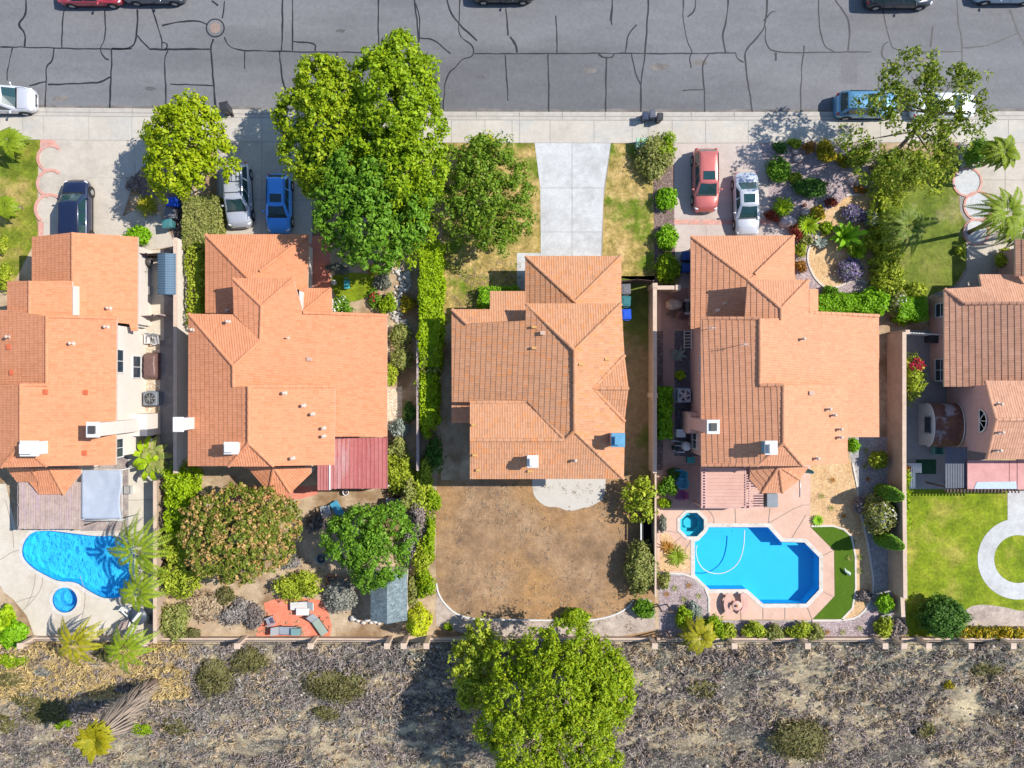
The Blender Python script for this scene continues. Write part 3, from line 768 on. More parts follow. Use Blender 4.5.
# ================================================================ pools
M['plaster_deep'] = plain('plaster_deep', (.05,.54,.92), .6, var=.22, scale=1.6)  # stronger mottle stands in for rippling light on the pool floor
M['plaster_cyan'] = plain('plaster_cyan', (.014,.48,.80), .6, var=.05, scale=.5)
M['spa_teal'] = plain('spa_teal', (.03,.50,.60), .6, var=.08)
M['water'] = watermat('water', (.86,.97,1.0), 2.2, .2)
M['water_rippled'] = watermat('water_rippled', (.78,.94,1.0), 2.4, .9)
M['pool_tile'] = ground('pool_tile', [(.02,.10,.28), (.05,.20,.42)], 6, 20, fmix=.4, rough=.3)
def basin(px, depth, mats, mb=None, shelf=()):
    mb = mb or MB()
    w = W2(px)
    if area2(w) < 0: w = w[::-1]
    n = len(w)
    vs = [(x, y, 0.002) for x, y in w]+[(x, y, -depth) for x, y in w]
    fs = [(i, (i+1) % n, n+(i+1) % n, n+i) for i in range(n)]
    mb.add(vs, fs, 0)
    fl = MB().prism(w, None, -depth)
    mb.add(fl.v, fl.f, 0)
    return mb
def pool(name, label, px, depth, plast, water, zc, copw, cop, cat='pool', extra=None):
    c = PP(px); ctr = sum(c, Vector())/len(c)
    t = thing(name, label, cat, ctr)
    b = basin(px, depth, plast)
    if extra: extra(b)
    b.build('basin', plast, t)
    tb_ = MB(); a_ = offset_poly(W2(px), -.004)
    tb_.add([(q[0], q[1], z_) for z_ in (-.002, -.2) for q in a_], [(i, (i+1) % len(a_), len(a_)+(i+1) % len(a_), len(a_)+i) for i in range(len(a_))])
    tb_.build('tile_band', M['pool_tile'], t)
    w = offset_poly(W2(px), 0.001)
    MB().prism(w, None, -0.11).build('water', water, t)
    out = offset_poly(W2(px), copw)
    MB().prism(out, 0.0, zc, 0, [[tuple(q) for q in offset_poly(W2(px), -0.03)]]).build('coping', cop, t)
    return t
def steps1(b):
    b.prism(W2(circ(112, 545, 15, 20)), -.95, -.4)
pool('swimming_pool', 'rippled deep blue kidney shaped swimming pool in the cream deck', POOL1, .95, M['plaster_deep'], M['water_rippled'], .035, .22, M['coping'])
def bench1(b): b.prism(W2(circ(65, 600, 12.8, 28)), -1.0, -.42, 0, [W2(circ(65, 600, 8, 28))])
pool('spa', 'small round blue spa beside the kidney shaped pool', SPA1, 1.0, plain('spa_blue', (.06,.48,.80), .6), M['water_rippled'], .04, .2, M['coping'], 'spa', bench1)
def steps2(b):
    b.prism(W2([(708.5,527),(733,527),(733,533),(704,533)]), -1.15, -.4)
    b.prism(W2([(704,533),(736,533),(736,538),(700,538)]), -1.15, -.75)
    b.prism(W2([(784,542.4),(804,542.6),(808,546.5),(784,546.5)]), -1.15, -.45)
pool('swimming_pool', 'angular clear turquoise swimming pool in the pink deck', POOL2, 1.15, M['plaster_cyan'], M['water'], .03, .26, M['coping'], 'pool', steps2)
def bench2(b):
    b.prism(W2(circ(692, 524.5, 13, 8, 22.5, 382.5)), -1.05, -.5, 0, [W2(circ(692, 524.5, 9, 8, 22.5, 382.5))])
    b.prism(W2(circ(691, 524.5, 5.5, 8, 22.5, 382.5)), -1.05, -.8)
pool('spa', 'octagonal teal spa at the corner of the turquoise pool', SPA2, 1.05, M['spa_teal'], M['water'], .05, .2, M['coping'], 'spa', bench2)

M['deck_line'] = plain('deck_line', (.30,.24,.20), .9)
mb = MB()
for c in ([(43,574),(42,588),(33,601),(17,616)],[(36,571),(34,590),(27,606)],[(12,604),(22,600),(35,596)],[(0,560),(12,552),(20,550)],[(6,500),(13,530),(14,548)],[(80,575),(86,592),(84,612),(78,634)],[(128,500),(140,500),(160,499)],[(130,560),(146,556),(160,556)],
          [(703,505),(714,516),(714,526)],[(735,508),(736,527)],[(770,508),(768,527)],[(769,523),(800,505),(810,505)],[(790,541),(806,515)],[(820,557),(834,550)],[(820,590),(834,597)],[(806,604),(812,619)],[(785,605),(785,619)],[(763,605),(763,619)],[(740,590),(741,619)],[(662,530),(680,533)],[(668,548),(681,537)],[(691,540),(684,552),(690,560)],
          [(661,350),(674,350)],[(661,400),(674,400)],[(661,440),(674,440)],[(674,465),(702,465)],[(690,466),(690,505)]):
    mb.strip(W2(chaikin(c, 1, False)), .04, None, .0275)
tag(mb.build('deck_joint', M['deck_line']), kind='structure')
mb = MB()
for d_, z_, w_ in ((4.6, .0175, .05), (8.5, .0345, .04)): mb.strip(W2([(x, at_line(KX, x)+d_) for x in range(-90, 1120, 30)]), w_, None, z_)  # the line at the kerb step is its shadow, laid as a dark strip
for x in range(-40, 1100, 43): mb.strip(W2([(x+.5, at_line(KX, x)+.4), (x+.5, at_line(KX, x)+8.4)]), .03, None, .0185)
tag(mb.build('kerb_joint_shade', M['joint']), kind='structure')
# ================================================================ houses
M['tile_orange'] = tilemat('tile_orange', [(.54,.215,.105), (.58,.24,.12), (.61,.255,.135), (.59,.245,.125)], (.47,.20,.11), .35)
M['tile_salmon'] = tilemat('tile_salmon', [(.53,.245,.135), (.57,.27,.15), (.60,.285,.165), (.56,.26,.14)], (.47,.235,.14), .4)
M['tile_mixed'] = tilemat('tile_mixed', [(.44,.215,.115), (.51,.25,.135), (.54,.27,.15), (.50,.245,.13), (.57,.235,.095)], (.42,.235,.14), .5)
M['tile_brown'] = tilemat('tile_brown', [(.46,.24,.155), (.52,.275,.175), (.55,.30,.195), (.49,.25,.16)], (.30,.16,.11), .45)
M['fascia'] = plain('fascia', (.55,.42,.35), .7)
M['stucco_white'] = ground('stucco_white', [(.62,.55,.49), (.68,.61,.55)], .5, 14, bump=.2, fmix=.12)
M['stucco_pink'] = ground('stucco_pink', [(.50,.31,.28), (.56,.36,.32)], .5, 14, bump=.2, fmix=.12)
M['stucco_tan'] = ground('stucco_tan', [(.50,.38,.30), (.56,.44,.35)], .5, 14, bump=.2, fmix=.12)
M['white_paint'] = plain('white_paint', (.62,.61,.59), .55, var=.08)
M['cap_tan'] = ground('cap_tan', [(.50,.37,.28), (.57,.44,.34)], 1.5, 10, bump=.15, fmix=.2)
M['glass_dark'] = plain('glass_dark', (.03,.045,.06), .08, spec=.6, var=.2)
M['vent_metal'] = plain('vent_metal', (.50,.34,.26), .6)
M['dark_metal'] = plain('dark_metal', (.06,.055,.055), .5)
M['galv'] = plain('galv', (.55,.56,.57), .4, .6)
M['flue_blue'] = plain('flue_blue', (.10,.28,.42), .5)

COURSE, RIB = 0.38, 0.166
def _clip(poly, axis, lim, keep_less):
    out = []
    n = len(poly)
    for i in range(n):
        a, b = poly[i], poly[(i+1) % n]
        da = (lim-a[axis]) if keep_less else (a[axis]-lim)
        db = (lim-b[axis]) if keep_less else (b[axis]-lim)
        if da >= 0: out.append(a)
        if (da > 0 and db < 0) or (da < 0 and db > 0):
            t = da/(da-db)
            out.append((a[0]+(b[0]-a[0])*t, a[1]+(b[1]-a[1])*t))
    return out
def tile_face(mb, pts):
    """cover one roof plane (world points) with courses of ribbed tiles"""
    n = Vector()
    m = len(pts)
    for i in range(m):
        a, b = pts[i], pts[(i+1) % m]
        n += Vector(((a.y-b.y)*(a.z+b.z), (a.z-b.z)*(a.x+b.x), (a.x-b.x)*(a.y+b.y)))
    n.normalize()
    if n.z < 0: n = -n
    c = sum(pts, Vector())/m
    dn = Vector((n.x, n.y, 0))
    dn = dn.normalized() if dn.length > 1e-4 else Vector((0, -1, 0))
    # snap the fall line to the nearest axis when it is close to it, as roofs are built
    v = (dn-n*dn.dot(n)).normalized(); u = n.cross(v)
    loc = [((p-c).dot(u), (p-c).dot(v)) for p in pts]
    uo = c.dot(u) % RIB; 
    vmax = max(q[1] for q in loc)
    tri = tessellate_polygon([[Vector((q[0], q[1], 0)) for q in loc]])
    for t in tri:
        tp = [loc[i] for i in t]
        k0 = math.floor((min(q[1] for q in tp)-vmax)/COURSE); k1 = math.ceil((max(q[1] for q in tp)-vmax)/COURSE)
        for k in range(k0, k1):
            va, vb = vmax+k*COURSE, vmax+(k+1)*COURSE
            row = _clip(_clip(tp, 1, va, False), 1, vb, True)
            if len(row) < 3: continue
            ua, ub = min(q[0] for q in row), max(q[0] for q in row)
            j0 = math.floor(ua/(RIB/2)); j1 = math.ceil(ub/(RIB/2))
            for j in range(j0, j1):
                cell = _clip(_clip(row, 0, j*RIB/2, False), 0, (j+1)*RIB/2, True)
                if len(cell) < 3: continue
                vs = []; uvs = []
                for q in cell:
                    rib = abs(((q[0]/RIB) % 1.0)-.5)*2
                    if abs(q[0]/(RIB/2)-round(q[0]/(RIB/2))) < 1e-4: rib = 1.0 if round(q[0]/(RIB/2)) % 2 == 0 else 0.0
                    f = (q[1]-va)/COURSE
                    h = 0.012+0.027*f+0.018*rib
                    vs.append(c+u*q[0]+v*(q[1]+0.015*f)+n*h)
                    uvs.append((math.floor(j/2)+.5, k+.5))
                a = (vs[1]-vs[0]).cross(vs[2]-vs[0])
                if a.dot(n) < 0: vs.reverse()
                mb.uv[len(mb.f)] = uvs
                mb.poly(vs)
def plane_pts(f):
    """the roof outline laid exactly on its best plane"""
    w = [P(*q) for q in f]
    A = np.array([[p.x, p.y, 1] for p in w]); z = np.array([p.z for p in w])
    s, *_ = np.linalg.lstsq(A, z, rcond=None)
    out = []
    for q, p in zip(f, w):
        k0 = P(q[0], q[1], 0)              # the ray through this point: xy = k0*(1-z/H)
        g = s[0]*k0.x+s[1]*k0.y
        zz = (g+s[2])/(1+g/H)
        out.append(P(q[0], q[1], zz))
    return out
def cap_line(mb, a, b, r=0.12):
    d = b-a; L = d.length
    if L < .3: return
    n = max(1, int(L/0.42))
    side = d.cross(Vector((0, 0, 1))).normalized()
    up = side.cross(d).normalized()
    if up.z < 0: up = -up
    for i in range(n):
        p = a+d*(i/n); q = a+d*((i+1.08)/n)
        vs = []
        for pt, rr in ((p, r*1.08), (q, r*.86)):
            for k in range(6):
                t = math.pi*k/5
                vs.append(pt+side*math.cos(t)*rr+up*(math.sin(t)*rr*.8+.03))
        b0 = len(mb.f)
        fs = [(k, k+1, 7+k, 6+k) for k in range(5)]+[(5, 4, 3, 2, 1, 0), (6, 7, 8, 9, 10, 11)]
        for f in range(len(fs)): mb.uv[b0+f] = [(i*1.0+.5, a.x*7.0+.5)]*len(fs[f])
        mb.add(vs, fs, 0)
def make_house(label, ref, faces, ridges, walls, tile, stucco, white_edge=None):
    """faces: roof planes as (px, py, z) lists; walls: loops of roof-edge points, set in from the eave and dropped to the ground"""
    c = P(*ref, 0)
    t = thing('house', label, 'house', c)
    mr = MB()
    for f in faces:
        tile_face(mr, plane_pts(f))
    for a, b in ridges: cap_line(mr, P(*a), P(*b))
    roof = mr.build('roof', tile, t)
    fb = MB()
    for f in faces:
        w = plane_pts(f)
        if sum((w[i].x*w[(i+1) % len(w)].y-w[(i+1) % len(w)].x*w[i].y) for i in range(len(w))) < 0: w.reverse()
        m = len(w)
        tri = tessellate_polygon([[Vector((q.x, q.y, 0)) for q in w]])
        vs = [tuple(q-Vector((0, 0, .03))) for q in w]+[tuple(q-Vector((0, 0, .19))) for q in w]
        fs = []
        for tr in tri:
            a, b, cc = (w[i] for i in tr)
            up = (b.x-a.x)*(cc.y-a.y)-(b.y-a.y)*(cc.x-a.x) > 0
            tr = tuple(tr) if up else (tr[0], tr[2], tr[1])
            fs.append(tr); fs.append(tuple(i+m for i in reversed(tr)))
        for i in range(m):
            j = (i+1) % m
            fs.append((m+i, m+j, j, i))
        fb.add(vs, fs, 0)
    fb.build('fascia', M['fascia'], roof)
    wb = MB()
    for loop in walls:
        inset = 0.45
        if isinstance(loop, tuple) and isinstance(loop[0], (int, float)): inset, loop = loop
        pts = [P(*q) for q in loop]
        ins = offset_poly([(p.x, p.y) for p in pts], -inset)
        out = offset_poly(ins, -0.15)
        m = len(pts)
        vs = [(q.x, q.y, 0) for q in ins]+[(q.x, q.y, pts[i].z-.14) for i, q in enumerate(ins)]
        vs += [(q.x, q.y, 0) for q in out]+[(q.x, q.y, pts[i].z-.14) for i, q in enumerate(out)]
        fs = []
        for i in range(m):
            j = (i+1) % m
            fs.append((i, j, m+j, m+i)); fs.append((2*m+j, 2*m+i, 3*m+i, 3*m+j)); fs.append((m+i, m+j, 3*m+j, 3*m+i))
        wb.add(vs, fs, 0)
    wb.build('wall', stucco, t)
    return t, roof
def window(house, x, y, z, w, h, face, panes=(1, 2), frame='white_paint', name='window'):
    """face: 0 = +x, 1 = +y, 2 = -x, 3 = -y; (x, y, z) lies on the wall face"""
    a = R((0, 90, 180, 270)[face]); nx, ny = math.cos(a), math.sin(a); tx, ty = -ny, nx
    o = MB()
    def bx(mb, u, v, d, su, sv, sd, mi=0):
        mb.box((x+tx*u+nx*d, y+ty*u+ny*d, z+v), (sd, su, sv), a, mi)
    t = .07
    for u, v, su, sv in ((0, h/2+t/2, w+2*t, t), (0, -h/2-t/2, w+2*t, t), (-w/2-t/2, 0, t, h), (w/2+t/2, 0, t, h)):
        bx(o, u, v, .02, su, sv, .09)
    win = o.build(name, M[frame], house)
    g = MB(); bx(g, 0, 0, .004, w, h, .03); g.build('pane', M['glass_dark'], win)
    f = MB()
    for i in range(1, panes[0]): bx(f, -w/2+w*i/panes[0], 0, .03, .045, h, .03)
    for i in range(1, panes[1]): bx(f, 0, -h/2+h*i/panes[1], .034, w, .045, .03)
    if f.f: f.build('mullion', M[frame], win)
    return win
def roof_z(faces, px, py):
    """height of the roof plane seen at a picture position"""
    from mathutils.geometry import intersect_line_plane
    best = None
    cam = Vector((0, 0, H)); g = P(px, py, 0)
    for f in faces:
        if not _inside(f, px, py): continue
        w = [P(*q) for q in f]
        n = Vector(); m = len(w)
        for i in range(m):
            a, b = w[i], w[(i+1) % m]
            n += Vector(((a.y-b.y)*(a.z+b.z), (a.z-b.z)*(a.x+b.x), (a.x-b.x)*(a.y+b.y)))
        c = sum(w, Vector())/m
        h = intersect_line_plane(cam, g, c, n)
        if h is not None and (best is None or h.z > best.z): best = h
    return best if best is not None else P(px, py, 5)
def _inside(f, x, y):
    k = False; n = len(f)
    for i in range(n):
        a, b = f[i], f[i-1]
        if (a[1] > y) != (b[1] > y) and x < (b[0]-a[0])*(y-a[1])/(b[1]-a[1])+a[0]: k = not k
    return k
def roof_vents(roof, faces, spots):
    for px, py, kind in spots:
        p = roof_z(faces, px, py)
        mb = MB()
        if kind == 'pipe':
            mb.lathe(p+Vector((0, 0, -.05)), [(.16, 0), (.14, .09), (.05, .11), (.05, .42), (.03, .42)], 10)
            mb.build('roof_vent', M['vent_metal'], roof)
        elif kind == 'pale':
            mb.lathe(p+Vector((0, 0, -.05)), [(.17, 0), (.15, .09), (.06, .11), (.06, .40), (.11, .42), (.11, .50), (.02, .54)], 10)
            mb.build('roof_vent', M['fascia'], roof)
        elif kind == 'box':
            mb.box(p+Vector((0, 0, .08)), (.26, .22, .2)); mb.box(p+Vector((-.02, 0, .19)), (.32, .26, .03))
            mb.build('roof_vent', M['vent_metal'], roof)
        elif kind == 'yellow':
            mb.box(p+Vector((0, 0, .07)), (.30, .15, .15)); mb.box(p+Vector((-.11, 0, .16)), (.1, .15, .06))
            mb.build('roof_vent', M['vent_yellow'], roof)
        elif kind == 'sky':
            mb.bbox(p+Vector((0, 0, .05)), (.34, .34, .12))
            mb.build('roof_vent', M['vent_red'], roof)
        elif kind == 'cross':
            mb.tube([p, p+Vector((0, 0, 1.0))], .02, 6)
            mb.tube([p+Vector((-.28, 0, .95)), p+Vector((.28, 0, .95))], .015, 5)
            for q in (-.2, 0, .2): mb.tube([p+Vector((q, -.16, .95)), p+Vector((q, .16, .95))], .01, 5)
            mb.build('roof_aerial', M['galv'], roof)
M['vent_yellow'] = plain('vent_yellow', (.50,.30,.10), .6)
M['vent_red'] = plain('vent_red', (.52,.12,.05), .6)
def chimney(roof, p, size, z0, z1, mat, cap='white', flue=True, capmat=None):
    mb = MB(); sx, sy = size
    mb.box((p.x, p.y, (z0+z1)/2), (sx, sy, z1-z0))
    ch = mb.build('chimney', mat, roof)
    c = MB()
    c.bbox((p.x, p.y, z1+.06), (sx+.18, sy+.18, .12))
    if flue:
        c.box((p.x, p.y, z1+.26), (sx*.62, sy*.62, .28))
        c.bbox((p.x, p.y, z1+.45), (sx*.78, sy*.78, .08))
    c.build('chimney_cap', capmat or M['white_paint'], ch)
    return ch

HOUSES = {}
# ---------------------------------------------------------------- house two
f2 = [
 [(205.8,234.8,2.8),(308.6,234.8,2.8),(249,279,4.05)],                                  # garage front hip
 [(205.8,234.8,2.8),(249,279,4.05),(245,313,3.95),(205.8,313,2.8)],
 [(308.6,234.8,2.8),(307.6,290,2.8),(292,290,3.2),(249,279,4.05)],
 [(233.2,278.6,5.3),(293,278.6,5.3),(261.7,306,5.78)],                                   # upper front hip
 [(233.2,278.6,5.3),(261.7,306,5.78),(260.5,341,5.75),(234.3,314.5,5.3)],
 [(189,314,4.9),(234.3,314.5,5.3),(260.5,341,5.75),(233.7,366,6.3)] ,
 [(189,314,4.9),(233.7,366,6.3),(233.7,386.5,6.3),(249,386.5,6.7),(249,443,6.7),(229,466,6.05),(188.5,466,4.9)],
 [(293,278.6,5.3),(303,312.5,5.0),(332,313,4.35),(387,315.5,3.1),(387,436.5,3.1),(334.7,436.5,3.95),(334.7,386.5,3.95),(233.7,386.5,6.3),(233.7,366,6.3),(260.5,341,5.75),(261.7,306,5.78)],
 [(249,386.5,6.75),(334.9,386.5,4.65),(334,464.8,4.65),(273.5,466,6.1),(249,443,6.75)],
 [(249,443,6.75),(273.5,466,6.0),(229,466,6.05)],
 [(299,288.5,3.3),(331,288.5,3.3),(303,311.5,3.95)],
 [(331,288.5,3.3),(332,311.8,3.3),(303,311.5,3.95)],
 [(243,466.5,2.7),(250,470,2.7),(269.5,492.5,2.7),(274,467,3.5)],
 [(274,467,3.5),(269.5,492.5,2.7),(290.5,492.5,2.7)],
 [(274,467,3.5),(290.5,492.5,2.7),(311,473,2.7),(311,466.5,2.9)],
]
w2 = [
 [(205.8,234.8,2.8),(205.8,313,2.8),(308,313,2.8),(308.6,234.8,2.8)],
 [(233.2,278.6,5.3),(234.3,330,5.3),(293,330,5.0),(293,278.6,5.3)],
 [(189,314,4.9),(188.5,466,4.9),(229,466,4.9),(273.5,466,4.65),(334,464.8,4.65),(334.8,388,3.95),(334,316,3.6),(260,316,5.0),(234,314.5,5.0)],
 [(300,315,3.3),(387,315.5,3.1),(387,436.5,3.1),(300,436.5,3.3)],
 [(299,288.5,3.3),(299,316,3.3),(332,316,3.3),(331,288.5,3.3)],
 (.25, [(246,460,2.65),(250,470,2.65),(269.5,492.5,2.65),(290.5,492.5,2.65),(311,473,2.65),(311,460,2.65)]),
]
r2 = [((205.8,234.8,2.8),(249,279,4.05)),((308.6,234.8,2.8),(260,271,3.9)),((233.2,278.6,5.3),(261.7,306,5.78)),((293,278.6,5.3),(261.7,306,5.78)),((261.7,306,5.78),(260.5,341,5.75)),
      ((260.5,341,5.75),(233.7,366,6.3)),((189,314,4.9),(233.7,366,6.3)),((233.7,366,6.3),(233.7,386.5,6.3)),((249,386.5,6.75),(249,443,6.75)),((249,443,6.75),(229,466,6.05)),((249,443,6.75),(273.5,466,6.1)),
      ((331,288.5,3.3),(303,311.5,3.95)),((274,467,3.5),(269.5,492.5,2.7)),((274,467,3.5),(290.5,492.5,2.7)),((249,386.5,6.75),(334.9,386.5,4.65)),((303,312.5,5.0),(387,315.5,3.1))]
h2, roof2 = make_house('bright orange tiled house with a red metal patio cover, beside the orange leaved tree', (285,350), f2, r2, w2, M['tile_orange'], M['stucco_white'])
p = P(236, 447, 6.2)
chimney(roof2, p, (.75, .62), 5.0, 7.0, M['white_paint'])
p0 = P(194, 423, 5.2)
chimney(roof2, Vector((p0.x-.26, p0.y, 0)), (.5, .78), 0.0, 6.9, M['white_paint'], flue=False)
roof_vents(roof2, f2, [(229,311,'pale'),(193.5,330,'pale'),(229,322,'pale'),(288,338,'pipe'),(310,359,'box'),(285,393,'pale'),(304,405.5,'pale'),(313,414,'pale'),(324,428,'pale'),(324,436,'pale'),(293,458,'pale')])
mb = MB()
q = [P(*a) for a in ((298,291,4.2),(301,291,4.2),(302,310,4.2),(299,310,4.2))]
mb.prism(q, 3.0, 3.95); mb.build('vent_box', M['white_paint'], roof2)
# ---------------------------------------------------------------- house four
f4 = [
 [(691,236.4,2.8),(794,235.8,2.8),(748.5,280,4.0)],
 [(691,236.4,2.8),(748.5,280,4.0),(746,318,4.0),(701,319,3.05),(701,329,3.05),(691,329,2.8)],
 [(794,235.8,2.8),(794,282,2.8),(748.5,282,4.0),(748.5,280,4.0)],
 [(748,280,5.4),(808.3,280,5.3),(781,308.5,6.05)],
 [(748,280,5.4),(781,308.5,6.05),(781,319,6.05),(745,319,5.35)],
 [(701,318,5.0),(745,318.5,6.1),(760,318.5,6.45),(760,385,6.45),(783.5,385,6.9),(783.5,443,6.9),(757.5,465.5,6.2),(701.5,465.5,5.0)],
 [(760,318.5,6.45),(781,318.5,6.05),(781,308.5,6.05),(808.3,280,5.3),(808.3,312.5,5.2),(878.5,315.8,3.5),(878.6,437,3.5),(847,437,3.95),(847,385,3.95),(760,385,6.45)],
 [(783.5,385,6.9),(847,385,5.0),(847,463.5,5.0),(803,465,6.3),(783.5,443,6.9)],
 [(783.5,443,6.9),(803,465.5,6.2),(757.5,465.5,6.2)],
 [(808.8,289,4.5),(817.6,289,4.2),(817.6,312.8,4.2),(808.8,312.5,4.5)],
 [(779,466,3.5),(749.5,479,2.7),(762,492.5,2.7)],
 [(779,466,3.5),(751,466,2.9),(749.5,479,2.7)],
 [(779,466,3.5),(762,492.5,2.7),(782.5,492.5,2.7)],
 [(779,466,3.5),(782.5,492.5,2.7),(799.4,479,2.7)],
 [(779,466,3.5),(799.4,479,2.7),(808.5,467,2.8)],
]
w4 = [
 [(691,236.4,2.8),(691,329,2.8),(748,329,2.8),(794,329,2.8),(794,235.8,2.8)],
 [(748,280,5.3),(745,330,5.3),(808,330,5.2),(808.3,280,5.2)],
 [(701,318,5.0),(701.5,465.5,5.0),(757,465.5,5.0),(803,465,5.0),(847,463.5,5.0),(847,390,3.95),(847,315,4.2),(760,318.5,5.0)],
 [(800,315,3.8),(878.5,315.8,3.5),(878.6,437,3.5),(800,437,3.8)],
 (.25, [(755,460,2.65),(749.5,479,2.65),(762,492.5,2.65),(782.5,492.5,2.65),(799.4,479,2.65),(806,460,2.65)]),
]
r4 = [((691,236.4,2.8),(748.5,280,4.0)),((794,235.8,2.8),(755,274,3.9)),((748,280,5.4),(781,308.5,6.05)),((808.3,280,5.3),(781,308.5,6.05)),((781,308.5,6.05),(781,319,6.05)),((760,318.5,6.45),(760,385,6.45)),
      ((783.5,385,6.9),(783.5,443,6.9)),((783.5,443,6.9),(757.5,465.5,6.2)),((783.5,443,6.9),(803,465.5,6.2)),((701,318.4,5.0),(760,318.4,6.45)),((760,385,6.45),(783.5,385,6.9)),
      ((779,466,3.5),(762,492.5,2.7)),((779,466,3.5),(782.5,492.5,2.7)),((779,466,3.5),(799.4,479,2.7)),((701.5,465,5.0),(757,465,6.2)),((808.3,312.6,5.2),(878.5,315.8,3.5))]
h4, roof4 = make_house('salmon tiled house with pink stucco beside the angular turquoise pool', (790,350), f4, r4, w4, M['tile_salmon'], M['stucco_pink'])
p0 = P(688, 422, 1.0)
p = P(710, 422, 7.2)
mb = MB(); mb.box((12.86, p0.y, 3.55), (.72, .82, 7.1)); 
ch = mb.build('chimney', M['stucco_pink'], roof4)
mb = MB(); mb.bbox((12.86, p0.y, 7.15), (.82, .92, .1)); mb.box((12.86, p0.y, 7.25), (.42, .5, .12), 0, 1); mb.build('chimney_cap', [M['white_paint'], M['dark_metal']], ch)
mb = MB(); mb.box((12.9, p0.y, 1.1), (.98, 1.5, 2.2)); mb.box((12.9, p0.y, 2.35), (.94, 1.4, .3), taper=.75); mb.build('chimney_base', M['stucco_pink'], ch)
p = P(768, 447, 6.8)
chimney(roof4, p, (.62, .72), 5.2, 7.3, M['flue_blue'])
roof_vents(roof4, f4, [(717,311,'pale'),(725,304,'pipe'),(708,329,'cross'),(740,345,'cross'),(802,339,'pale'),(811,393,'box'),(828,409,'pale'),(833,415,'pale'),(839,429,'pale'),(839,437,'pale'),(816,458,'pale')])
xw = P(701, 360, 5.0).x+.45
window(h4, xw, P(0, 364, 3.6).y, 3.7, 1.1, 1.3, 2, (2, 1))
window(h4, xw, P(0, 440, 1.5).y, 1.5, 1.2, 1.2, 2, (2, 1))
# ---------------------------------------------------------------- house three
f3 = [
 [(525.6,256.4,2.8),(620.7,256.4,2.8),(575,302,4.15)],
 [(525.6,256.4,2.8),(575,302,4.15),(575,318,4.15),(525.3,318,2.8)],
 [(620.7,256.4,2.8),(620.9,318,2.8),(575,318,4.15),(575,302,4.15)],
 [(526,304,5.5),(621,303.8,5.5),(574.5,350,6.8)],
 [(526,304,5.5),(574.5,350,6.8),(574.5,431,6.8),(565,440,6.55),(528,402,5.55),(452,402,4.0),(452,309.5,4.0),(467,324,4.35),(526,320.5,5.5)],
 [(621,303.8,5.5),(624,355.5,5.5),(593,388.5,6.25),(624.5,421,5.5),(623.5,478,5.5),(574.5,431,6.8),(574.5,350,6.8)],
 [(452,309.5,4.0),(490,309.5,4.0),(490,291.5,3.55),(525.8,291.5,3.55),(526,320.5,4.35),(467,324,4.35)],
 [(574.5,431,6.8),(623.5,478.5,5.5),(470,478.5,5.5),(470,440,6.5),(565,440,6.55)],
 [(470,402,5.55),(528,402,5.55),(565,440,6.55),(470,440,6.5)],
 [(624.6,355.5,5.5),(628.5,388.5,6.3),(593,388.5,6.25)],
 [(593,388.5,6.25),(628.5,388.5,6.3),(624.5,421,5.5)],
 [(452,402,3.2),(470,402,3.5),(470,423,3.5),(452,423,3.2)],
]
w3 = [
 [(525.6,256.4,2.8),(525.3,318,2.8),(620.9,318,2.8),(620.7,256.4,2.8)],
 [(526,304,5.5),(526,402,5.5),(470.5,402,5.5),(470,440,6.45),(470,478.5,5.5),(623.5,478,5.5),(624,421,5.5),(627,388.5,6.2),(624,355.5,5.5),(621,303.8,5.5)],
 [(452,309.5,4.0),(452,402,4.0),(530,402,4.0),(530,330,4.0),(490,315,4.0)],
 (.3, [(452,402,3.2),(452,423,3.2),(480,423,3.2),(480,402,3.2)]),
]
r3 = [((525.6,256.4,2.8),(575,302,4.15)),((620.7,256.4,2.8),(575,302,4.15)),((526,304,5.5),(574.5,350,6.8)),((621,303.8,5.5),(574.5,350,6.8)),((574.5,350,6.8),(574.5,431,6.8)),((574.5,431,6.8),(623.5,478.5,5.5)),
      ((574.5,431,6.8),(565,440,6.55)),((470,440,6.5),(565,440,6.55)),((593,388.5,6.25),(628.5,388.5,6.3)),((528,402,5.55),(565,440,6.55)),((452,309.5,4.0),(467,324,4.35)),((593,388.5,6.25),(624.6,355.5,5.5)),((593,388.5,6.25),(624.5,421,5.5)),((470,402.3,5.55),(528,402.3,5.55))]
h3, roof3 = make_house('house with blotchy red brown roof tiles before the bare brown back yard', (545,370), f3, r3, w3, M['tile_mixed'], M['stucco_tan'])
chimney(roof3, P(532.5, 461, 6.8), (.55, .62), 5.2, 7.0, M['stucco_white'])
chimney(roof3, P(617, 439.5, 6.9), (.70, .72), 5.0, 7.3, M['stucco_pink'], capmat=M['flue_blue'])
roof_vents(roof3, f3, [(534,327,'yellow'),(543,333,'box'),(534,348,'yellow'),(607,359.5,'yellow'),(581,364.5,'yellow'),(474,425,'yellow'),(475,455,'yellow'),(478.5,470,'yellow'),(530,471,'yellow'),(575,460,'pale')])
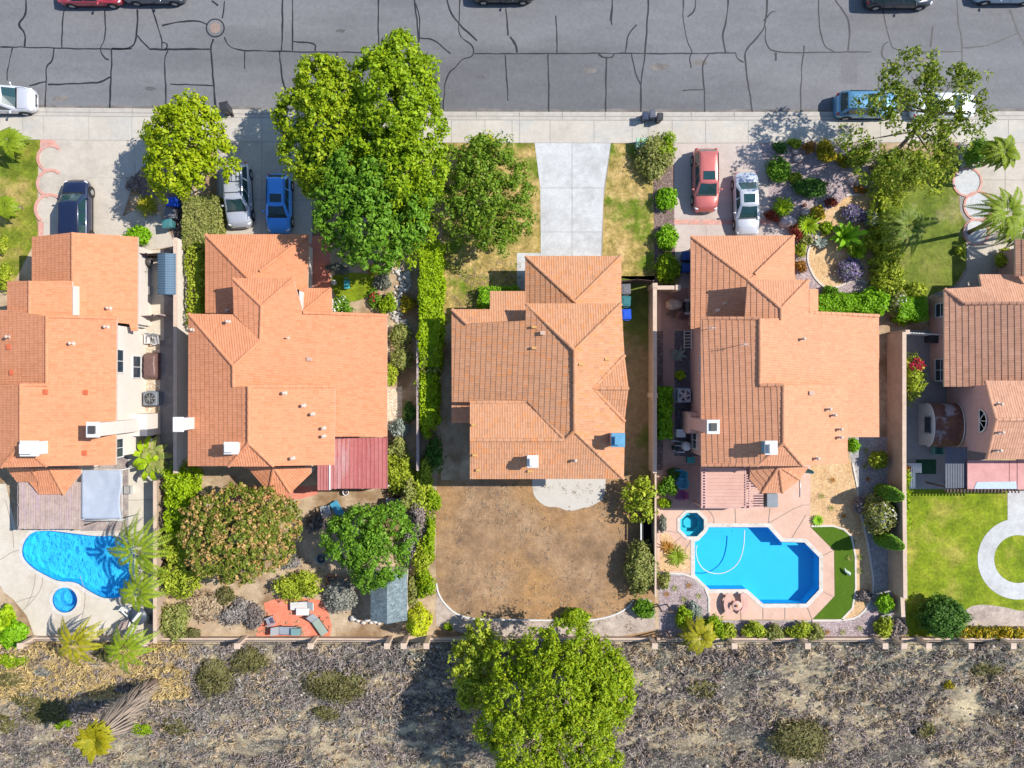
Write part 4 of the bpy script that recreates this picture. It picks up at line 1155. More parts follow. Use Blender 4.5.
# ---------------------------------------------------------------- house one
f1 = [
 [(32.6,237,3.3),(73,232.5,4.75),(73,281,4.75),(73,286,4.75),(32.6,286,3.3)],
 [(73,232.5,4.75),(137.6,237,2.9),(137,330.7,2.9),(131,331,3.05),(129,324,3.1),(73,318,4.75)],
 [(8,281,5.0),(30,281,5.7),(30,316,5.7),(8,316,5.0)],
 [(30,281,5.7),(72,281,4.95),(72,317,4.95),(30,317,5.7)],
 [(-34,310,4.0),(8,310,5.4),(47,316,6.5),(47,385,6.5),(-34,385,4.0)],
 [(-34,385,4.95),(21,385,7.0),(21,444,7.0),(2,466.5,6.35),(-34,466.5,4.95)],
 [(47,316,6.5),(116.5,317.5,4.95),(115.5,464.8,4.95),(47,466,6.5),(21,444,7.0),(21,385,7.0),(47,385,6.5)],
 [(21,444,7.0),(47,466,6.3),(2,467,6.3)],
 [(6.5,468,2.9),(32,468,3.6),(38.5,481.5,2.8),(17,481.5,2.7)],
 [(32,468,3.6),(50,468,3.6),(64,494,2.7),(38.5,494,2.7),(38.5,481.5,2.8)],
 [(50,468,3.6),(81,468,2.9),(81,473,2.7),(64,494,2.7)],
 [(29,481.5,2.75),(38.5,481.5,2.8),(38.5,493,2.65)],
]
w1 = [
 [(32.6,237,3.3),(32.6,320,3.3),(137,330,2.9),(137.6,237,2.9),(73,232.5,4.75)],
 (.2, [(8,281,5.0),(8,320,5.0),(72,320,4.95),(72,281,4.95),(30,281,5.6)]),
 [(-34,310,4.0),(-34,466.5,4.6),(2,466.5,5.2),(47,466,5.0),(115.5,464.8,4.95),(116.5,317.5,4.95),(47,316,6.3),(8,310,5.3)],
 (.25, [(12,462,2.6),(17,481.5,2.6),(38.5,494,2.6),(64,494,2.6),(81,473,2.6),(81,462,2.6)]),
]
r1 = [((73,232.5,4.75),(73,281,4.75)),((30,281,5.7),(30,316,5.7)),((47,316,6.5),(47,385,6.5)),((47,385,6.5),(21,385,7.0)),((21,385,7.0),(21,444,7.0)),((21,444,7.0),(47,466,6.3)),((21,444,7.0),(2,467,6.3)),((32,468,3.6),(38.5,481.5,2.8)),((50,468,3.6),(64,494,2.7)),((47,316.4,6.5),(116.5,318,4.95))]
h1, roof1 = make_house('vivid orange tiled house by the kidney shaped pool at the left edge', (60,350), f1, r1, w1, M['tile_orange'], M['stucco_white'])
mb = MB()
q = [P(*a) for a in ((72.3,286,5.0),(76,286,5.0),(76,315,5.0),(72.3,315,5.0))]
mb.prism(q, 3.0, 4.95); mb.build('parapet', M['stucco_white'], roof1)
p0 = P(147, 424, .5)
mb = MB(); mb.box((p0.x-.15, p0.y, 3.6), (.72, .85, 7.2)); ch = mb.build('chimney', M['stucco_white'], roof1)
mb = MB(); mb.box((p0.x+.1, p0.y, 1.0), (1.3, 1.55, 2.0)); mb.build('chimney_base', M['stucco_white'], ch)
mb = MB(); mb.bbox((p0.x-.15, p0.y, 7.25), (.86, 1.0, .12)); mb.box((p0.x-.15, p0.y, 7.38), (.4, .5, .16), 0, 1); mb.build('chimney_cap', [M['white_paint'], M['dark_metal']], ch)
chimney(roof1, P(33, 448, 7.2), (1.0, .82), 5.4, 7.5, M['white_paint'])
roof_vents(roof1, f1, [(110,308.5,'pale'),(107.5,327,'pale'),(73,343.5,'pale'),(10,337,'pale'),(9.5,347,'sky'),(12.5,372.5,'sky'),(45.5,392,'sky'),(85.5,392.5,'sky'),(84.5,453,'sky')])
xw = P(116.5, 360, 4.95).x-.45
window(h1, xw, P(0, 361, 3.9).y, 3.9, 1.5, 1.3, 0, (2, 1))
window(h1, xw, P(0, 367, 1.4).y, 1.4, 1.5, 1.1, 0, (2, 1))
window(h1, xw, P(0, 448, 3.9).y, 3.9, 1.2, 1.2, 0, (2, 1))
# ---------------------------------------------------------------- house five
f5 = [
 [(944.5,289,2.6),(981.5,286.8,2.6),(979,274.8,2.25),(1016,274.8,2.25),(1100,274.8,2.25),(1100,303,3.15),(964.6,303.5,3.15)],
 [(944.5,289,2.6),(964.6,303.5,3.2),(1060,303.5,5.4),(1060,386.5,5.4),(944.5,386.7,2.6)],
 [(1015.5,239.5,2.9),(1060,239.5,4.2),(1060,276,4.2),(1016,276,2.9)],
 [(985.3,381,5.1),(1090,381,5.1),(1090,419.5,6.1),(995.8,419.5,6.1)],
 [(995.8,419.5,6.1),(1090,419.5,6.1),(1090,458.3,5.1),(986.8,458.3,5.1)],
 [(1060,303.5,5.4),(1160,303.5,2.6),(1160,386.5,2.6),(1060,386.5,5.4)],
]
w5 = [
 [(944.5,289,2.6),(944.5,386.7,2.6),(1100,386.7,2.6),(1100,289,2.6),(981.5,289,2.6)],
 (.3, [(985.3,381,5.0),(995.8,419.5,6.05),(986.8,458.3,5.0),(1090,458.3,5.0),(1090,381,5.0)]),
 [(1015.5,239.5,2.9),(1016,300,2.2),(1090,300,2.2),(1090,239.5,2.9)],
]
r5 = [((944.5,289,2.6),(964.6,303.5,3.2)),((995.8,419.5,6.1),(1090,419.5,6.1)),((964.6,303.4,3.2),(1040,303.4,4.9)),((985.3,381,5.1),(995.8,419.5,6.1)),((995.8,419.5,6.1),(986.8,458.3,5.1))]
h5, roof5 = make_house('brown tiled pink house with a gable end and fan window at the right edge', (990,350), f5, r5, w5, M['tile_brown'], M['stucco_pink'])
roof_vents(roof5, f5, [(998,404,'pale'),(999,432,'pale'),(997,450,'pale')])
xw = P(944.5, 350, 2.6).x+.45
window(h5, xw, P(0, 370, 1.4).y, 1.4, 1.5, 1.3, 2, (2, 2))
window(h5, xw, P(0, 310, 1.4).y, 1.4, 0.9, 1.2, 2, (1, 2))
# half-round fan window in the gable end
pf = P(988.5, 421, 4.5)
xg = P(985.3, 381, 5.0).x+.3
mb = MB()
g = [(xg-.02+.0, pf.y+math.cos(R(a))*.75, 3.95+math.sin(R(a))*.75) for a in range(0, 181, 15)]
mb.poly(g); mb.poly(g[::-1])
fw = MB()
fw.tube([(xg-.04, pf.y+math.cos(R(a))*.78, 3.95+math.sin(R(a))*.78) for a in range(0, 181, 15)], .05, 6)
fw.tube([(xg-.04, pf.y-.78, 3.95), (xg-.04, pf.y+.78, 3.95)], .05, 6)
for a in (45, 90, 135): fw.tube([(xg-.04, pf.y, 3.95), (xg-.04, pf.y+math.cos(R(a))*.76, 3.95+math.sin(R(a))*.76)], .03, 6)
wf = fw.build('fan_window', M['white_paint'], h5)
mb.build('pane', M['glass_dark'], wf)
# ================================================================ walls and fences
M['block_tan'] = ground('block_tan', [(.36,.26,.19), (.44,.33,.25)], .8, 10, bump=.25, fmix=.25)
M['wood_dark'] = plain('wood_dark', (.10,.065,.05), .8, var=.3)
M['wood_grey'] = plain('wood_grey', (.36,.28,.26), .85, var=.25, scale=5)
M['iron'] = plain('iron', (.05,.045,.045), .6)
def wall(name, label, path, h, t, mat, capm, cat='wall', capw=.08, z=0, group=None):
    w = W2(path)
    o = thing(name, label, cat, (*w[0], z), group=group)
    MB().strip(w, t, z-.1, z+h).build('wall_body', mat, o)
    MB().strip(w, t+capw, z+h, z+h+.08).build('coping', capm, o)
    return o
wall('block_wall', 'tan block wall with pale face between the side yards of the two orange roofed houses', [(187.5,243),(187.5,470),(166,475),(166,640)][:2], 1.95, .18, M['stucco_white'], M['cap_tan'])
wall('block_wall', 'low block wall along the hedge beside the kidney pool deck', [(165,478),(165,636)], 1.5, .16, M['block_tan'], M['cap_tan'])
wall('block_wall', 'tall tan wall with a long face beside the pinkish roofed house at right', [(888.5,334),(888.5,480),(889.5,590)], 2.15, .2, M['block_tan'], M['cap_tan'])
wall('block_wall', 'short lower end of the tall tan wall near the round clipped bush', [(894,591),(895,612)], 1.1, .2, M['block_tan'], M['cap_tan'])
o = wall('block_wall', 'long narrow tan wall between the blotchy roofed house and the pink house', [(649.8,289),(649.8,470)], 1.9, .2, M['block_tan'], M['cap_tan'])
for py in (289, 395): MB().box((P(649.8,0).x, P(0,py).y, 1.03), (.34,.34,2.06)).build('pilaster', M['cap_tan'], o)
o = wall('block_wall', 'short tan wall with end posts crossing the pink house side path', [(651.5,291),(672,291)], 1.9, .2, M['block_tan'], M['cap_tan'])
MB().box((P(672,0).x, P(0,291).y, 1.03), (.36,.36,2.06)).build('pilaster', M['cap_tan'], o)
wall('yard_fence', 'thin brown rail fence beside the bare back yard, running down from the tan wall', [(651.2,471),(651.2,590)], 1.6, .09, M['block_tan'], M['cap_tan'], 'fence', .04)
wall('yard_fence', 'narrow pale fence along the bright hedge behind the salmon patio roof', [(420.5,341),(420.5,468)], 1.7, .12, M['wood_grey'], M['wood_grey'], 'fence', .03)
def board_fence(name, label, path, h, mat, cat='fence', board=.14):
    w = W2(path)
    o = thing(name, label, cat, (*w[0], 0))
    mb = MB(); pb = MB()
    for a, b in zip(w[:-1], w[1:]):
        L = math.hypot(b[0]-a[0], b[1]-a[1]); n = max(1, int(L/board)); an = math.atan2(b[1]-a[1], b[0]-a[0])
        for i in range(n):
            t = (i+.5)/n
            mb.box((a[0]+(b[0]-a[0])*t, a[1]+(b[1]-a[1])*t, h/2+.03+random.uniform(-.01,.01)), (L/n-.012, .025, h-.06), an)
        for zz in (.35, h-.3): pb.slab((a[0]-math.sin(an)*-.04, a[1]+math.cos(an)*-.04), (b[0]+math.sin(an)*.04, b[1]-math.cos(an)*.04), zz-.05, zz+.05, .04)
        for t in (0, 1): pb.box((a[0]+(b[0]-a[0])*t, a[1]+(b[1]-a[1])*t, h/2+.05), (.1, .1, h+.1), an)
    mb.build('board_panel', mat, o); pb.build('post_frame', mat, o)
    return o
board_fence('board_gate', 'dark brown board gate between the orange house and the pale block wall', [(141.5,256),(158,258),(184.5,256)], 1.75, M['wood_dark'], 'gate')
board_fence('board_fence', 'grey board fence crossing the narrow side yard below the blue metal shed', [(144,318),(163,317),(170,316.5)], 1.5, M['wood_grey'])
board_fence('board_gate', 'dark gate panel between the blotchy roofed house and the tan wall', [(618,284),(634,282.5),(649,284)], 1.7, M['wood_dark'], 'gate')
def rail_fence(name, label, path, h, z=0.0, base=.45):
    w = W2(path)
    o = thing(name, label, 'fence', (*w[0], z))
    bm_ = MB().strip(w, .2, z-.6, z+base); bm_.build('fence_base', M['block_tan'], o)
    MB().strip(w, .26, z+base, z+base+.06).build('base_cap', M['cap_tan'], o)
    rb = MB()
    for a, b in zip(w[:-1], w[1:]):
        for zz in (base+.16, h): rb.tube([(*a, z+zz), (*b, z+zz)], .018, 5)
        L = math.hypot(b[0]-a[0], b[1]-a[1]); n = int(L/.14)
        for i in range(n+1):
            t = i/n; rb.tube([(a[0]+(b[0]-a[0])*t, a[1]+(b[1]-a[1])*t, z+base+.05), (a[0]+(b[0]-a[0])*t, a[1]+(b[1]-a[1])*t, z+h+.04)], .006, 4, caps=False)
    rb.build('railing', M['iron'], o)
    return o
rail_fence('boundary_fence', 'low wall with iron railing behind the kidney pool deck', [(36,637),(160,637.5)], 1.5)
rail_fence('boundary_fence', 'low wall with iron railing behind the red brick patio', [(164,637.5),(316,637.5),(390,638)], 1.5)
rail_fence('boundary_fence', 'low wall with iron railing behind the bare brown yard, passing behind the big bottom tree', [(430,637.5),(651,637.5)], 1.5)
rail_fence('boundary_fence', 'low tan wall with iron railing behind the angular turquoise pool', [(656,637.5),(890,637.5)], 1.5)
rail_fence('boundary_fence', 'low tan wall with iron railing behind the bright lawn with the ring path', [(898,637.5),(1060,637.5)], 1.5)
pil = thing('fence_pilaster', 'x', 'pilaster', (0,0,0), group='pilasters of the back boundary fence', local=True)
MB().bbox((0,0,.6), (.34,.34,2.3)).build('shaft', M['cap_tan'], pil)
MB().bbox((0,0,1.80), (.42,.42,.1)).build('cap', M['cap_tan'], pil)
pl = [(36,'left end of the kidney pool deck'),(154,'right end of the kidney pool deck'),(246,'left of the red brick patio'),(317,'lower right corner of the red brick patio'),(391,'below the grey roofed shed'),(407,'left of the yellow conifer'),(429,'right of the yellow conifer'),(650,'lower left corner of the pink house yard'),(727,'below the curved benches by the turquoise pool'),(798,'below the middle of the turquoise pool yard'),(873,'lower right corner of the turquoise pool yard'),(891,'end of the tall tan side wall'),(915,'below the round clipped bush'),(956,'left end of the yellow flower bed'),(997,'below the middle of the yellow flower bed')]
for i, (px, d) in enumerate(pl):
    p = P(px, 637.5); place(pil, i > 0, (p.x, p.y, 0), 0, 'tan square fence pilaster at the '+d if not d.startswith(('left of','right of','below')) else 'tan square fence pilaster '+d)

# ================================================================ wheelie bins
def bin_proto(name, col, lid=None):
    t = thing('wheelie_bin', 'x', 'bin', (0,0,0), local=True)
    body = plain('bin_'+name, col, .45, var=.06)
    lm = body if lid is None else plain('bin_lid_'+name, lid, .45, var=.06)
    mb = MB(); n = [(.24,.26,0),(.29,.33,.9),(.31,.35,.95),(.31,.35,1.0)]
    vs = []; fs = []
    for sx, sy, z in n:
        b = .05
        vs += [(-sx+b,-sy,z),(sx-b,-sy,z),(sx,-sy+b,z),(sx,sy-b,z),(sx-b,sy,z),(-sx+b,sy,z),(-sx,sy-b,z),(-sx,-sy+b,z)]
    for i in range(3):
        for k in range(8): fs.append((i*8+k, i*8+(k+1)%8, i*8+8+(k+1)%8, i*8+8+k))
    fs += [tuple(reversed(range(8))), tuple(range(24,32))]
    mb.add(vs, fs); mb.build('bin_body', body, t)
    l = MB().bbox((0,.01,1.035), (.66,.74,.07), b=.03); l.bbox((0,.0,1.08), (.46,.5,.05), b=.025); lo = l.build('lid', lm, t)
    MB().tube([(-.2,-.36,.98),(-.2,-.43,1.0),(.2,-.43,1.0),(.2,-.36,.98)], .018, 6).build('handle', body, t)
    for s in (-1,1):
        MB().tube([(s*.22,-.30,.12),(s*.29,-.30,.12)], .12, 14).build('wheel', M['dark_metal'], t)
    return t
BINS = {}
def bin_at(kind, px, py, rot, label, z=0.0, group=None):
    cols = dict(black=(.035,.035,.04), grey=(.13,.13,.15), navy=(.03,.045,.085), blue=(.005,.07,.50), teal=(.05,.17,.18), darkteal=(.02,.14,.155), slate=(.09,.10,.13), dkblue=(.01,.05,.2))
    used = kind in BINS
    if not used: BINS[kind] = bin_proto(kind, cols[kind])
    p = P(px, py, .5); p.z = z
    return place(BINS[kind], used, p, R(rot), label, group)
bin_at('black', 227, 109.5, 12, 'black wheelie bin standing alone at the kerb beside the bright street tree')
b_ = []
b_ += [bin_at('navy', 644.5, 117.5, 178, 'leftmost of the three dark bins on the sidewalk by the kerb', group='bins on the sidewalk')]
b_ += [bin_at('slate', 651.5, 115.5, 183, 'middle and tallest looking bin of the three on the sidewalk', group='bins on the sidewalk')]
b_ += [bin_at('black', 659, 118.5, 178, 'rightmost and narrowest bin of the three on the sidewalk', group='bins on the sidewalk')]
for o in b_: o.scale = (.70,.74,.86)
bin_at('blue', 174.5, 203.5, 92, 'bright blue wheelie bin beside the olive hedge, topmost of three')
bin_at('grey', 172.8, 215, 86, 'grey wheelie bin between the blue bin and the teal bin by the olive hedge')
bin_at('teal', 170.5, 225, 96, 'dull teal wheelie bin lowest of the three by the olive hedge')
bin_at('grey', 625, 290, 2, 'grey wheelie bin at the house side, topmost of three on the side lawn')
bin_at('darkteal', 625, 302, -4, 'dark teal wheelie bin between the grey bin and the blue bin on the side lawn')
bin_at('blue', 625.5, 315, 3, 'bright blue wheelie bin lowest of the three on the side lawn')
bin_at('dkblue', 685.5, 257, 90, 'dark blue bin in shade beside the pink house garage, upper of two', group='dark blue bins beside the garage')
bin_at('dkblue', 685.5, 269, 90, 'dark blue bin in shade beside the pink house garage, lower of two', group='dark blue bins beside the garage')

# ================================================================ cars
def paint(name, col, metal=.25):
    m = plain(name, col, .3, metal, var=.03, coat=1.0); return m
M['car_glass'] = plain('car_glass', (.015,.05,.055), .06, spec=.7, var=.1)
M['tyre'] = plain('tyre', (.02,.02,.02), .8)
M['rim'] = plain('rim', (.5,.5,.52), .3, .8)
M['lamp_clear'] = plain('lamp_clear', (.75,.77,.80), .1, spec=.7)
M['lamp_red'] = plain('lamp_red', (.45,.02,.02), .15, spec=.7)
M['trim_black'] = plain('trim_black', (.02,.02,.022), .45)
def car(label, px, py, ang, pm, kind='suv', L=4.6, W=1.84, Hh=1.66, sunroof=False, rack=False, z=0.0, zc=0.9, tone=None):
    p = P(px, py, zc); p.z = z
    t = thing('parked_car', label, 'car', p, R(ang), local=True)
    w = W/2
    suv = kind == 'suv'
    hood = 1.02 if suv else .92; belt = 1.05 if suv else .95; deck = 1.08 if suv else .98
    l = L/2
    # stations: x, half width, centre height, shoulder height
    st = [(-l,.66,.62,.60),(-l+.06,.82,.80,.74),(-l+.2,.93,deck-.12,belt-.16),(-l+.5,.985,deck-.02,belt-.06),(-.9,1.0,deck,belt),(0,1.0,deck,belt),(l*.36,1.0,deck,belt),(l*.5,.99,hood+.02,belt-.05),
          (l-.62,.965,hood-.03,hood-.12),(l-.28,.90,hood-.12,hood-.22),(l-.1,.80,.74,.66),(l-.02,.68,.62,.58),(l,.58,.56,.52)]
    def _cr(a, b, c, d, t): return b+.5*t*(c-a+t*(2*a-5*b+4*c-d+t*(3*(b-c)+d-a)))
    fine = []
    for i in range(len(st)-1):
        q0, q1, q2, q3 = st[max(0,i-1)], st[i], st[i+1], st[min(len(st)-1,i+2)]
        for j in range(3):
            f = j/3; fine.append((q1[0]+(q2[0]-q1[0])*f,)+tuple(min(1.0 if n == 1 else 9, _cr(q0[n],q1[n],q2[n],q3[n],f)) for n in (1,2,3)))
    fine.append(st[-1]); st = fine
    vs = []; fs = []
    for x, k, zc_, zs in st:
        hw = w*k
        half = [(hw*.93,.20),(hw*.985,.33),(hw,.52),(hw*.985,max(.53,zs-.10)),(hw*.94,max(.55,zs)),(hw*.82,max(.57,zc_-.03)),(hw*.45,max(.58,zc_+.01))]
        ring = [(x,y,zz) for y,zz in half]+[(x,0,max(.585,zc_+.025))]+[(x,-y,zz) for y,zz in reversed(half)]
        vs += ring
    n = 15
    for i in range(len(st)-1):
        for k in range(n-1): fs.append((i*n+k, (i+1)*n+k, (i+1)*n+k+1, i*n+k+1))
        fs.append((i*n+n-1, (i+1)*n+n-1, (i+1)*n, i*n))
    mb = MB().add(vs, fs, 0, True); mb.f += [tuple(range(n)), tuple(reversed(range((len(st)-1)*n, len(st)*n)))]; mb.m += [0,0]; mb.sm += [False, False]
    mb.build('body', pm, t)
    # cabin: frustum with rounded plan; panes sit just proud of it
    xb0 = -l+.22 if suv else -l+.80; xb1 = l-1.12 if suv else l-1.22
    xr0 = -l+.52 if suv else -l+1.45; xr1 = xb1-.72 if suv else xb1-.78
    zb, zt = deck-.04, Hh-.05
    yb, yt = w*.92, w*.75
    def ring(x0, x1, y, zz, r):
        return [(x0,-y+r,zz),(x0+r*.6,-y,zz),(x1-r*1.2,-y,zz),(x1,-y+r*1.3,zz),(x1+.05,0,zz),(x1,y-r*1.3,zz),(x1-r*1.2,y,zz),(x0+r*.6,y,zz),(x0,y-r,zz),(x0-.03,0,zz)]
    r0, r1 = ring(xb0,xb1,yb,zb,.12), ring(xr0,xr1,yt,zt,.10)
    r2 = [((x-(xr0+xr1)/2)*.93+(xr0+xr1)/2, y*.90, Hh-.01) for x,y,_ in r1]
    r3 = [((x-(xr0+xr1)/2)*.55+(xr0+xr1)/2, y*.5, Hh+.015) for x,y,_ in r1]
    vs = r0+r1+r2+r3; fs = []
    for a in range(3):
        for k in range(10): fs.append((a*10+k, a*10+(k+1)%10, a*10+10+(k+1)%10, a*10+10+k))
    fs.append(tuple(range(30,40)))
    mb = MB().add(vs, fs, 0, True); mb.build('roof', pm, t)
    def pane(name, quads, off):
        m = MB()
        for q in quads:
            q = [Vector(a) for a in q]
            nn = (q[1]-q[0]).cross(q[3]-q[0]).normalized()
            if nn.dot(Vector(off)) < 0: nn = -nn
            q2 = [a+nn*.012 for a in q]; q3 = [a-nn*.02 for a in q]
            c = len(m.v)
            m.add(q2+q3, [(0,1,2,3),(7,6,5,4),(0,4,5,1),(1,5,6,2),(2,6,7,3),(3,7,4,0)])
        m.build(name, M['car_glass'], t)
    def lerp(a, b, f): return tuple(a[i]+(b[i]-a[i])*f for i in range(3))
    f0, f1 = .05, .96
    A = [lerp(r0[i], r1[i], f0) for i in range(10)]; B = [lerp(r0[i], r1[i], f1) for i in range(10)]
    def sq(a, b, s0, s1): return [lerp(A[a],A[b],s0), lerp(A[a],A[b],s1), lerp(B[a],B[b],s1), lerp(B[a],B[b],s0)]
    pane('windshield', [sq(3,4,.02,1), sq(4,5,0,.98)], (1,0,.5))
    pane('rear_window', [sq(8,9,.05,1), sq(9,0,0,.95)], (-1,0,.5))
    for a, b, s in ((1,2,-1),(7,6,1)):
        for s0, s1 in ((.05,.36),(.40,.68),(.71,.97)) if suv else ((.10,.47),(.51,.95)):
            pane('side_window', [sq(a,b,s0,s1)], (0,s,.3))
    cw = MB(); cw.box((xb1+.03,0,deck-.005), (.10,yb*1.7,.03)); cw.build('cowl', M['trim_black'], t)
    if suv and not rack:
        for s in (-1,1): MB().tube([(xr0+.08,s*yt*.93,Hh-.05),(xr0+.15,s*yt*.93,Hh+.025),(xr1-.2,s*yt*.93,Hh+.025),(xr1-.1,s*yt*.93,Hh-.04)], .02, 6).build('roof_rail', M['trim_black'], t)
    gp = MB()
    for s in (-1,1): gp.tube([(xb1+.1,s*w*.80,deck-.015),(xb1+.55,s*w*.80,hood-.02),(l-.45,s*w*.70,hood-.10)], .008, 4)
    gp.build('panel_gap', M['trim_black'], t)
    if sunroof:
        xm = xr1-.52
        MB().bbox((xm,0,Hh+.008), (.62,yt*1.25,.03), b=.012).build('sunroof', M['car_glass'], t)
    if rack:
        rb = MB()
        for s in (-1,1): rb.tube([(xr0+.1,s*yt*.86,Hh-.02),(xr0+.15,s*yt*.86,Hh+.06),(xr1-.2,s*yt*.86,Hh+.06),(xr1-.15,s*yt*.86,Hh-.02)], .022, 6)
        for x in (xr0+.35, (xr0+xr1)/2, xr1-.4): rb.tube([(x,-yt*.86,Hh+.07),(x,yt*.86,Hh+.07)], .02, 6)
        for y in (-.3,0,.3): rb.tube([(xr0+.2,y*yt*1.6,Hh+.08),((xr0+xr1)/2,y*yt*1.6,Hh+.08)], .012, 5)
        rb.build('roof_rack', M['trim_black'], t)
    for sx in (-1,1):
        for sy in (-1,1):
            wx = sx*(l-.86); rr = .35 if suv else .32
            wh = MB().tube([(wx,sy*(w-.23),rr),(wx,sy*(w+.012),rr)], rr, 20); wh.tube([(wx,sy*(w-.02),rr+.03),(wx,sy*(w+.004),rr+.03)], rr+.07, 20)
            o = wh.build('wheel', M['tyre'], t)
            MB().lathe((0,0,0), [(.21,0),(.2,.012),(.06,.02)], 14).build('rim', M['rim'], o).matrix_basis = _mtx((wx, sy*(w+.012), rr), sy)
    for s in (-1,1):
        MB().ball((l-.26,s*w*.72,.68 if not suv else .76), (.16,.16,.05), 10).build('headlight', M['lamp_clear'], t)
        MB().ball((-l+.13,s*w*.76,.72 if not suv else .80), (.09,.13,.08 if not suv else .14), 10).build('tail_light', M['lamp_red'], t)
        m = MB().ball((xb1-.38,s*(w+.10),belt+.05), (.075,.12,.075), 10); m.tube([(xb1-.33,s*(w*.86),belt-.02),(xb1-.36,s*(w+.04),belt+.02)], .03, 6)
        m.build('mirror', pm if tone is None else tone, t)
    g = MB().bbox((l-.02,0,.50), (.07,w*.95,.16), b=.02); g.build('grille', M['trim_black'], t)
    MB().bbox((l+.01,0,.38), (.05,.5,.11), b=.01).build('number_plate', M['white_paint'], t)
    for s in (-1,1): MB().box((0,s*(w*.955),.22), (L*.56,.06,.12)).build('sill', M['trim_black'], t)
    return t
from mathutils import Matrix
def _mtx(loc, sy):
    return Matrix.Translation(loc) @ Matrix.Rotation(R(-90*sy), 4, 'X')
car('silver suv parked at the kerb at the left edge of the road', -1, 98, 0, paint('paint_silver', (.60,.60,.64), .35), 'suv', 4.7, 1.9, 1.7, z=-.12)
car('dark navy suv in the driveway under the edge of the orange garage roof', 74.5, 212.5, 90, paint('paint_navy', (.012,.02,.06)), 'suv', 4.9, 1.95, 1.75, rack=False)
car('silver suv with a roof rack in the shaded driveway under the green tree', 237, 194, -87, paint('paint_silver_blue', (.50,.52,.58), .3), 'suv', 4.7, 1.85, 1.75, rack=True)
car('bright blue hatchback with sunroof in the shade of the large tree', 278, 202.5, -90, paint('paint_blue', (.05,.33,.90), .1), 'suv', 4.35, 1.78, 1.5, sunroof=True)
car('red suv with sunroof in the pinkish driveway', 706.5, 179, -90, paint('paint_red', (.56,.15,.13), .3), 'suv', 4.6, 1.84, 1.66, sunroof=True)
car('silver white sedan with sunroof beside the red suv', 747.5, 203, -88, paint('paint_pearl', (.58,.59,.62), .35), 'sedan', 4.6, 1.78, 1.45, sunroof=True)
car('sky blue suv parked on the road under the leaning tree', 869, 103, 0, paint('paint_sky', (.10,.26,.42), .3), 'suv', 4.55, 1.84, 1.68, sunroof=True, z=-.12)
car('white sedan on the road half hidden under the leaning tree', 947, 104, 0, paint('paint_white', (.74,.78,.80), .1), 'sedan', 4.6, 1.8, 1.47, z=-.12)
car('red and silver car cut off by the top edge, leftmost across the road', 87, -11, 0, paint('paint_ruby', (.45,.04,.06), .3), 'sedan', 4.7, 1.85, 1.5, z=-.12)
car('dark grey car cut off by the top edge beside the red one', 151, -13, 0, paint('paint_grey', (.10,.12,.15), .4), 'sedan', 4.5, 1.8, 1.45, z=-.12)
car('black car cut off by the top edge above the middle of the road', 503, -14, 0, paint('paint_black', (.02,.03,.035)), 'sedan', 4.6, 1.8, 1.45, z=-.12)
car('black suv cut off by the top edge across from the blue suv', 902, -9, 0, paint('paint_jet', (.025,.03,.04)), 'suv', 4.9, 1.9, 1.6, z=-.12)
car('light blue car cut off at the top right corner', 1011, -14, 180, paint('paint_pale_blue', (.32,.45,.58), .3), 'sedan', 4.7, 1.85, 1.5, z=-.12)

# ================================================================ street and yard things
mh = thing('manhole_cover', 'round manhole cover with a ring of tar in the road', 'manhole cover', P(215,28,-.12))
c = P(215.3,28,-.12)
MB().lathe((c.x,c.y,-.12), [(.70,.002),(.70,.008),(.44,.008)], 36, smooth=False).build('tar_ring', M['tar'], mh)
MB().lathe((c.x,c.y,-.12), [(.60,.009),(.60,.014),(.38,.014)], 36, smooth=False).build('concrete_ring', M['asphalt'], mh)
d = MB().lathe((c.x,c.y,-.12), [(.38,.012),(.38,.02),(.0,.02)], 30, smooth=False)
for a in range(0,360,30): d.box((c.x+math.cos(R(a))*.22, c.y+math.sin(R(a))*.22, -.098), (.2,.03,.012), R(a))
d.build('cover', plain('rusty_iron', (.30,.22,.18), .7, .2), mh)
p = P(641.5,144,.4); p.z = 0
ub = thing('utility_box', 'pale green utility box sunk in the bushes beside the sidewalk', 'utility box', p)
MB().bbox((p.x,p.y,.35), (.75,.6,.7), b=.04).build('cabinet', plain('box_green', (.22,.40,.27), .5), ub)
MB().bbox((p.x,p.y,.735), (.85,.68,.07), b=.025).build('lid', plain('box_green_lid', (.30,.48,.34), .5), ub)

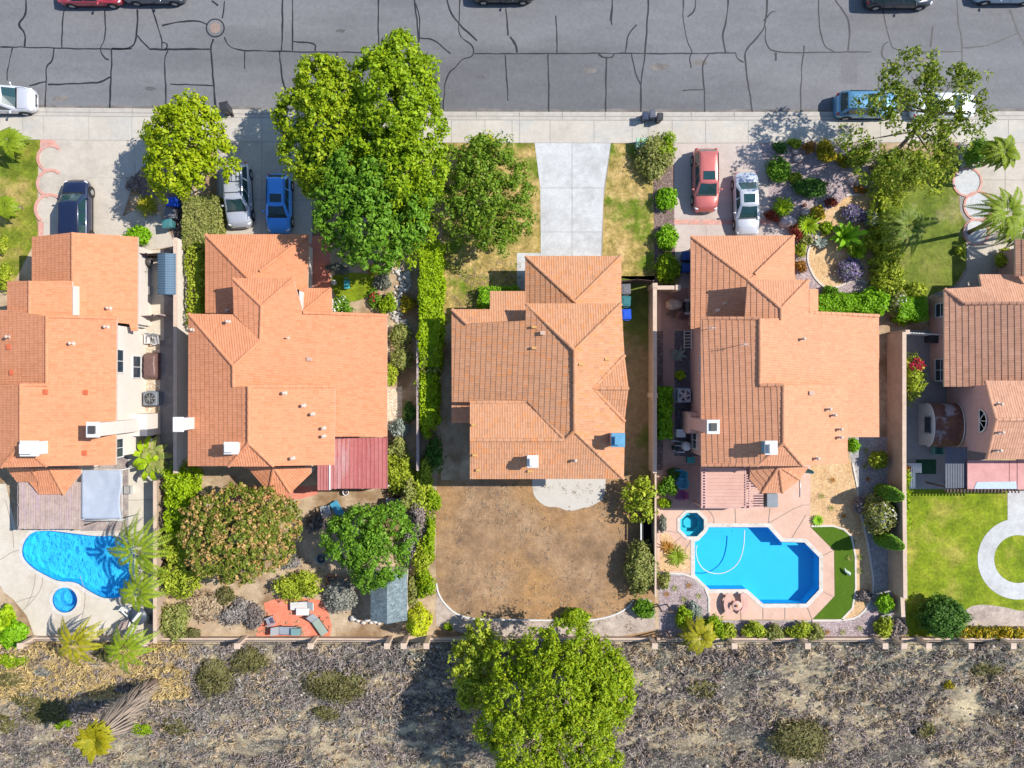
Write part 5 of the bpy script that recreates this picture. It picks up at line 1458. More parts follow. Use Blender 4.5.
# metal shed in the first side yard
def gable_shed(name, label, x0, y0, x1, y1, zE, zR, wallm, roofm, axis='y', over=.15, z=0):
    """px rectangle at eave height; ridge along axis"""
    a = P(x0,y0,zE); b = P(x1,y1,zE)
    xa, xb = a.x, b.x; yb_, ya = a.y, b.y
    t = thing(name, label, 'shed', ((xa+xb)/2,(ya+yb_)/2,z))
    mb = MB()
    i = over
    xm = (xa+xb)/2
    vs = [(xa+i,ya+i,z),(xb-i,ya+i,z),(xb-i,yb_-i,z),(xa+i,yb_-i,z),(xa+i,ya+i,zE),(xb-i,ya+i,zE),(xb-i,yb_-i,zE),(xa+i,yb_-i,zE),(xm,ya+i,zR-.06),(xm,yb_-i,zR-.06)]
    mb.add(vs, [(0,1,5,8,4),(1,2,6,5),(2,3,7,9,6),(3,0,4,7)]); mb.build('wall', wallm, t)
    rb = MB()
    for s, xe in ((-1,xa),(1,xb)):
        q = [(xe,ya,zE-.04),(xe,yb_,zE-.04),(xm,yb_,zR),(xm,ya,zR)]
        lo = [(x,y,zz-.06) for x,y,zz in q]
        rb.add(q+lo, [(0,1,2,3) if s > 0 else (3,2,1,0),(7,6,5,4) if s > 0 else (4,5,6,7),(0,4,5,1),(1,5,6,2),(3,7,4,0)])
    rb.build('roof', roofm, t)
    return t, (xa,xb,ya,yb_)
M['shed_blue'] = plain('shed_blue', (.10,.165,.235), .45, .15, var=.05)
t, q = gable_shed('metal_shed', 'blue grey metal shed with ribbed roof against the pale block wall', 157.3, 253.5, 175.5, 294.5, 2.1, 2.28, M['shed_blue'], M['shed_blue'], over=.05)
xa,xb,ya,yb_ = q
mb = MB()
n = 17
for i in range(n):
    y = ya+(yb_-ya)*(i+.5)/n
    mb.tube([(xa,y,2.075),((xa+xb)/2,y,2.295),(xb,y,2.075)], .022, 5)
mb.build('roof_rib', M['shed_blue'], t)
M['shingle'] = ground('shingle', [(.10,.135,.15), (.145,.185,.20), (.18,.22,.235)], 1.2, 14, speck=((.23,.28,.29), 5, .25), bump=.5, fmix=.4, stretch=(1,2,1))
t, q = gable_shed('garden_shed', 'small garden shed with grey blue shingle roof under the round green tree', 370.5, 571, 407, 620.5, 2.0, 2.75, plain('shed_wall', (.62,.56,.50), .7), M['shingle'])
# arched rust-roofed shed at the right
cA = P(915,425,1.2); xL = P(917,425,0).x; xR = P(962,425,2.0).x
yT = P(0,404,1.6).y; yB = P(0,446,1.6).y
ym = (yT+yB)/2; hw = (yT-yB)/2
t = thing('arched_shed', 'white ended shed with a curved rust brown roof beside the pink gable house', 'shed', ((xL+xR)/2, ym, 0))
arc = [(math.cos(R(a)), math.sin(R(a))) for a in range(0,181,12)]
mb = MB(); m = len(arc)
prof = [(ym+hw, 0)]+[(ym+hw*c, 1.35+.95*s) for c, s in arc]+[(ym-hw, 0)]
vs = [(xL+.1,y,zz) for y,zz in prof]+[(xR-.1,y,zz) for y,zz in prof]
k = len(prof)
mb.add(vs, [tuple(range(k)), tuple(reversed(range(k,2*k))), (0,k,k+1,1), (k-2,2*k-2,2*k-1,k-1)])
mb.build('wall', M['white_paint'], t)
M['rust'] = ground('rust', [(.10,.045,.04), (.16,.07,.05), (.26,.12,.06)], 1.2, 7, (.34,.30,.30), .8, (.58,.66), rough=.6, bump=.2, fmix=.3)
rb = MB()
for i in range(m-1):
    c0,s0 = arc[i]; c1,s1 = arc[i+1]
    for r_, fl in ((1.03,False),(1.0,True)):
        q = [(xL,ym+hw*c0*r_,1.35+.95*s0*r_),(xR,ym+hw*c0*r_,1.35+.95*s0*r_),(xR,ym+hw*c1*r_,1.35+.95*s1*r_),(xL,ym+hw*c1*r_,1.35+.95*s1*r_)]
        rb.poly(q[::-1] if fl else q)
rb.build('roof', M['rust'], t)
rr = MB()
for x in (xL, xR): rr.tube([(x,ym+hw*c*1.03,1.35+.95*s*1.03) for c,s in arc], .04, 6)
rr.build('roof_rim', M['stucco_white'], t)
w_ = MB(); w_.box((xL+.08,ym,1.35), (.08,1.25,.9)); w_.build('window_frame', M['galv'], t)
w_ = MB(); w_.box((xL+.05,ym,1.35), (.06,1.1,.75)); w_.build('window_pane', M['glass_dark'], t)

# ---- patio covers and pergolas
def slab_px(mb, pts, z0, z1, mi=0):
    mb.prism([(q.x,q.y) for q in PP(pts, z1)], z0, z1, mi)
t = thing('patio_cover', 'weathered wooden board patio cover over the deck beside the kidney pool', 'patio cover', P(48,505))
bd = MB(); n = 26
for i in range(n):
    xa_ = 19+(81-19)*i/n; xb_ = 19+(81-19)*(i+1)/n-.28
    slab_px(bd, [(xa_,482+random.uniform(-.3,.3)),(xb_,482),(xb_,529+random.uniform(-.4,.4)),(xa_,529)], 2.42, 2.46)
M['boards'] = ground('boards', [(.33,.24,.20), (.42,.32,.28), (.47,.37,.30)], 1.6, 6, (.42,.31,.33), 1.8, (.5,.62), bump=.4, stretch=(3.5,.35,1), fmix=.3)
bd.build('roof_board', M['boards'], t)
be = MB()
for py in (484,505,527.5): slab_px(be, [(18,py-1),(82,py-1),(82,py+1),(18,py+1)], 2.22, 2.415)
for px in (18.5,81): slab_px(be, [(px-1,481),(px+1,481),(px+1,530),(px-1,530)], 2.0, 2.219)
be.build('beam', M['wood_grey'], t)
for px, py in ((19,528),(80.5,528),(19,484),(80.5,484)):
    q = P(px,py,2.4); MB().box((q.x,q.y,1.0), (.13,.13,2.0)).build('post', M['wood_grey'], t)
t = thing('canopy', 'grey fabric canopy stretched over a white frame beside the wooden patio cover', 'canopy', P(101,497))
vs = []; fs = []; N = 18
for i in range(N+1):
    for j in range(N+1):
        u, v = i/N, j/N
        px = 81.3+39.5*u+(1.2*math.sin(v*7)*u*u if u > .5 else 0); py = 470+49*v
        zz = 2.5-.10*math.sin(math.pi*u)*math.sin(math.pi*v)+.035*noise.noise(Vector((u*3.5+v*2.5,v*3.5-u*2,1)))+.05*abs(noise.noise(Vector((u*2.2-v*1.1,v*2.2+u,4))))
        vs.append(P(px,py,zz))
fs = [(i*(N+1)+j, i*(N+1)+j+1, (i+1)*(N+1)+j+1, (i+1)*(N+1)+j) for i in range(N) for j in range(N)]
mb = MB().add([tuple(v) for v in vs], fs, 0, True); o = mb.build('fabric', plain('canopy_grey', (.36,.40,.47), .8, var=.06), t)
sd = o.modifiers.new('thick', 'SOLIDIFY'); sd.thickness = .012
fr = MB()
cs = [P(81.5,470,2.42),P(122,470,2.42),P(122,520,2.42),P(81.5,520,2.42)]
for a, b in zip(cs, cs[1:]+cs[:1]): fr.tube([a,b], .03, 6)
fr.build('frame', M['white_paint'], t)
for c_ in cs: MB().tube([(c_.x,c_.y,0),c_], .035, 8).build('post', M['white_paint'], t)
t = thing('patio_cover', 'faded red metal panel patio cover joined to the orange house', 'patio cover', P(358,462))
M['red_metal'] = ground('red_metal', [(.38,.105,.10), (.43,.14,.13), (.46,.185,.17)], .5, 8, (.50,.34,.33), .55, (.56,.72), rough=.55, bump=.1, stretch=(2.5,.22,1), fmix=.2)
rp = MB()
for i in range(14):
    a = 330+57*i/14; b = 330+57*(i+1)/14
    slab_px(rp, [(a,437.5),(b-.35,437.5),(b-.35,488.5),(a,489.5 if i < 2 else 488.7)], 2.72-.015*i, 2.80-.015*i)
    pm_ = P(b-.2,437.5,2.8); pn_ = P(b-.2,488.5,2.8)
    rp.box(((pm_.x+pn_.x)/2,(pm_.y+pn_.y)/2,2.80-.015*i), (.05,abs(pm_.y-pn_.y),.06))
for i in range(4):
    a = 317.5+12.3*i/4; b = 317.5+12.3*(i+1)/4
    slab_px(rp, [(a,464),(b-.3,464),(b-.3,490.3),(a,490.3)], 2.60+.03*i, 2.68+.03*i)
rp.build('roof_panel', M['red_metal'], t)
be = MB(); slab_px(be, [(329,437),(330.4,437),(330.4,490),(329,490)], 2.5, 2.84); slab_px(be, [(318,487),(387,487),(387,488.4),(318,488.4)], 2.4, 2.575)
be.build('beam', M['white_paint'], t)
for px, py in ((319,488),(352,488),(385,488)):
    q = P(px,py,2.5); MB().box((q.x,q.y,1.2), (.12,.12,2.4)).build('post', M['white_paint'], t)
M['pink_paint'] = plain('pink_paint', (.56,.34,.30), .6, var=.06)
t = thing('pergola', 'pink pergola with one solid panel and open slats above the turquoise pool', 'pergola', P(733,487))
pn = MB()
for i in range(11):
    a = 468+39.2*i/11; b = a+39.2/11-.12
    slab_px(pn, [(706.3,a),(745,a),(745,b),(706.3,b)], 2.55, 2.60)
pn.build('roof_panel', ground('pergola_panel', [(.52,.31,.25), (.58,.36,.29)], .8, 9, fmix=.15, bump=.1), t)
sl = MB()
for i in range(14):
    a = 468+39*i/14; slab_px(sl, [(701.5,a),(706,a),(706,a+1.3),(701.5,a+1.3)], 2.62, 2.68)
sl.build('slats', M['pink_paint'], t); sl = MB()
for i in range(13):
    a = 474.5+32*i/13; slab_px(sl, [(745.5,a),(763.5,a),(763.5,a+1.2),(745.5,a+1.2)], 2.62, 2.68)
sl.build('slats', M['pink_paint'], t)
be = MB()
for px in (702,706,745.5,750): slab_px(be, [(px-.8,466),(px+.8,466),(px+.8,508),(px-.8,508)], 2.42, 2.617)
slab_px(be, [(701,506.5),(764,506.5),(764,508.3),(701,508.3)], 2.2, 2.418)
be.build('beam', M['pink_paint'], t)
for px, py in ((702.5,507),(748,507),(762.5,507)):
    q = P(px,py,2.4); MB().box((q.x,q.y,1.1), (.14,.14,2.2)).build('post', M['pink_paint'], t)
t = thing('patio_cover', 'pink flat patio cover with a pale blue tarp strip, above the bright lawn', 'patio cover', P(995,475))
rp = MB(); slab_px(rp, [(967.5,460.5),(1009,460.5),(1009,489),(967.5,489)], 2.52, 2.60); slab_px(rp, [(1009.6,460.5),(1017,460.5),(1017,489),(1009.6,489)], 2.52, 2.61); slab_px(rp, [(1017.5,459.5),(1060,459.5),(1060,489.5),(1017.5,489.5)], 2.5, 2.64)
rp.build('roof_panel', ground('pink_panel', [(.50,.25,.235), (.57,.31,.29)], .6, 9, bump=.15, fmix=.2), t)
tp = MB(); slab_px(tp, [(977,482),(1016,481.5),(1017,488.8),(974,488.8)], 2.615, 2.625); tp.build('tarp', plain('tarp_blue', (.36,.45,.58), .5), t)
be = MB(); slab_px(be, [(966.5,460),(968,460),(968,490),(966.5,490)], 2.3, 2.5); slab_px(be, [(945,489.4),(1060,489.4),(1060,491),(945,491)], 2.3, 2.49)
be.build('beam', M['wood_dark'], t)
for px in (968,1000,1030):
    q = P(px,490,2.3); MB().box((q.x,q.y,1.15), (.13,.13,2.3)).build('post', M['wood_dark'], t)
sl = MB()
for i in range(22):
    px = 947+i*3.4; slab_px(sl, [(px,489),(px+1.2,489),(px+1.2,493.2),(px,493.2)], 2.5, 2.56)
sl.build('rafter_tails', M['wood_dark'], t)
t = thing('slatted_screen', 'dark see-through shade screen on posts beside the pink patio cover', 'shade screen', P(956,470))
sl = MB()
for i in range(9):
    px = 945.5+i*2.45; slab_px(sl, [(px,447),(px+1.9,447),(px+1.9,488),(px,488)], 2.40, 2.43)
sl.build('slats', plain('screen_dark', (.10,.11,.14), .7), t)
for px, py in ((946,448),(946,487),(965,487)):
    q = P(px,py,2.4); MB().box((q.x,q.y,1.2), (.1,.1,2.4)).build('post', M['wood_dark'], t)

# ---- patio furniture
def chair(name, label, px, py, rot, mat, cat='chair', z=0.0, group=None, w=.6):
    p = P(px,py,.5); p.z = z
    t = thing(name, label, cat, p, R(rot), group, local=True)
    s = MB()
    for i in range(5): s.box((-.02+.11*(i-2),0,.40-.012*(2-i)), (.095,w,.03))
    s.build('seat', mat, t)
    b = MB()
    for i in range(5): b.add([(-.28,(i-2)*w/5-w/11,.38),(-.28,(i-2)*w/5+w/11,.38),(-.50,(i-2)*w/5+w/11,.98),(-.50,(i-2)*w/5-w/11,.98),(-.31,(i-2)*w/5-w/11,.38),(-.31,(i-2)*w/5+w/11,.38),(-.53,(i-2)*w/5+w/11,.98),(-.53,(i-2)*w/5-w/11,.98)], [(0,1,2,3),(7,6,5,4),(0,4,5,1),(1,5,6,2),(2,6,7,3),(3,7,4,0)])
    b.build('backrest', mat, t)
    for s_ in (-1,1):
        MB().box((-.05,s_*(w/2+.05),.60), (.62,.1,.03)).build('armrest', mat, t)
        for x in (-.28,.24): MB().box((x,s_*(w/2+.02),.29), (.05,.05,.58)).build('leg', mat, t)
    return t
M['teal_plastic'] = plain('teal_plastic', (.02,.22,.32), .4)
M['steel_blue'] = plain('steel_blue', (.06,.27,.40), .4)
M['purple_fabric'] = plain('purple_fabric', (.22,.05,.16), .8)
chair('garden_chair', 'teal slatted chair in the pergola shade, upper of two', 679,475,180, M['teal_plastic'], group='teal chairs in the pergola shade')
chair('garden_chair', 'teal slatted chair in the pergola shade, lower of two', 680,483,170, M['steel_blue'], group='teal chairs in the pergola shade')
chair('garden_chair', 'purple chair below the two teal chairs beside the shrubs', 680,495,180, M['purple_fabric'], w=.5)
chair('garden_chair', 'brown chair in the shaded courtyard under the short tan wall', 672,312,150, plain('chair_brown', (.20,.11,.08), .7), w=.5)
chair('garden_chair', 'reddish chair beside the barbecue in the shaded courtyard', 683,314,100, plain('chair_red', (.30,.14,.12), .7), w=.5)
p = P(691,460,.5)
t = thing('storage_box', 'small teal storage box by the pool equipment', 'storage box', (p.x,p.y,0))
MB().bbox((p.x,p.y,.25), (.52,.42,.5), b=.03).build('box_body', plain('box_teal', (.02,.18,.18), .5), t); MB().bbox((p.x,p.y,.53), (.56,.46,.06), b=.02).build('lid', plain('box_teal_lid', (.03,.24,.24), .5), t)
# round table with two curved benches
p = P(735.5,604.5,.4)
M['bench_pink'] = plain('bench_pink', (.58,.34,.28), .6)
t = thing('patio_table', 'small round stone table between two curved benches by the turquoise pool', 'table', (p.x,p.y,0))
MB().lathe((p.x,p.y,0), [(.34,.66),(.36,.68),(.36,.73),(.33,.75),(0,.75)], 24).build('tabletop', M['bench_pink'], t)
MB().lathe((p.x,p.y,0), [(.2,0),(.2,.06),(.11,.12),(.10,.5),(.18,.66)], 16).build('pedestal', M['bench_pink'], t)
o = MB().lathe((p.x-.02,p.y+.02,.752), [(.08,0),(.1,.1),(.06,.16),(.02,.16)], 12).build('bowl', plain('bowl_clay', (.42,.20,.08), .6), None, (p.x,p.y,.752)); tag(o, 'small clay bowl standing on the round stone table', 'bowl')
for a0, px, py, lab in ((180,726.5,604,'curved pink stone bench left of the round table'),(0,745,603,'curved pink stone bench right of the round table')):
    q = P(px,py,.4)
    cx = q.x+(.75 if a0 == 180 else -.75)
    t = thing('curved_bench', lab, 'bench', (q.x,q.y,0), group='curved benches by the pool')
    pts = [(cx+.78*math.cos(R(a0+a)), q.y+.95*math.sin(R(a0+a))) for a in range(-48,49,8)]
    MB().strip(pts, .36, .40, .47).build('seat', M['bench_pink'], t)
    for k_ in (2,len(pts)-3): MB().box((pts[k_][0],pts[k_][1],.2), (.26,.16,.4)).build('leg', M['bench_pink'], t)
# AC unit, pump, filter
def ac(label, px, py, s=.85, h=.8, col=(.40,.44,.47), rot=0):
    p = P(px,py,.6); p.z = 0
    t = thing('air_conditioner', label, 'air conditioner', p)
    c_ = MB().bbox((p.x,p.y,h/2+.06), (s,s,h), rot, b=.04); c_.box((p.x,p.y,.03), (s+.15,s+.15,.06), rot)
    c_.build('case', plain('ac_case', col, .5), t)
    g_ = MB().lathe((p.x,p.y,h+.062), [(s*.43,.0),(s*.43,.012),(s*.1,.012)], 28, smooth=False); g_.build('fan_well', M['trim_black'], t)
    f_ = MB()
    for a in range(0,360,72): f_.box((p.x+math.cos(R(a))*s*.24,p.y+math.sin(R(a))*s*.24,h+.085), (s*.36,.13,.012), R(a+12))
    f_.lathe((p.x,p.y,h+.07), [(.08,.0),(.08,.03),(0,.03)], 12); f_.build('fan', M['galv'] if col[0] > .3 else M['trim_black'], t)
    r_ = MB()
    for k_ in (.15,.27,.4): r_.tube([(p.x+math.cos(R(a))*s*k_,p.y+math.sin(R(a))*s*k_,h+.10) for a in range(0,361,20)], .008, 4, caps=False)
    for a in range(0,360,45): r_.tube([(p.x,p.y,h+.11),(p.x+math.cos(R(a))*s*.42,p.y+math.sin(R(a))*s*.42,h+.09)], .008, 4)
    r_.build('grille', M['galv'], t)
    return t
ac('pale air conditioner with a round fan grille beside the pink house wall', 683.5,395.5, .95, .85)
ac('grey square air conditioner on the pebble strip beside the orange house', 151.5,398.5, 1.0, .8, (.17,.19,.22))
p = P(680,433,.5)
t = thing('pump_cabinet', 'white square cabinet beside the pool filter', 'cabinet', (p.x,p.y,0))
MB().bbox((p.x,p.y,.4), (.62,.52,.8), b=.03).build('case', M['white_paint'], t); MB().bbox((p.x,p.y,.83), (.68,.58,.06), b=.02).build('lid', M['white_paint'], t)
p = P(686,446,.5)
t = thing('pool_filter', 'white round pool filter tank with pipes beside the pink house', 'pool filter', (p.x,p.y,0))
MB().lathe((p.x,p.y,0), [(.30,.05),(.33,.12),(.33,.75),(.28,.9),(.1,.97),(0,.97)], 20).build('tank', M['white_paint'], t)
pb = MB()
pb.tube([(p.x-.3,p.y,.3),(p.x-.8,p.y,.3),(p.x-.8,p.y-.4,.3)], .045, 8); pb.tube([(p.x-.2,p.y+.28,.2),(p.x-.7,p.y+.35,.2),(p.x-1.0,p.y+.35,.2)], .045, 8); pb.tube([(p.x-.1,p.y-.3,.5),(p.x-.1,p.y-.45,.5),(p.x-.75,p.y-.45,.35)], .045, 8)
pb.build('pipes', M['white_paint'], t)
MB().tube([(p.x-.95,p.y-.15,.25),(p.x-.55,p.y-.15,.25)], .16, 14).build('pump', M['trim_black'], t)
p0_ = P(688,329); 
t = thing('ladder', 'white ladder leaning flat against the pink house wall', 'ladder', (P(688,330,1).x,P(0,345,1).y,0))
xw_ = P(701,340,5).x+.45
lb = MB(); y1_, y2_ = P(0,330,.6).y, P(0,349,.6).y
for dx_ in (0,): 
    lb.box((xw_-.10,(y1_+y2_)/2,.95), (.05,abs(y1_-y2_),.09)); lb.box((xw_-.50,(y1_+y2_)/2,.35), (.05,abs(y1_-y2_),.09))
lb.build('rail', M['white_paint'], t)
rg = MB()
for i in range(6):
    y = y1_+(y2_-y1_)*(i+.5)/6; rg.tube([(xw_-.10,y,.95),(xw_-.50,y,.35)], .022, 6)
rg.build('rung', M['white_paint'], t)
# barbecues
def bbq(label, px, py, rot, lidc=(.04,.04,.045), w=1.1, d=.55):
    p = P(px,py,.7); p.z = 0
    t = thing('barbecue', label, 'barbecue', p, R(rot), local=True)
    MB().box((0,0,.42), (w*.62,d*.9,.66)).build('cart', M['trim_black'], t)
    lid = plain('bbq_lid', lidc, .35, .3)
    l = MB(); pr = [(-d/2,.78),(-d/2,.9),(-d*.3,1.08),(d*.1,1.12),(d*.4,1.0),(d/2,.82),(d/2,.78)]
    vs = [(-w*.32,y,z) for y,z in pr]+[(w*.32,y,z) for y,z in pr]; k = len(pr)
    l.add(vs, [tuple(reversed(range(k))), tuple(range(k,2*k))]+[(i,i+1,k+i+1,k+i) for i in range(k-1)])
    l.build('lid', lid, t)
    for s in (-1,1): MB().bbox((s*w*.42,0,.80), (w*.19,d*.9,.04), b=.01).build('side_shelf', M['galv'], t)
    MB().tube([(-w*.22,-d*.5-.03,.92),(w*.22,-d*.5-.03,.92)], .018, 6).build('handle', M['galv'], t)
    for sx in (-1,1): MB().tube([(sx*w*.3,-d*.3,.08),(sx*w*.3+.05*sx,-d*.3,.08)], .08, 12).build('wheel', M['trim_black'], t)
    return t
bbq('black barbecue beside the salmon patio roof and the loose hedge', 394,501,0)
bbq('dark barbecue in the shaded courtyard beside the reddish chair', 688,307,90)
bbq('dark covered barbecue on the side yard of the orange house below the chimney', 149,434,100, (.10,.10,.12))
# rock shelf in the courtyard
p = P(673,305,.6)
o = MB().ball((p.x+.1,p.y+.05,.45), (.62,.42,.5), 12, rough=.3, seed=3).build('boulder', M['cap_tan'], None, (p.x,p.y,0)); tag(o, 'tan boulder in the shaded courtyard by the short wall', 'boulder')
# covered heap, chairs and bits in the first side yard
p = P(150,366,.6)
mb = MB(); N = 14; vs = []
for i in range(N+1):
    for j in range(N+1):
        u, v = i/N*2-1, j/N*2-1
        e = max(abs(u), abs(v))
        z_ = .82*(1-max(0,(e-.72)/.28)**1.6)+.05*noise.noise(Vector((u*3,v*5,2)))
        vs.append((p.x+u*.52+.05*noise.noise(Vector((v*3,u,7))), p.y+v*1.0, max(.02,z_)))
mb.add(vs, [(i*(N+1)+j,(i+1)*(N+1)+j,(i+1)*(N+1)+j+1,i*(N+1)+j+1) for i in range(N) for j in range(N)], 0, True)
o = mb.build('covered_barbecue', plain('brown_cover', (.15,.085,.075), .45, var=.15), None, (p.x,p.y,0)); tag(o, 'long island under a crinkled brown cover beside the orange house', 'cover')
chair('garden_chair', 'white framed chair above the brown covered island, left one', 149,340,-90, M['white_paint'], w=.42)
chair('garden_chair', 'pale grey chair above the brown covered island, right one', 156,341,-80, M['galv'], w=.36)
p = P(151,262.5,.5)
t = thing('kettle_grill', 'round dark kettle grill left of the blue metal shed', 'barbecue', (p.x,p.y,0))
MB().lathe((p.x,p.y,.55), [(.08,0),(.26,.12),(.30,.24),(.27,.36),(.12,.46),(0,.48)], 20).build('bowl', M['dark_metal'], t)
for a in (90,210,330): MB().tube([(p.x+.32*math.cos(R(a)),p.y+.32*math.sin(R(a)),0),(p.x+.15*math.cos(R(a)),p.y+.15*math.sin(R(a)),.62)], .018, 6).build('leg', M['galv'], t)
def bike(label, px, py, rot, col):
    p = P(px,py,.5); p.z = 0
    t = thing('bicycle', label, 'bicycle', p, R(rot), local=True)
    for x in (-.52,.52):
        w = MB().tube([(x+.33*math.cos(R(a)),0,.34+.33*math.sin(R(a))) for a in range(0,361,18)], .025, 6, caps=False)
        for a in range(0,180,30): w.tube([(x+.32*math.cos(R(a)),0,.34+.32*math.sin(R(a))),(x-.32*math.cos(R(a)),0,.34-.32*math.sin(R(a)))], .005, 4)
        w.build('wheel', M['tyre'], t)
    f = MB()
    for a, b in (((-.52,0,.34),(-.15,0,.34)),((-.15,0,.34),(-.28,0,.82)),((-.52,0,.34),(-.26,0,.75)),((-.15,0,.34),(.36,0,.80)),((-.26,0,.76),(.36,0,.84)),((.34,0,.9),(.52,0,.34))): f.tube([a,b], .022, 6)
    f.build('frame', plain('bike_frame', col, .4), t)
    MB().tube([(.32,-.26,.98),(.34,0,.95),(.32,.26,.98)], .018, 6).build('handlebar', M['trim_black'], t)
    MB().ball((-.29,0,.86), (.13,.07,.035), 8).build('saddle', M['trim_black'], t)
bike('pale bicycle standing beside the house left of the blue metal shed', 147,277,85,(.6,.6,.6))
def side_bench(label, px, py, sx, sy):
    p = P(px,py,.4)
    t = thing('side_table', label, 'table', (p.x,p.y,0))
    MB().box((p.x,p.y,.48), (sx,sy,.04)).build('tabletop', M['white_paint'], t)
    for a in (-1,1):
        for b in (-1,1): MB().box((p.x+a*(sx/2-.04),p.y+b*(sy/2-.04),.23), (.05,.05,.46)).build('leg', M['galv'], t)
side_bench('small white side table near the house wall above the grey fence', 142,289.5,.4,.55)
side_bench('narrow pale side table right of the white one above the grey fence', 148,290.5,.3,.6)
p = P(142,322,1.0)
t = thing('storage_cabinet', 'white upright cabinet against the house below the grey fence', 'cabinet', (P(142,322).x,P(142,322).y,0))
MB().bbox((P(143,322).x,P(143,322).y,.55), (.5,.9,1.1), b=.02).build('case', M['white_paint'], t); MB().bbox((P(143,322).x,P(143,322).y,1.12), (.55,.95,.04), b=.01).build('top', M['white_paint'], t)
# pots
def pot(label, px, py, r, h, col, soil=True, cat='pot'):
    p = P(px,py,h); p.z = 0
    t = thing('plant_pot', label, cat, p)
    MB().lathe((p.x,p.y,0), [(r*.7,0),(r*.95,h*.8),(r*1.05,h*.82),(r*1.05,h),(r*.85,h),(r*.82,h*.8)], 20).build('pot', plain('pot_clay', col, .6), t)
    MB().lathe((p.x,p.y,0), [(r*.84,h*.82),(0,h*.84)], 16).build('soil', M['mulch'], t)
    return t
pot('large dark blue round pot in the tree shade', 321,559,.33,.5,(.05,.14,.20))
pot('terracotta pot beside the round grey dry shrub', 330,579.5,.27,.4,(.55,.20,.10))
pot('white pot in front of the salmon patio roof', 345.5,492.5,.22,.35,(.75,.72,.70))
pot('small terracotta pot by the pink house front garden', 805,205,.14,.25,(.45,.16,.09))
# blue sled-like lounger and grey crate under the tree
p = P(338.5,511.5,.4); a_ = R(-58)
t = thing('sun_lounger', 'blue padded lounger lying in the shade behind the salmon patio roof', 'lounger', (p.x,p.y,0), a_, local=True)
MB().bbox((-.2,0,.34), (1.2,.62,.09), b=.03).build('seat', M['steel_blue'], t)
mb = MB(); mb.add([(.4,-.31,.32),(.4,.31,.32),(.85,.31,.72),(.85,-.31,.72),(.4,-.31,.40),(.4,.31,.40),(.82,.31,.80),(.82,-.31,.80)], [(3,2,1,0),(4,5,6,7),(0,1,5,4),(1,2,6,5),(2,3,7,6),(3,0,4,7)]); mb.build('backrest', M['steel_blue'], t)
for x in (-.7,.35):
    for y in (-.26,.26): MB().box((x,y,.15), (.05,.05,.3)).build('leg', M['trim_black'], t)
chair('garden_chair', 'grey chair beside the blue lounger in the tree shade', 325.5,509.5,100, M['galv'], w=.5)
# brick patio set
def lounger(label, px, py, rot, m1, m2, group=None):
    p = P(px,py,.35); p.z = 0
    t = thing('sun_lounger', label, 'lounger', p, R(rot), group, local=True)
    MB().bbox((-.22,0,.30), (1.25,.58,.07), b=.02).build('seat', m1, t)
    mb = MB(); mb.add([(.42,-.29,.28),(.42,.29,.28),(.95,.29,.62),(.95,-.29,.62),(.42,-.29,.35),(.42,.29,.35),(.92,.29,.69),(.92,-.29,.69)], [(3,2,1,0),(4,5,6,7),(0,1,5,4),(1,2,6,5),(2,3,7,6),(3,0,4,7)]); mb.build('backrest', m2, t)
    f = MB()
    for s in (-1,1): f.tube([(-.85,s*.31,.27),(.42,s*.31,.27)], .025, 6)
    f.build('frame', M['trim_black'], t)
    for x in (-.75,.35):
        for s in (-1,1): MB().box((x,s*.3,.13), (.05,.05,.26)).build('leg', M['trim_black'], t)
lounger('grey lounger at the lower edge of the red brick patio', 284.5,631,178, M['galv'], plain('sling_grey', (.25,.25,.26), .7))
lounger('pale lounger at the top of the red brick patio', 301.5,606,2, plain('sling_pale', (.55,.52,.50), .7), M['white_paint'])
lounger('green grey lounger turned askew at the right of the red brick patio', 318,625,125, plain('sling_green', (.28,.33,.27), .7), M['galv'])
side_bench('white low table at the top of the red brick patio', 303,611.5,.95,.5)
chair('garden_chair', 'small grey chair at the left end of the red brick patio', 269.5,621.5,200, M['galv'], w=.45)
p = P(296,631.5,.4)
t = thing('storage_box', 'teal grey deck box at the lower edge of the red brick patio', 'storage box', (p.x,p.y,0))
MB().bbox((p.x,p.y,.26), (.62,.46,.52), b=.03).build('box_body', plain('box_tealgrey', (.10,.20,.20), .5), t); MB().bbox((p.x,p.y,.55), (.66,.5,.06), b=.02).build('lid', plain('box_tealgrey_lid', (.16,.28,.27), .5), t)
# deck box and closed parasol near the second pool
p = P(770.5,499.5,.4)
t = thing('storage_box', 'slate grey deck box beside the pergola', 'storage box', (p.x,p.y,0))
MB().bbox((p.x,p.y,.38), (.75,.95,.76), b=.03).build('box_body', plain('box_slate', (.10,.115,.13), .5), t); MB().bbox((p.x,p.y,.79), (.8,1.0,.06), b=.02).build('lid', plain('box_slate_lid', (.20,.23,.26), .5), t)
p = P(808,471,1.2)
t = thing('closed_parasol', 'small folded teal parasol at the corner of the bay roof', 'parasol', (p.x,p.y,0))
MB().tube([(p.x,p.y,0),(p.x,p.y,2.35)], .025, 8).build('pole', M['galv'], t)
MB().lathe((p.x,p.y,0), [(.20,.95),(.16,1.2),(.13,1.9),(.04,2.3),(0,2.34)], 10).build('canopy', plain('parasol_teal', (.10,.32,.34), .8), t)
MB().lathe((p.x,p.y,0), [(.24,0),(.24,.06),(.06,.1)], 16).build('base', M['galv'], t)
q1, q2 = P(800,478,.03), P(800,497,.03)
o = MB().tube([(q1.x,q1.y,.03),(q1.x+.02,(q1.y+q2.y)/2,.03),(q2.x,q2.y,.03)], .035, 6).build('pool_pole', M['galv'], None, (q1.x,q1.y,0)); tag(o, 'thin grey pole lying on the pink deck beside the bay roof', 'pole')
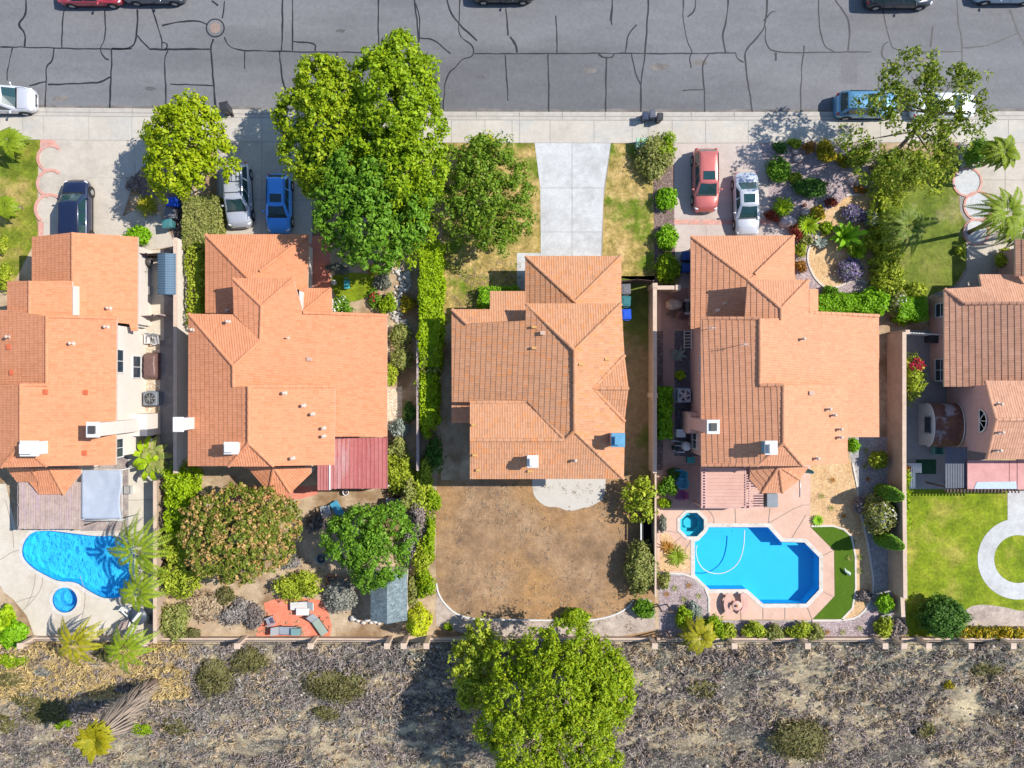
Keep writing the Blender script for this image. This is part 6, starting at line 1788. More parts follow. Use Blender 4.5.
# pool hose floating in pool two
pts = [(697,545),(695.5,551),(698,563),(705,571),(715,574),(725,573),(735,567),(741,558),(744,545),(744.5,530)]
o = MB().tube([(a.x,a.y,-.09) for a in PP(chaikin(pts,2,False),-.09)], .035, 6).build('pool_hose', M['white_paint'], None, tuple(P(720,573,-.09))); tag(o, 'white floating cleaner hose looping in the turquoise pool', 'hose')
# pale pole of the first yard pool corner: umbrella with table
p = P(138,616,.7)
t = thing('patio_table', 'round dark patio table at the end of the kidney pool deck', 'table', (p.x,p.y,0))
MB().lathe((p.x,p.y,0), [(.60,.70),(.66,.72),(.66,.76),(0,.77)], 26).build('tabletop', plain('table_slate', (.055,.07,.10), .4), t)
MB().tube([(p.x,p.y,0),(p.x,p.y,.72)], .05, 10).build('pedestal', M['dark_metal'], t); MB().lathe((p.x,p.y,0), [(.3,0),(.3,.04),(.05,.08)], 16).build('base', M['dark_metal'], t)
chair('garden_chair', 'white chair below the round dark table', 133.5,625.5,70, M['white_paint'], w=.45)
chair('garden_chair', 'grey chair left of the round dark table', 127.5,624,20, M['wood_grey'], w=.45)
chair('garden_chair', 'white chair above the round dark table', 128.5,611.5,-40, M['white_paint'], w=.4)
chair('garden_chair', 'dark chair right of the round dark table', 152,619,170, M['dark_metal'], w=.45)
o = MB().bbox((p.x-.05,p.y-.05,.785), (.22,.9,.03), R(-38), b=.01).build('table_runner', M['white_paint'], None, (p.x,p.y,.77)); tag(o, 'white folded cloth lying across the round dark table', 'cloth')
# small stuff by the first patio
p = P(127,490,.4)
t = thing('planter_box', 'square grey planter on the tiled patio right of the grey canopy', 'planter', (p.x,p.y,0))
MB().prism(offset_poly([(p.x-.25,p.y-.3),(p.x+.25,p.y-.3),(p.x+.25,p.y+.3),(p.x-.25,p.y+.3)],0), 0, .4, 0, [[(p.x-.2,p.y-.25),(p.x+.2,p.y-.25),(p.x+.2,p.y+.25),(p.x-.2,p.y+.25)]]).build('box', M['galv'], t)
MB().box((p.x,p.y,.17), (.4,.5,.34)).build('soil', M['side_grey'], t)
p = P(159.5,472.5,.6)
chair('garden_chair', 'white chair under the banana plant', 159,472.5,-100, M['white_paint'], w=.5)
# mat, teal slide box and things in lot five
o = MB().prism(W2([(916,459.5),(936,459.5),(936,474),(916,474)]), 0.008, .022).build('door_mat', plain('mat_green', (.015,.07,.03), .9)); tag(o, 'dark green rectangular mat on the shaded concrete by the bright lawn', 'mat')
p = P(939.5,450.5,.5)
t = thing('toy_box', 'pale green open crate beside the arched shed', 'crate', (p.x,p.y,0))
MB().prism([(p.x-.35,p.y-.3),(p.x+.35,p.y-.3),(p.x+.35,p.y+.3),(p.x-.35,p.y+.3)], 0, .5, 0, [[(p.x-.31,p.y-.26),(p.x+.31,p.y-.26),(p.x+.31,p.y+.26),(p.x-.31,p.y+.26)]]).build('side_panel', plain('crate_green', (.14,.36,.32), .5), t)
MB().box((p.x,p.y,.06), (.62,.52,.06)).build('bottom', plain('crate_green_in', (.10,.28,.25), .5), t)
t = thing('side_gate', 'thin white rail gate at the head of the tall tan wall', 'gate', (P(901,334).x,P(901,334).y,0))
mb = MB()
a = P(892,334,0); b = P(928,336,0)
for zz in (.3,1.0,1.65): mb.slab((a.x,a.y),(b.x,b.y),zz-.04,zz+.04,.05)
for i in range(14): 
    f = i/13; mb.box((a.x+(b.x-a.x)*f, a.y+(b.y-a.y)*f, .9), (.04,.04,1.7))
mb.build('rails', M['white_paint'], t)
MB().box((a.x,a.y,1.1), (.3,.3,2.2)).build('post', M['cap_tan'], t)
p = P(924,339,.6)
bin_at('black', 931.5,339,90, 'black bin behind the thin white rail gate')
p = P(912,468,.5)
t = thing('planter_box', 'low white planter wall at the corner of the bright lawn', 'planter', (p.x,p.y,0))
MB().prism(W2([(902,463),(917,463),(917,471.5),(911,471.5),(911,487),(906,487),(906,471),(902,471)]), 0, .5).build('planter_wall', M['stucco_white'], t)
MB().prism(W2([(901.5,462.5),(917.5,462.5),(917.5,472),(911.5,472),(911.5,487.5),(905.5,487.5),(905.5,471.5),(901.5,471.5)]), .5, .56).build('coping', M['white_paint'], t)
# grey curved animal figure on the putting green
p = P(846,571.5,.15)
t = thing('lizard_figure', 'pale green grey curved lizard figure lying on the putting green', 'statue', (p.x,p.y,.03))
def Q_(dx, dy, z): return (p.x+dx*.05, p.y+dy*.05, z)
MB().tube([Q_(-3,6,.30),Q_(-2.5,4,.26),Q_(-1.8,2,.24),Q_(0,.2,.24),Q_(2.5,-1.2,.26),Q_(4.2,-2.6,.27),Q_(4.6,-4.4,.24),Q_(3.6,-5.6,.18)], [.03,.06,.09,.12,.125,.11,.07,.03], 10).build('body', plain('figure_grey', (.42,.50,.42), .5), t)
for dx, dy in ((-2,1),(1.5,-2),(.6,1.6),(3.8,.2)): MB().tube([Q_(dx*.8,dy*.8,.2),Q_(dx,dy,.03)], .03, 6).build('leg', plain('figure_grey2', (.40,.47,.40), .5), t)
# pool ring in the left garden etc.
o = MB().prism(W2([(345,276),(350,276),(351,288),(344,288)]), .01, .30).build('garden_bench', plain('bench_teal', (.08,.36,.38), .5))
bpy.data.objects.remove(o)
p = P(347,283,.3)
t = thing('garden_bench', 'small turquoise bench on the little bright lawn', 'bench', (p.x,p.y,0))
MB().bbox((p.x,p.y-.12,.38), (.42,.6,.05), b=.02).build('seat', plain('bench_turq', (.06,.36,.38), .5), t)
MB().bbox((p.x,p.y+.30,.55), (.26,.06,.5), b=.02).build('backrest', plain('bench_turq2', (.06,.34,.36), .5), t)
for sx in (-1,1):
    for sy in (-.3,.08): MB().box((p.x+sx*.16,p.y+sy,.18), (.05,.05,.36)).build('leg', M['teal_plastic'], t)
for i, (px, py, lab) in enumerate(((334,282.5,'round white stone ball beside the turquoise bench'),(343,297.5,'white stone ball among the white flowers by the little lawn'))):
    q = P(px,py,.2); o = MB().ball((q.x,q.y,.16), (.2,.2,.2), 12).build('stone_ball', M['edging'], None, (q.x,q.y,0)); tag(o, lab, 'stone ball')
# dark box put in for the shaded ground between tree and big bush in the bare yard
w = W2([(640.5,519),(653,519),(653,540),(640.5,540)])
t = thing('shade_box', 'dark box standing in for shade, white front rail, between tree and grey bush', 'compost bay', (*w[0],0))
MB().strip(w, .06, 0, 1.0, True).build('side_panel', plain('shade_wall', (.03,.03,.035), .8), t)
MB().prism(offset_poly(w,-.05), 0, .12).build('painted_shade', plain('painted_shade', (.025,.02,.018), .9), t)
a, b = P(641,519,1), P(641,540,1)
MB().slab((a.x,a.y),(b.x,b.y),1.0,1.06,.1).build('front_rail', M['white_paint'], t)
# white curved edging in the bare yard
pts = [(436.5,583),(438,592),(442,600),(448,607),(455,613),(465,617),(478,619),(500,619.5),(540,620),(590,620.3),(606,617.5),(620,612.5),(630,605.5),(634,599)]
o = MB().strip(W2(chaikin(pts,1,False)), .10, 0, .07).build('garden_edging', M['white_paint']); tag(o, 'thin white curved edging round the bare brown back yard', 'edging')
# timber trellis frames casting shadows by the corner
for i, (px, py, lab) in enumerate(((657,604,'leaning timber frame beside the purple gravel corner, upper one'),(657,631,'leaning timber frame beside the purple gravel corner, lower one'))):
    q = P(px,py,0)
    t = thing('timber_frame', lab, 'timber frame', (q.x,q.y,0), group='timber frames by the corner')
    for dx in (0,.7): MB().box((q.x+dx,q.y,.9), (.08,.08,1.8)).build('post', M['wood_dark'], t)
    MB().box((q.x+.35,q.y,1.82), (.95,.09,.08)).build('beam', M['wood_dark'], t)
# fallen grey plank by the brick patio etc. small stones by the shed
for i, (px, py, r) in enumerate(((353,619,.28),(358,621,.18),(363,623,.2),(367,620.5,.22),(371,623,.17),(375,622,.2),(379,624,.16),(382,621,.14))):
    q = P(px,py,r); o = MB().ball((q.x,q.y,r*.5), (r,r*.8,r*.7), 9, rough=.35, seed=i).build('garden_stone', M['edging'], None, (q.x,q.y,0))
    tag(o, 'pale stone in the row below the shingle roofed shed', 'stone', 'pale stones below the shed')
# ================================================================ planting
def LM(name, *cols, trans=.25): M[name] = leafmat(name, list(cols), trans); return M[name]
LM('leaf_lime', (0.158,0.265,0.003), (0.270,0.375,0.005), (0.384,0.473,0.007), (0.526,0.542,0.015))
LM('leaf_mid', (0.113,0.208,0.006), (0.213,0.326,0.006), (0.335,0.430,0.010), (0.502,0.533,0.025))
LM('leaf_bright', (0.116,0.225,0.004), (0.203,0.331,0.005), (0.299,0.423,0.009), (0.420,0.490,0.014))
LM('leaf_green', (0.067,0.172,0.009), (0.122,0.264,0.013), (0.176,0.343,0.022), (0.257,0.423,0.043))
LM('leaf_olive', (0.173,0.242,0.016), (0.297,0.386,0.023), (0.448,0.508,0.040), (0.545,0.558,0.066))
LM('leaf_dark', (0.048,0.121,0.018), (0.086,0.194,0.026), (0.135,0.276,0.037))
LM('leaf_moss', (0.138,0.193,0.034), (0.253,0.295,0.062), (0.368,0.362,0.105), (0.460,0.430,0.176))
LM('leaf_hedge', (0.186,0.306,0.005), (0.315,0.470,0.008), (0.464,0.596,0.013))
LM('leaf_box', (0.135,0.305,0.006), (0.224,0.457,0.012), (0.335,0.587,0.016))
LM('leaf_autumn', (.14,.19,.02), (.24,.29,.03), (.42,.31,.06), (.60,.40,.14), (.29,.32,.05), (.52,.34,.09), (.18,.25,.025))
LM('leaf_pepper', (.09,.16,.01), (.16,.24,.015), (.25,.31,.025), (.31,.28,.05))
LM('leaf_deep', (.075,.16,.01), (.13,.24,.014), (.20,.31,.02), (.29,.36,.03))
LM('leaf_orange_tip', (.46,.25,.06), (.56,.34,.11), (.60,.42,.18), (.42,.30,.07), trans=.2)
LM('leaf_under', (.10,.15,.015), (.17,.23,.025), (.25,.28,.035), (.30,.27,.05))
LM('leaf_palm', (.14,.22,.008), (.22,.31,.012), (.33,.38,.03))
LM('leaf_palm_yellow', (.13,.17,.008), (.34,.31,.01), (.46,.39,.02))
LM('leaf_queen', (0.068,0.128,0.007), (0.128,0.196,0.013), (0.204,0.264,0.034), (0.255,0.297,0.068))
LM('leaf_scrub', (.10,.10,.03), (.17,.16,.05), (.23,.21,.08), (.22,.17,.10))
LM('leaf_grey', (.16,.17,.13), (.24,.25,.19), (.33,.33,.26))
LM('leaf_silver', (.22,.27,.22), (.32,.37,.31), (.42,.45,.38))
LM('leaf_purple', (.24,.17,.34), (.32,.24,.46), (.38,.31,.50), (.20,.22,.12), (.17,.20,.08))
LM('grass_gold', (.46,.33,.12), (.56,.41,.17), (.40,.30,.16), trans=0)
LM('leaf_yellowbush', (0.390,0.317,0.012), (0.512,0.403,0.018), (0.195,0.220,0.024))
LM('leaf_yellow_flower', (.55,.36,.005), (.60,.42,.01), (.14,.17,.02), (.18,.20,.02))
LM('leaf_orange', (.34,.15,.02), (.42,.20,.03), (.25,.13,.03))
LM('leaf_red', (.24,.035,.02), (.32,.06,.03), (.18,.06,.03))
LM('flower_red', (.50,.02,.05), (.62,.03,.09))
LM('flower_white', (.75,.74,.68), (.80,.79,.74))
LM('leaf_conifer', (0.363,0.444,0.009), (0.527,0.586,0.014), (0.600,0.600,0.030))
LM('twig_grey', (0.189,0.163,0.146), (0.292,0.258,0.232), (0.387,0.353,0.318), trans=0)
LM('twig_dark', (.14,.115,.105), (.20,.165,.15), (.28,.235,.205), trans=0)
LM('twig_tan', (0.328,0.241,0.144), (0.425,0.319,0.202), (0.483,0.376,0.260), trans=0)
LM('twig_purple', (.19,.15,.14), (.28,.225,.20), (.37,.31,.28), trans=0)
LM('sage', (0.286,0.286,0.235), (0.386,0.378,0.319), (0.202,0.210,0.168))
M['bark'] = plain('bark', (.16,.115,.085), .9, var=.35, scale=6)
M['bark_grey'] = plain('bark_grey', (.25,.21,.185), .9, var=.3, scale=6)
M['palm_trunk'] = plain('palm_trunk', (.20,.145,.11), .9, var=.35, scale=8)

def limb_path(a, b, sag=.15, n=5):
    a = Vector(a); b = Vector(b); out = []
    for i in range(n+1):
        t = i/n; p = a.lerp(b, t); p.z += math.sin(math.pi*t)*sag*(b-a).length*.3
        q = noise.noise_vector(a*1.3+Vector((t*2, 0, 0))); p += q*.12*math.sin(math.pi*t)
        out.append(p)
    return out
def tree(label, cx, cy, rx, ry, height, mat, clumps=300, per=14, clump_r=.42, leaf=.17, lobes=10, lobe_r=.5, rz=None, zc=None, z0=0.0, name='tree', trunk_r=.16, bark='bark', jitter=.45, spread=.62, lob=None, base=None, up=-.35, group=None, trunk_pts=None):
    rz = rz or height*.36; zc = zc or height-rz*.95
    z0_ = z0
    c = P(cx, cy, z0+zc); k = S*(H-z0-zc)/H
    b = P(*base, z0) if base else Vector((c.x, c.y, z0))
    t = thing(name, label, 'tree', (b.x, b.y, z0), group=group)
    Q, cents = crown(c, (rx*k*.97, ry*k*.97, rz), int(clumps*1.45), int(per*2.3), clump_r, leaf*.68, lobes, lobe_r, up, jitter, spread, lob)
    quad_mesh('crown', Q, mat, t, (b.x, b.y, z0))
    tb = MB()
    if base:
        tp = [P(*q) for q in trunk_pts]
        tb.tube(tp, [trunk_r*(1.15-.2*i) for i in range(len(tp))], 9)
        for ce in cents:
            ce = Vector(ce); at = min(tp[1:], key=lambda q: (q-ce).length+max(0, q.z-ce.z)*2)
            tb.tube(limb_path(at, ce, .12), [trunk_r*.38*(1-.15*i) for i in range(6)], 6, caps=False)
        tb.build('trunk', M[bark], t)
        return t
    top = Vector((c.x, c.y, z0+zc*.62)) if not base else Vector(c)+Vector((0, 0, -rz*.5))
    tb.tube(limb_path((b.x, b.y, z0-.2), top, .0), [trunk_r*(1.25-.1*i) for i in range(6)], 9)
    for ce in cents:
        tb.tube(limb_path(top, Vector(ce), .25), [trunk_r*.55*(1-.15*i) for i in range(6)], 6, caps=False)
    tb.build('trunk', M[bark], t)
    return t
# street and front yard trees
tree('bright lime green street tree beside the silver suv with the rack', 187.5, 152, 46, 50, 6.0, M['leaf_lime'], 330, 15, .42, .17, 12, .46)
tree('tall yellow green tree at the left of the big street group', 325, 128, 48, 68, 8.2, M['leaf_mid'], 560, 15, .42, .17, rz=2.9, lob=[(-.1,.55,.2,.42),(.35,.45,.25,.42),(-.55,.15,.1,.40),(.1,.0,.45,.5),(.55,-.05,.2,.42),(-.5,-.4,.05,.4),(.05,-.5,.2,.45),(.5,-.55,0,.4),(-.25,-.7,-.1,.3),(-.35,.72,-.05,.24),(.2,.8,-.05,.22)])
tree('tallest bright green tree of the big street group, reaching over the road', 395, 121, 51, 86, 9.0, M['leaf_bright'], 700, 15, .42, .17, rz=3.2, lob=[(.12,.70,.1,.30),(-.35,.35,.2,.42),(.38,.32,.15,.42),(0,.05,.45,.5),(-.5,-.15,.15,.4),(.56,-.12,.1,.42),(.1,-.5,.25,.46),(.58,-.55,0,.38),(-.35,-.62,.05,.38),(.55,.58,-.15,.24),(-.12,.62,.0,.28),(.25,-.82,-.1,.3)])
tree('dark green broad tree at the lower side of the big street group', 370, 198, 62, 66, 7.6, M['leaf_green'], 600, 15, .42, .18, 15, .44, rz=2.7)
tree('small bright tree squeezed between the big street group and the hedge', 408, 222, 26, 38, 5.0, M['leaf_bright'], 170, 14, .36, .16, 8)
tree('gnarled olive green tree on the dry front lawn', 485, 196, 51, 58, 5.2, M['leaf_deep'], 400, 15, .40, .14, 17, .32, rz=1.9, bark='bark_grey', spread=.74, trunk_r=.09)
tree('small olive sapling at the sidewalk edge above the gnarled tree', 487, 146, 13, 11, 3.0, M['leaf_olive'], 40, 12, .3, .13, 5)
# leaning pepper tree: trunk rises from the gravel and leans over the road
kz = 6.3
lob = [(-.55,-.72,-.1,.27),(-.80,-.40,-.15,.2),(-.2,-.85,.05,.3),(.25,-.62,.0,.30),(-.05,.05,.25,.33),(.45,.42,.2,.32),(-.05,.62,.25,.34),(.72,.50,.15,.26),(.85,.05,0,.2),(-.35,.25,.2,.22),(.62,-.35,-.05,.26),(.15,-.25,.2,.25),(-.62,.15,.05,.16),(.1,.88,.2,.2)]
tree('sparse leaning tree with grey limbs spreading from the gravel garden over the road', 912, 117, 76, 64, 7.4, M['leaf_pepper'], 290, 13, .45, .15, lob=lob, zc=6.2, rz=1.5, base=(874,168), trunk_pts=[(872,168,0),(884,160,1.5),(900,147,2.9),(914,132,4.0),(930,113,5.2)], bark='bark', trunk_r=.2, up=-.9, jitter=.9)
tree('drooping yellow green tree over the front lawn below the leaning tree', 921, 170, 33, 25, 3.2, M['leaf_olive'], 80, 12, .36, .13, 10, .36)
# back yard trees
LOB = [(-.55,.35,.1,.38),(-.1,.6,.1,.36),(.4,.5,.1,.38),(.66,.1,.05,.34),(.5,-.35,.1,.36),(.0,-.62,.1,.36),(-.5,-.45,.05,.38),(-.7,-.05,0,.32),(.05,.05,.4,.5),(-.3,.0,.3,.42),(.3,.15,.3,.42),(-.2,-.8,-.15,.22),(.75,.45,-.1,.22)]
at_ = tree('broad tree with orange tipped leaves behind the orange tiled house', 241, 533, 60, 51, 4.6, M['leaf_under'], 760, 12, .26, .13, rz=1.8, lob=LOB)
c_ = P(241, 533, 2.89); k_ = S*(H-2.89)/H
Q, _c = crown(c_, (60*k_, 51*k_, 1.84), 950, 15, .15, .08, up=.0, jitter=.5, lob=LOB)
quad_mesh('orange_tips', Q, M['leaf_orange_tip'], at_, tuple(at_.location))
tree('round green tree between the blue lounger and the shingle roofed shed', 371, 541, 40, 44, 4.8, M['leaf_green'], 380, 14, .34, .14, 12, .45, rz=1.8)
tree('large bright green tree overhanging the back fence at the bottom', 552, 703, 81, 91, 9.5, M['leaf_mid'], 1250, 16, .36, .13, rz=3.6, zc=5.6, z0=-1.2, trunk_r=.26, lob=[(.22,.68,.15,.30),(.0,.25,.35,.42),(-.45,.05,.15,.38),(.42,.12,.2,.36),(-.32,-.4,.2,.40),(.3,-.45,.2,.40),(-.02,-.75,.05,.38),(.66,.30,-.1,.26),(-.58,.44,-.1,.24),(-.72,-.28,-.1,.24),(.60,-.70,-.1,.25),(.72,-.12,0,.2),(-.15,.58,.1,.26)])
tree('lower bright tree to the right of the large bottom tree', 600, 672, 34, 40, 6.0, M['leaf_mid'], 220, 14, .4, .16, 9, z0=-1.0)
tree('dark bushy tree to the left of the large bottom tree', 478, 665, 22, 42, 4.5, M['leaf_olive'], 170, 14, .4, .16, 8, z0=-1.0)
tree('small tree with big yellow green leaves beside the thin brown rail fence', 642, 497, 18, 25, 2.0, M['leaf_olive'], 50, 8, .34, .2, 8, .34)

def shrub(label, px, py, rx, ry, h, mat, n=900, leaf=.075, rough=.2, name='shrub', cat='shrub', z0=None, ratio=.6, core=.82, jitter=.7, group=None, mass=None):
    z0 = gz(0, P(0, py).y) if z0 is None else z0
    zc = z0+h*.5
    c = P(px, py, zc); k = S*(H-zc)/H
    rad = (rx*k, ry*k, h/1.9)
    if py > 645 and mat != 'leaf_bright':
        if mat in ('leaf_olive', 'leaf_moss'): mat = 'leaf_scrub'
        h *= .6; rad = (rad[0]*1.12, rad[1]*1.12, h/1.9)
    tidy = mat in ('leaf_box', 'leaf_purple') or any(k_ in label for k_ in ('clipped', 'round', 'mound', 'oval', 'oleander'))
    if tidy: Q = shrub_quads((c.x, c.y, z0), rad, n, leaf, rough, core, ratio, jitter)
    else:
        m_ = 5 if rx*ry > 60 else 3
        if rx*ry > 250: m_ = 9
        if py > 645: m_ = 13 if rx*ry > 60 else 6
        parts_ = []
        for i in range(m_):
            a_ = i*2.4+RNG.random()*1.2; f_ = .62*math.sqrt((i+.3)/m_)+.1*RNG.random()
            sc = .40+.28*RNG.random() if m_ > 3 else .62+.2*RNG.random()
            cx_, cy_ = c.x+rad[0]*f_*math.cos(a_), c.y+rad[1]*f_*math.sin(a_)
            zz = gz(cx_, cy_) if cy_ < YE else z0
            parts_.append(shrub_quads((cx_, cy_, zz), (rad[0]*sc, rad[1]*sc, rad[2]*(.65+.5*RNG.random())), int(n*1.25/m_), leaf, .34, .6, ratio, jitter))
        Q = np.concatenate(parts_)
    o = quad_mesh(name, Q, M[mat], None, (c.x, c.y, z0))
    return tag(o, label, cat, group)
def hedge(label, x0, y0, x1, y1, h, mat, n=2200, leaf=.08, bulge=.09, name='hedge', zt=None):
    a = P(x0, y0, h*.9); b = P(x1, y1, h*.9)
    c = ((a.x+b.x)/2, (a.y+b.y)/2, 0)
    Q = hedge_quads(c, (abs(b.x-a.x), abs(a.y-b.y), h), int(n*1.7), leaf, 0, bulge, RNG.random()*40)
    o = quad_mesh(name, Q, M[mat], None, c)
    return tag(o, label, 'hedge')
# hedges
hedge('wide olive green hedge between the bins and the rack topped suv', 183, 197, 220, 248, 1.2, 'leaf_moss', 4200, .08, .07)
hedge('narrow olive hedge running down beside the pale block wall', 188, 246, 203, 324, 1.5, 'leaf_olive', 2600, .08, .16)
hedge('long bright yellow green hedge between the orange house and the blotchy roofed house', 420, 244, 441, 366, 2.0, 'leaf_hedge', 6500, .085, .10)
hedge('greyish gap in the long hedge beside the narrow pale fence', 422, 347, 438, 372, 1.8, 'leaf_moss', 900, .08, .14)
hedge('bright lower stretch of hedge right of the narrow pale fence', 421, 370, 437, 425, 1.8, 'leaf_hedge', 2600, .085, .13)
hedge('dark clipped hedge in front of the blotchy roofed house porch', 479, 287, 518, 307, 1.0, 'leaf_box', 1600, .07, .08)
hedge('rounded dark green hedge along the tan wall in the pink house side yard', 658.5, 388, 671, 438, 1.5, 'leaf_box', 2600, .09, .10)
hedge('bright green hedge in front of the salmon tiled house', 818, 295, 872, 313, 1.3, 'leaf_box', 4200, .08, .10)
hedge('yellow green hedge along the left side of the right front lawn', 880, 170, 901, 290, 1.5, 'leaf_olive', 3800, .09, .22)
hedge('square dark clipped hedge beside the right house entry', 899, 297, 927, 320, 1.3, 'leaf_box', 2000, .07, .06)
hedge('yellow green vine hedge along the kidney pool fence, upper stretch', 167, 470, 190, 535, 1.9, 'leaf_hedge', 3600, .09, .22)
hedge('ragged green hedge along the kidney pool fence, lower stretch', 166, 535, 189, 592, 1.7, 'leaf_olive', 2800, .09, .24)
hedge('thin green climber along the tall tan wall by the bright lawn', 903, 470, 909, 528, 1.1, 'leaf_hedge', 900, .08, .10)
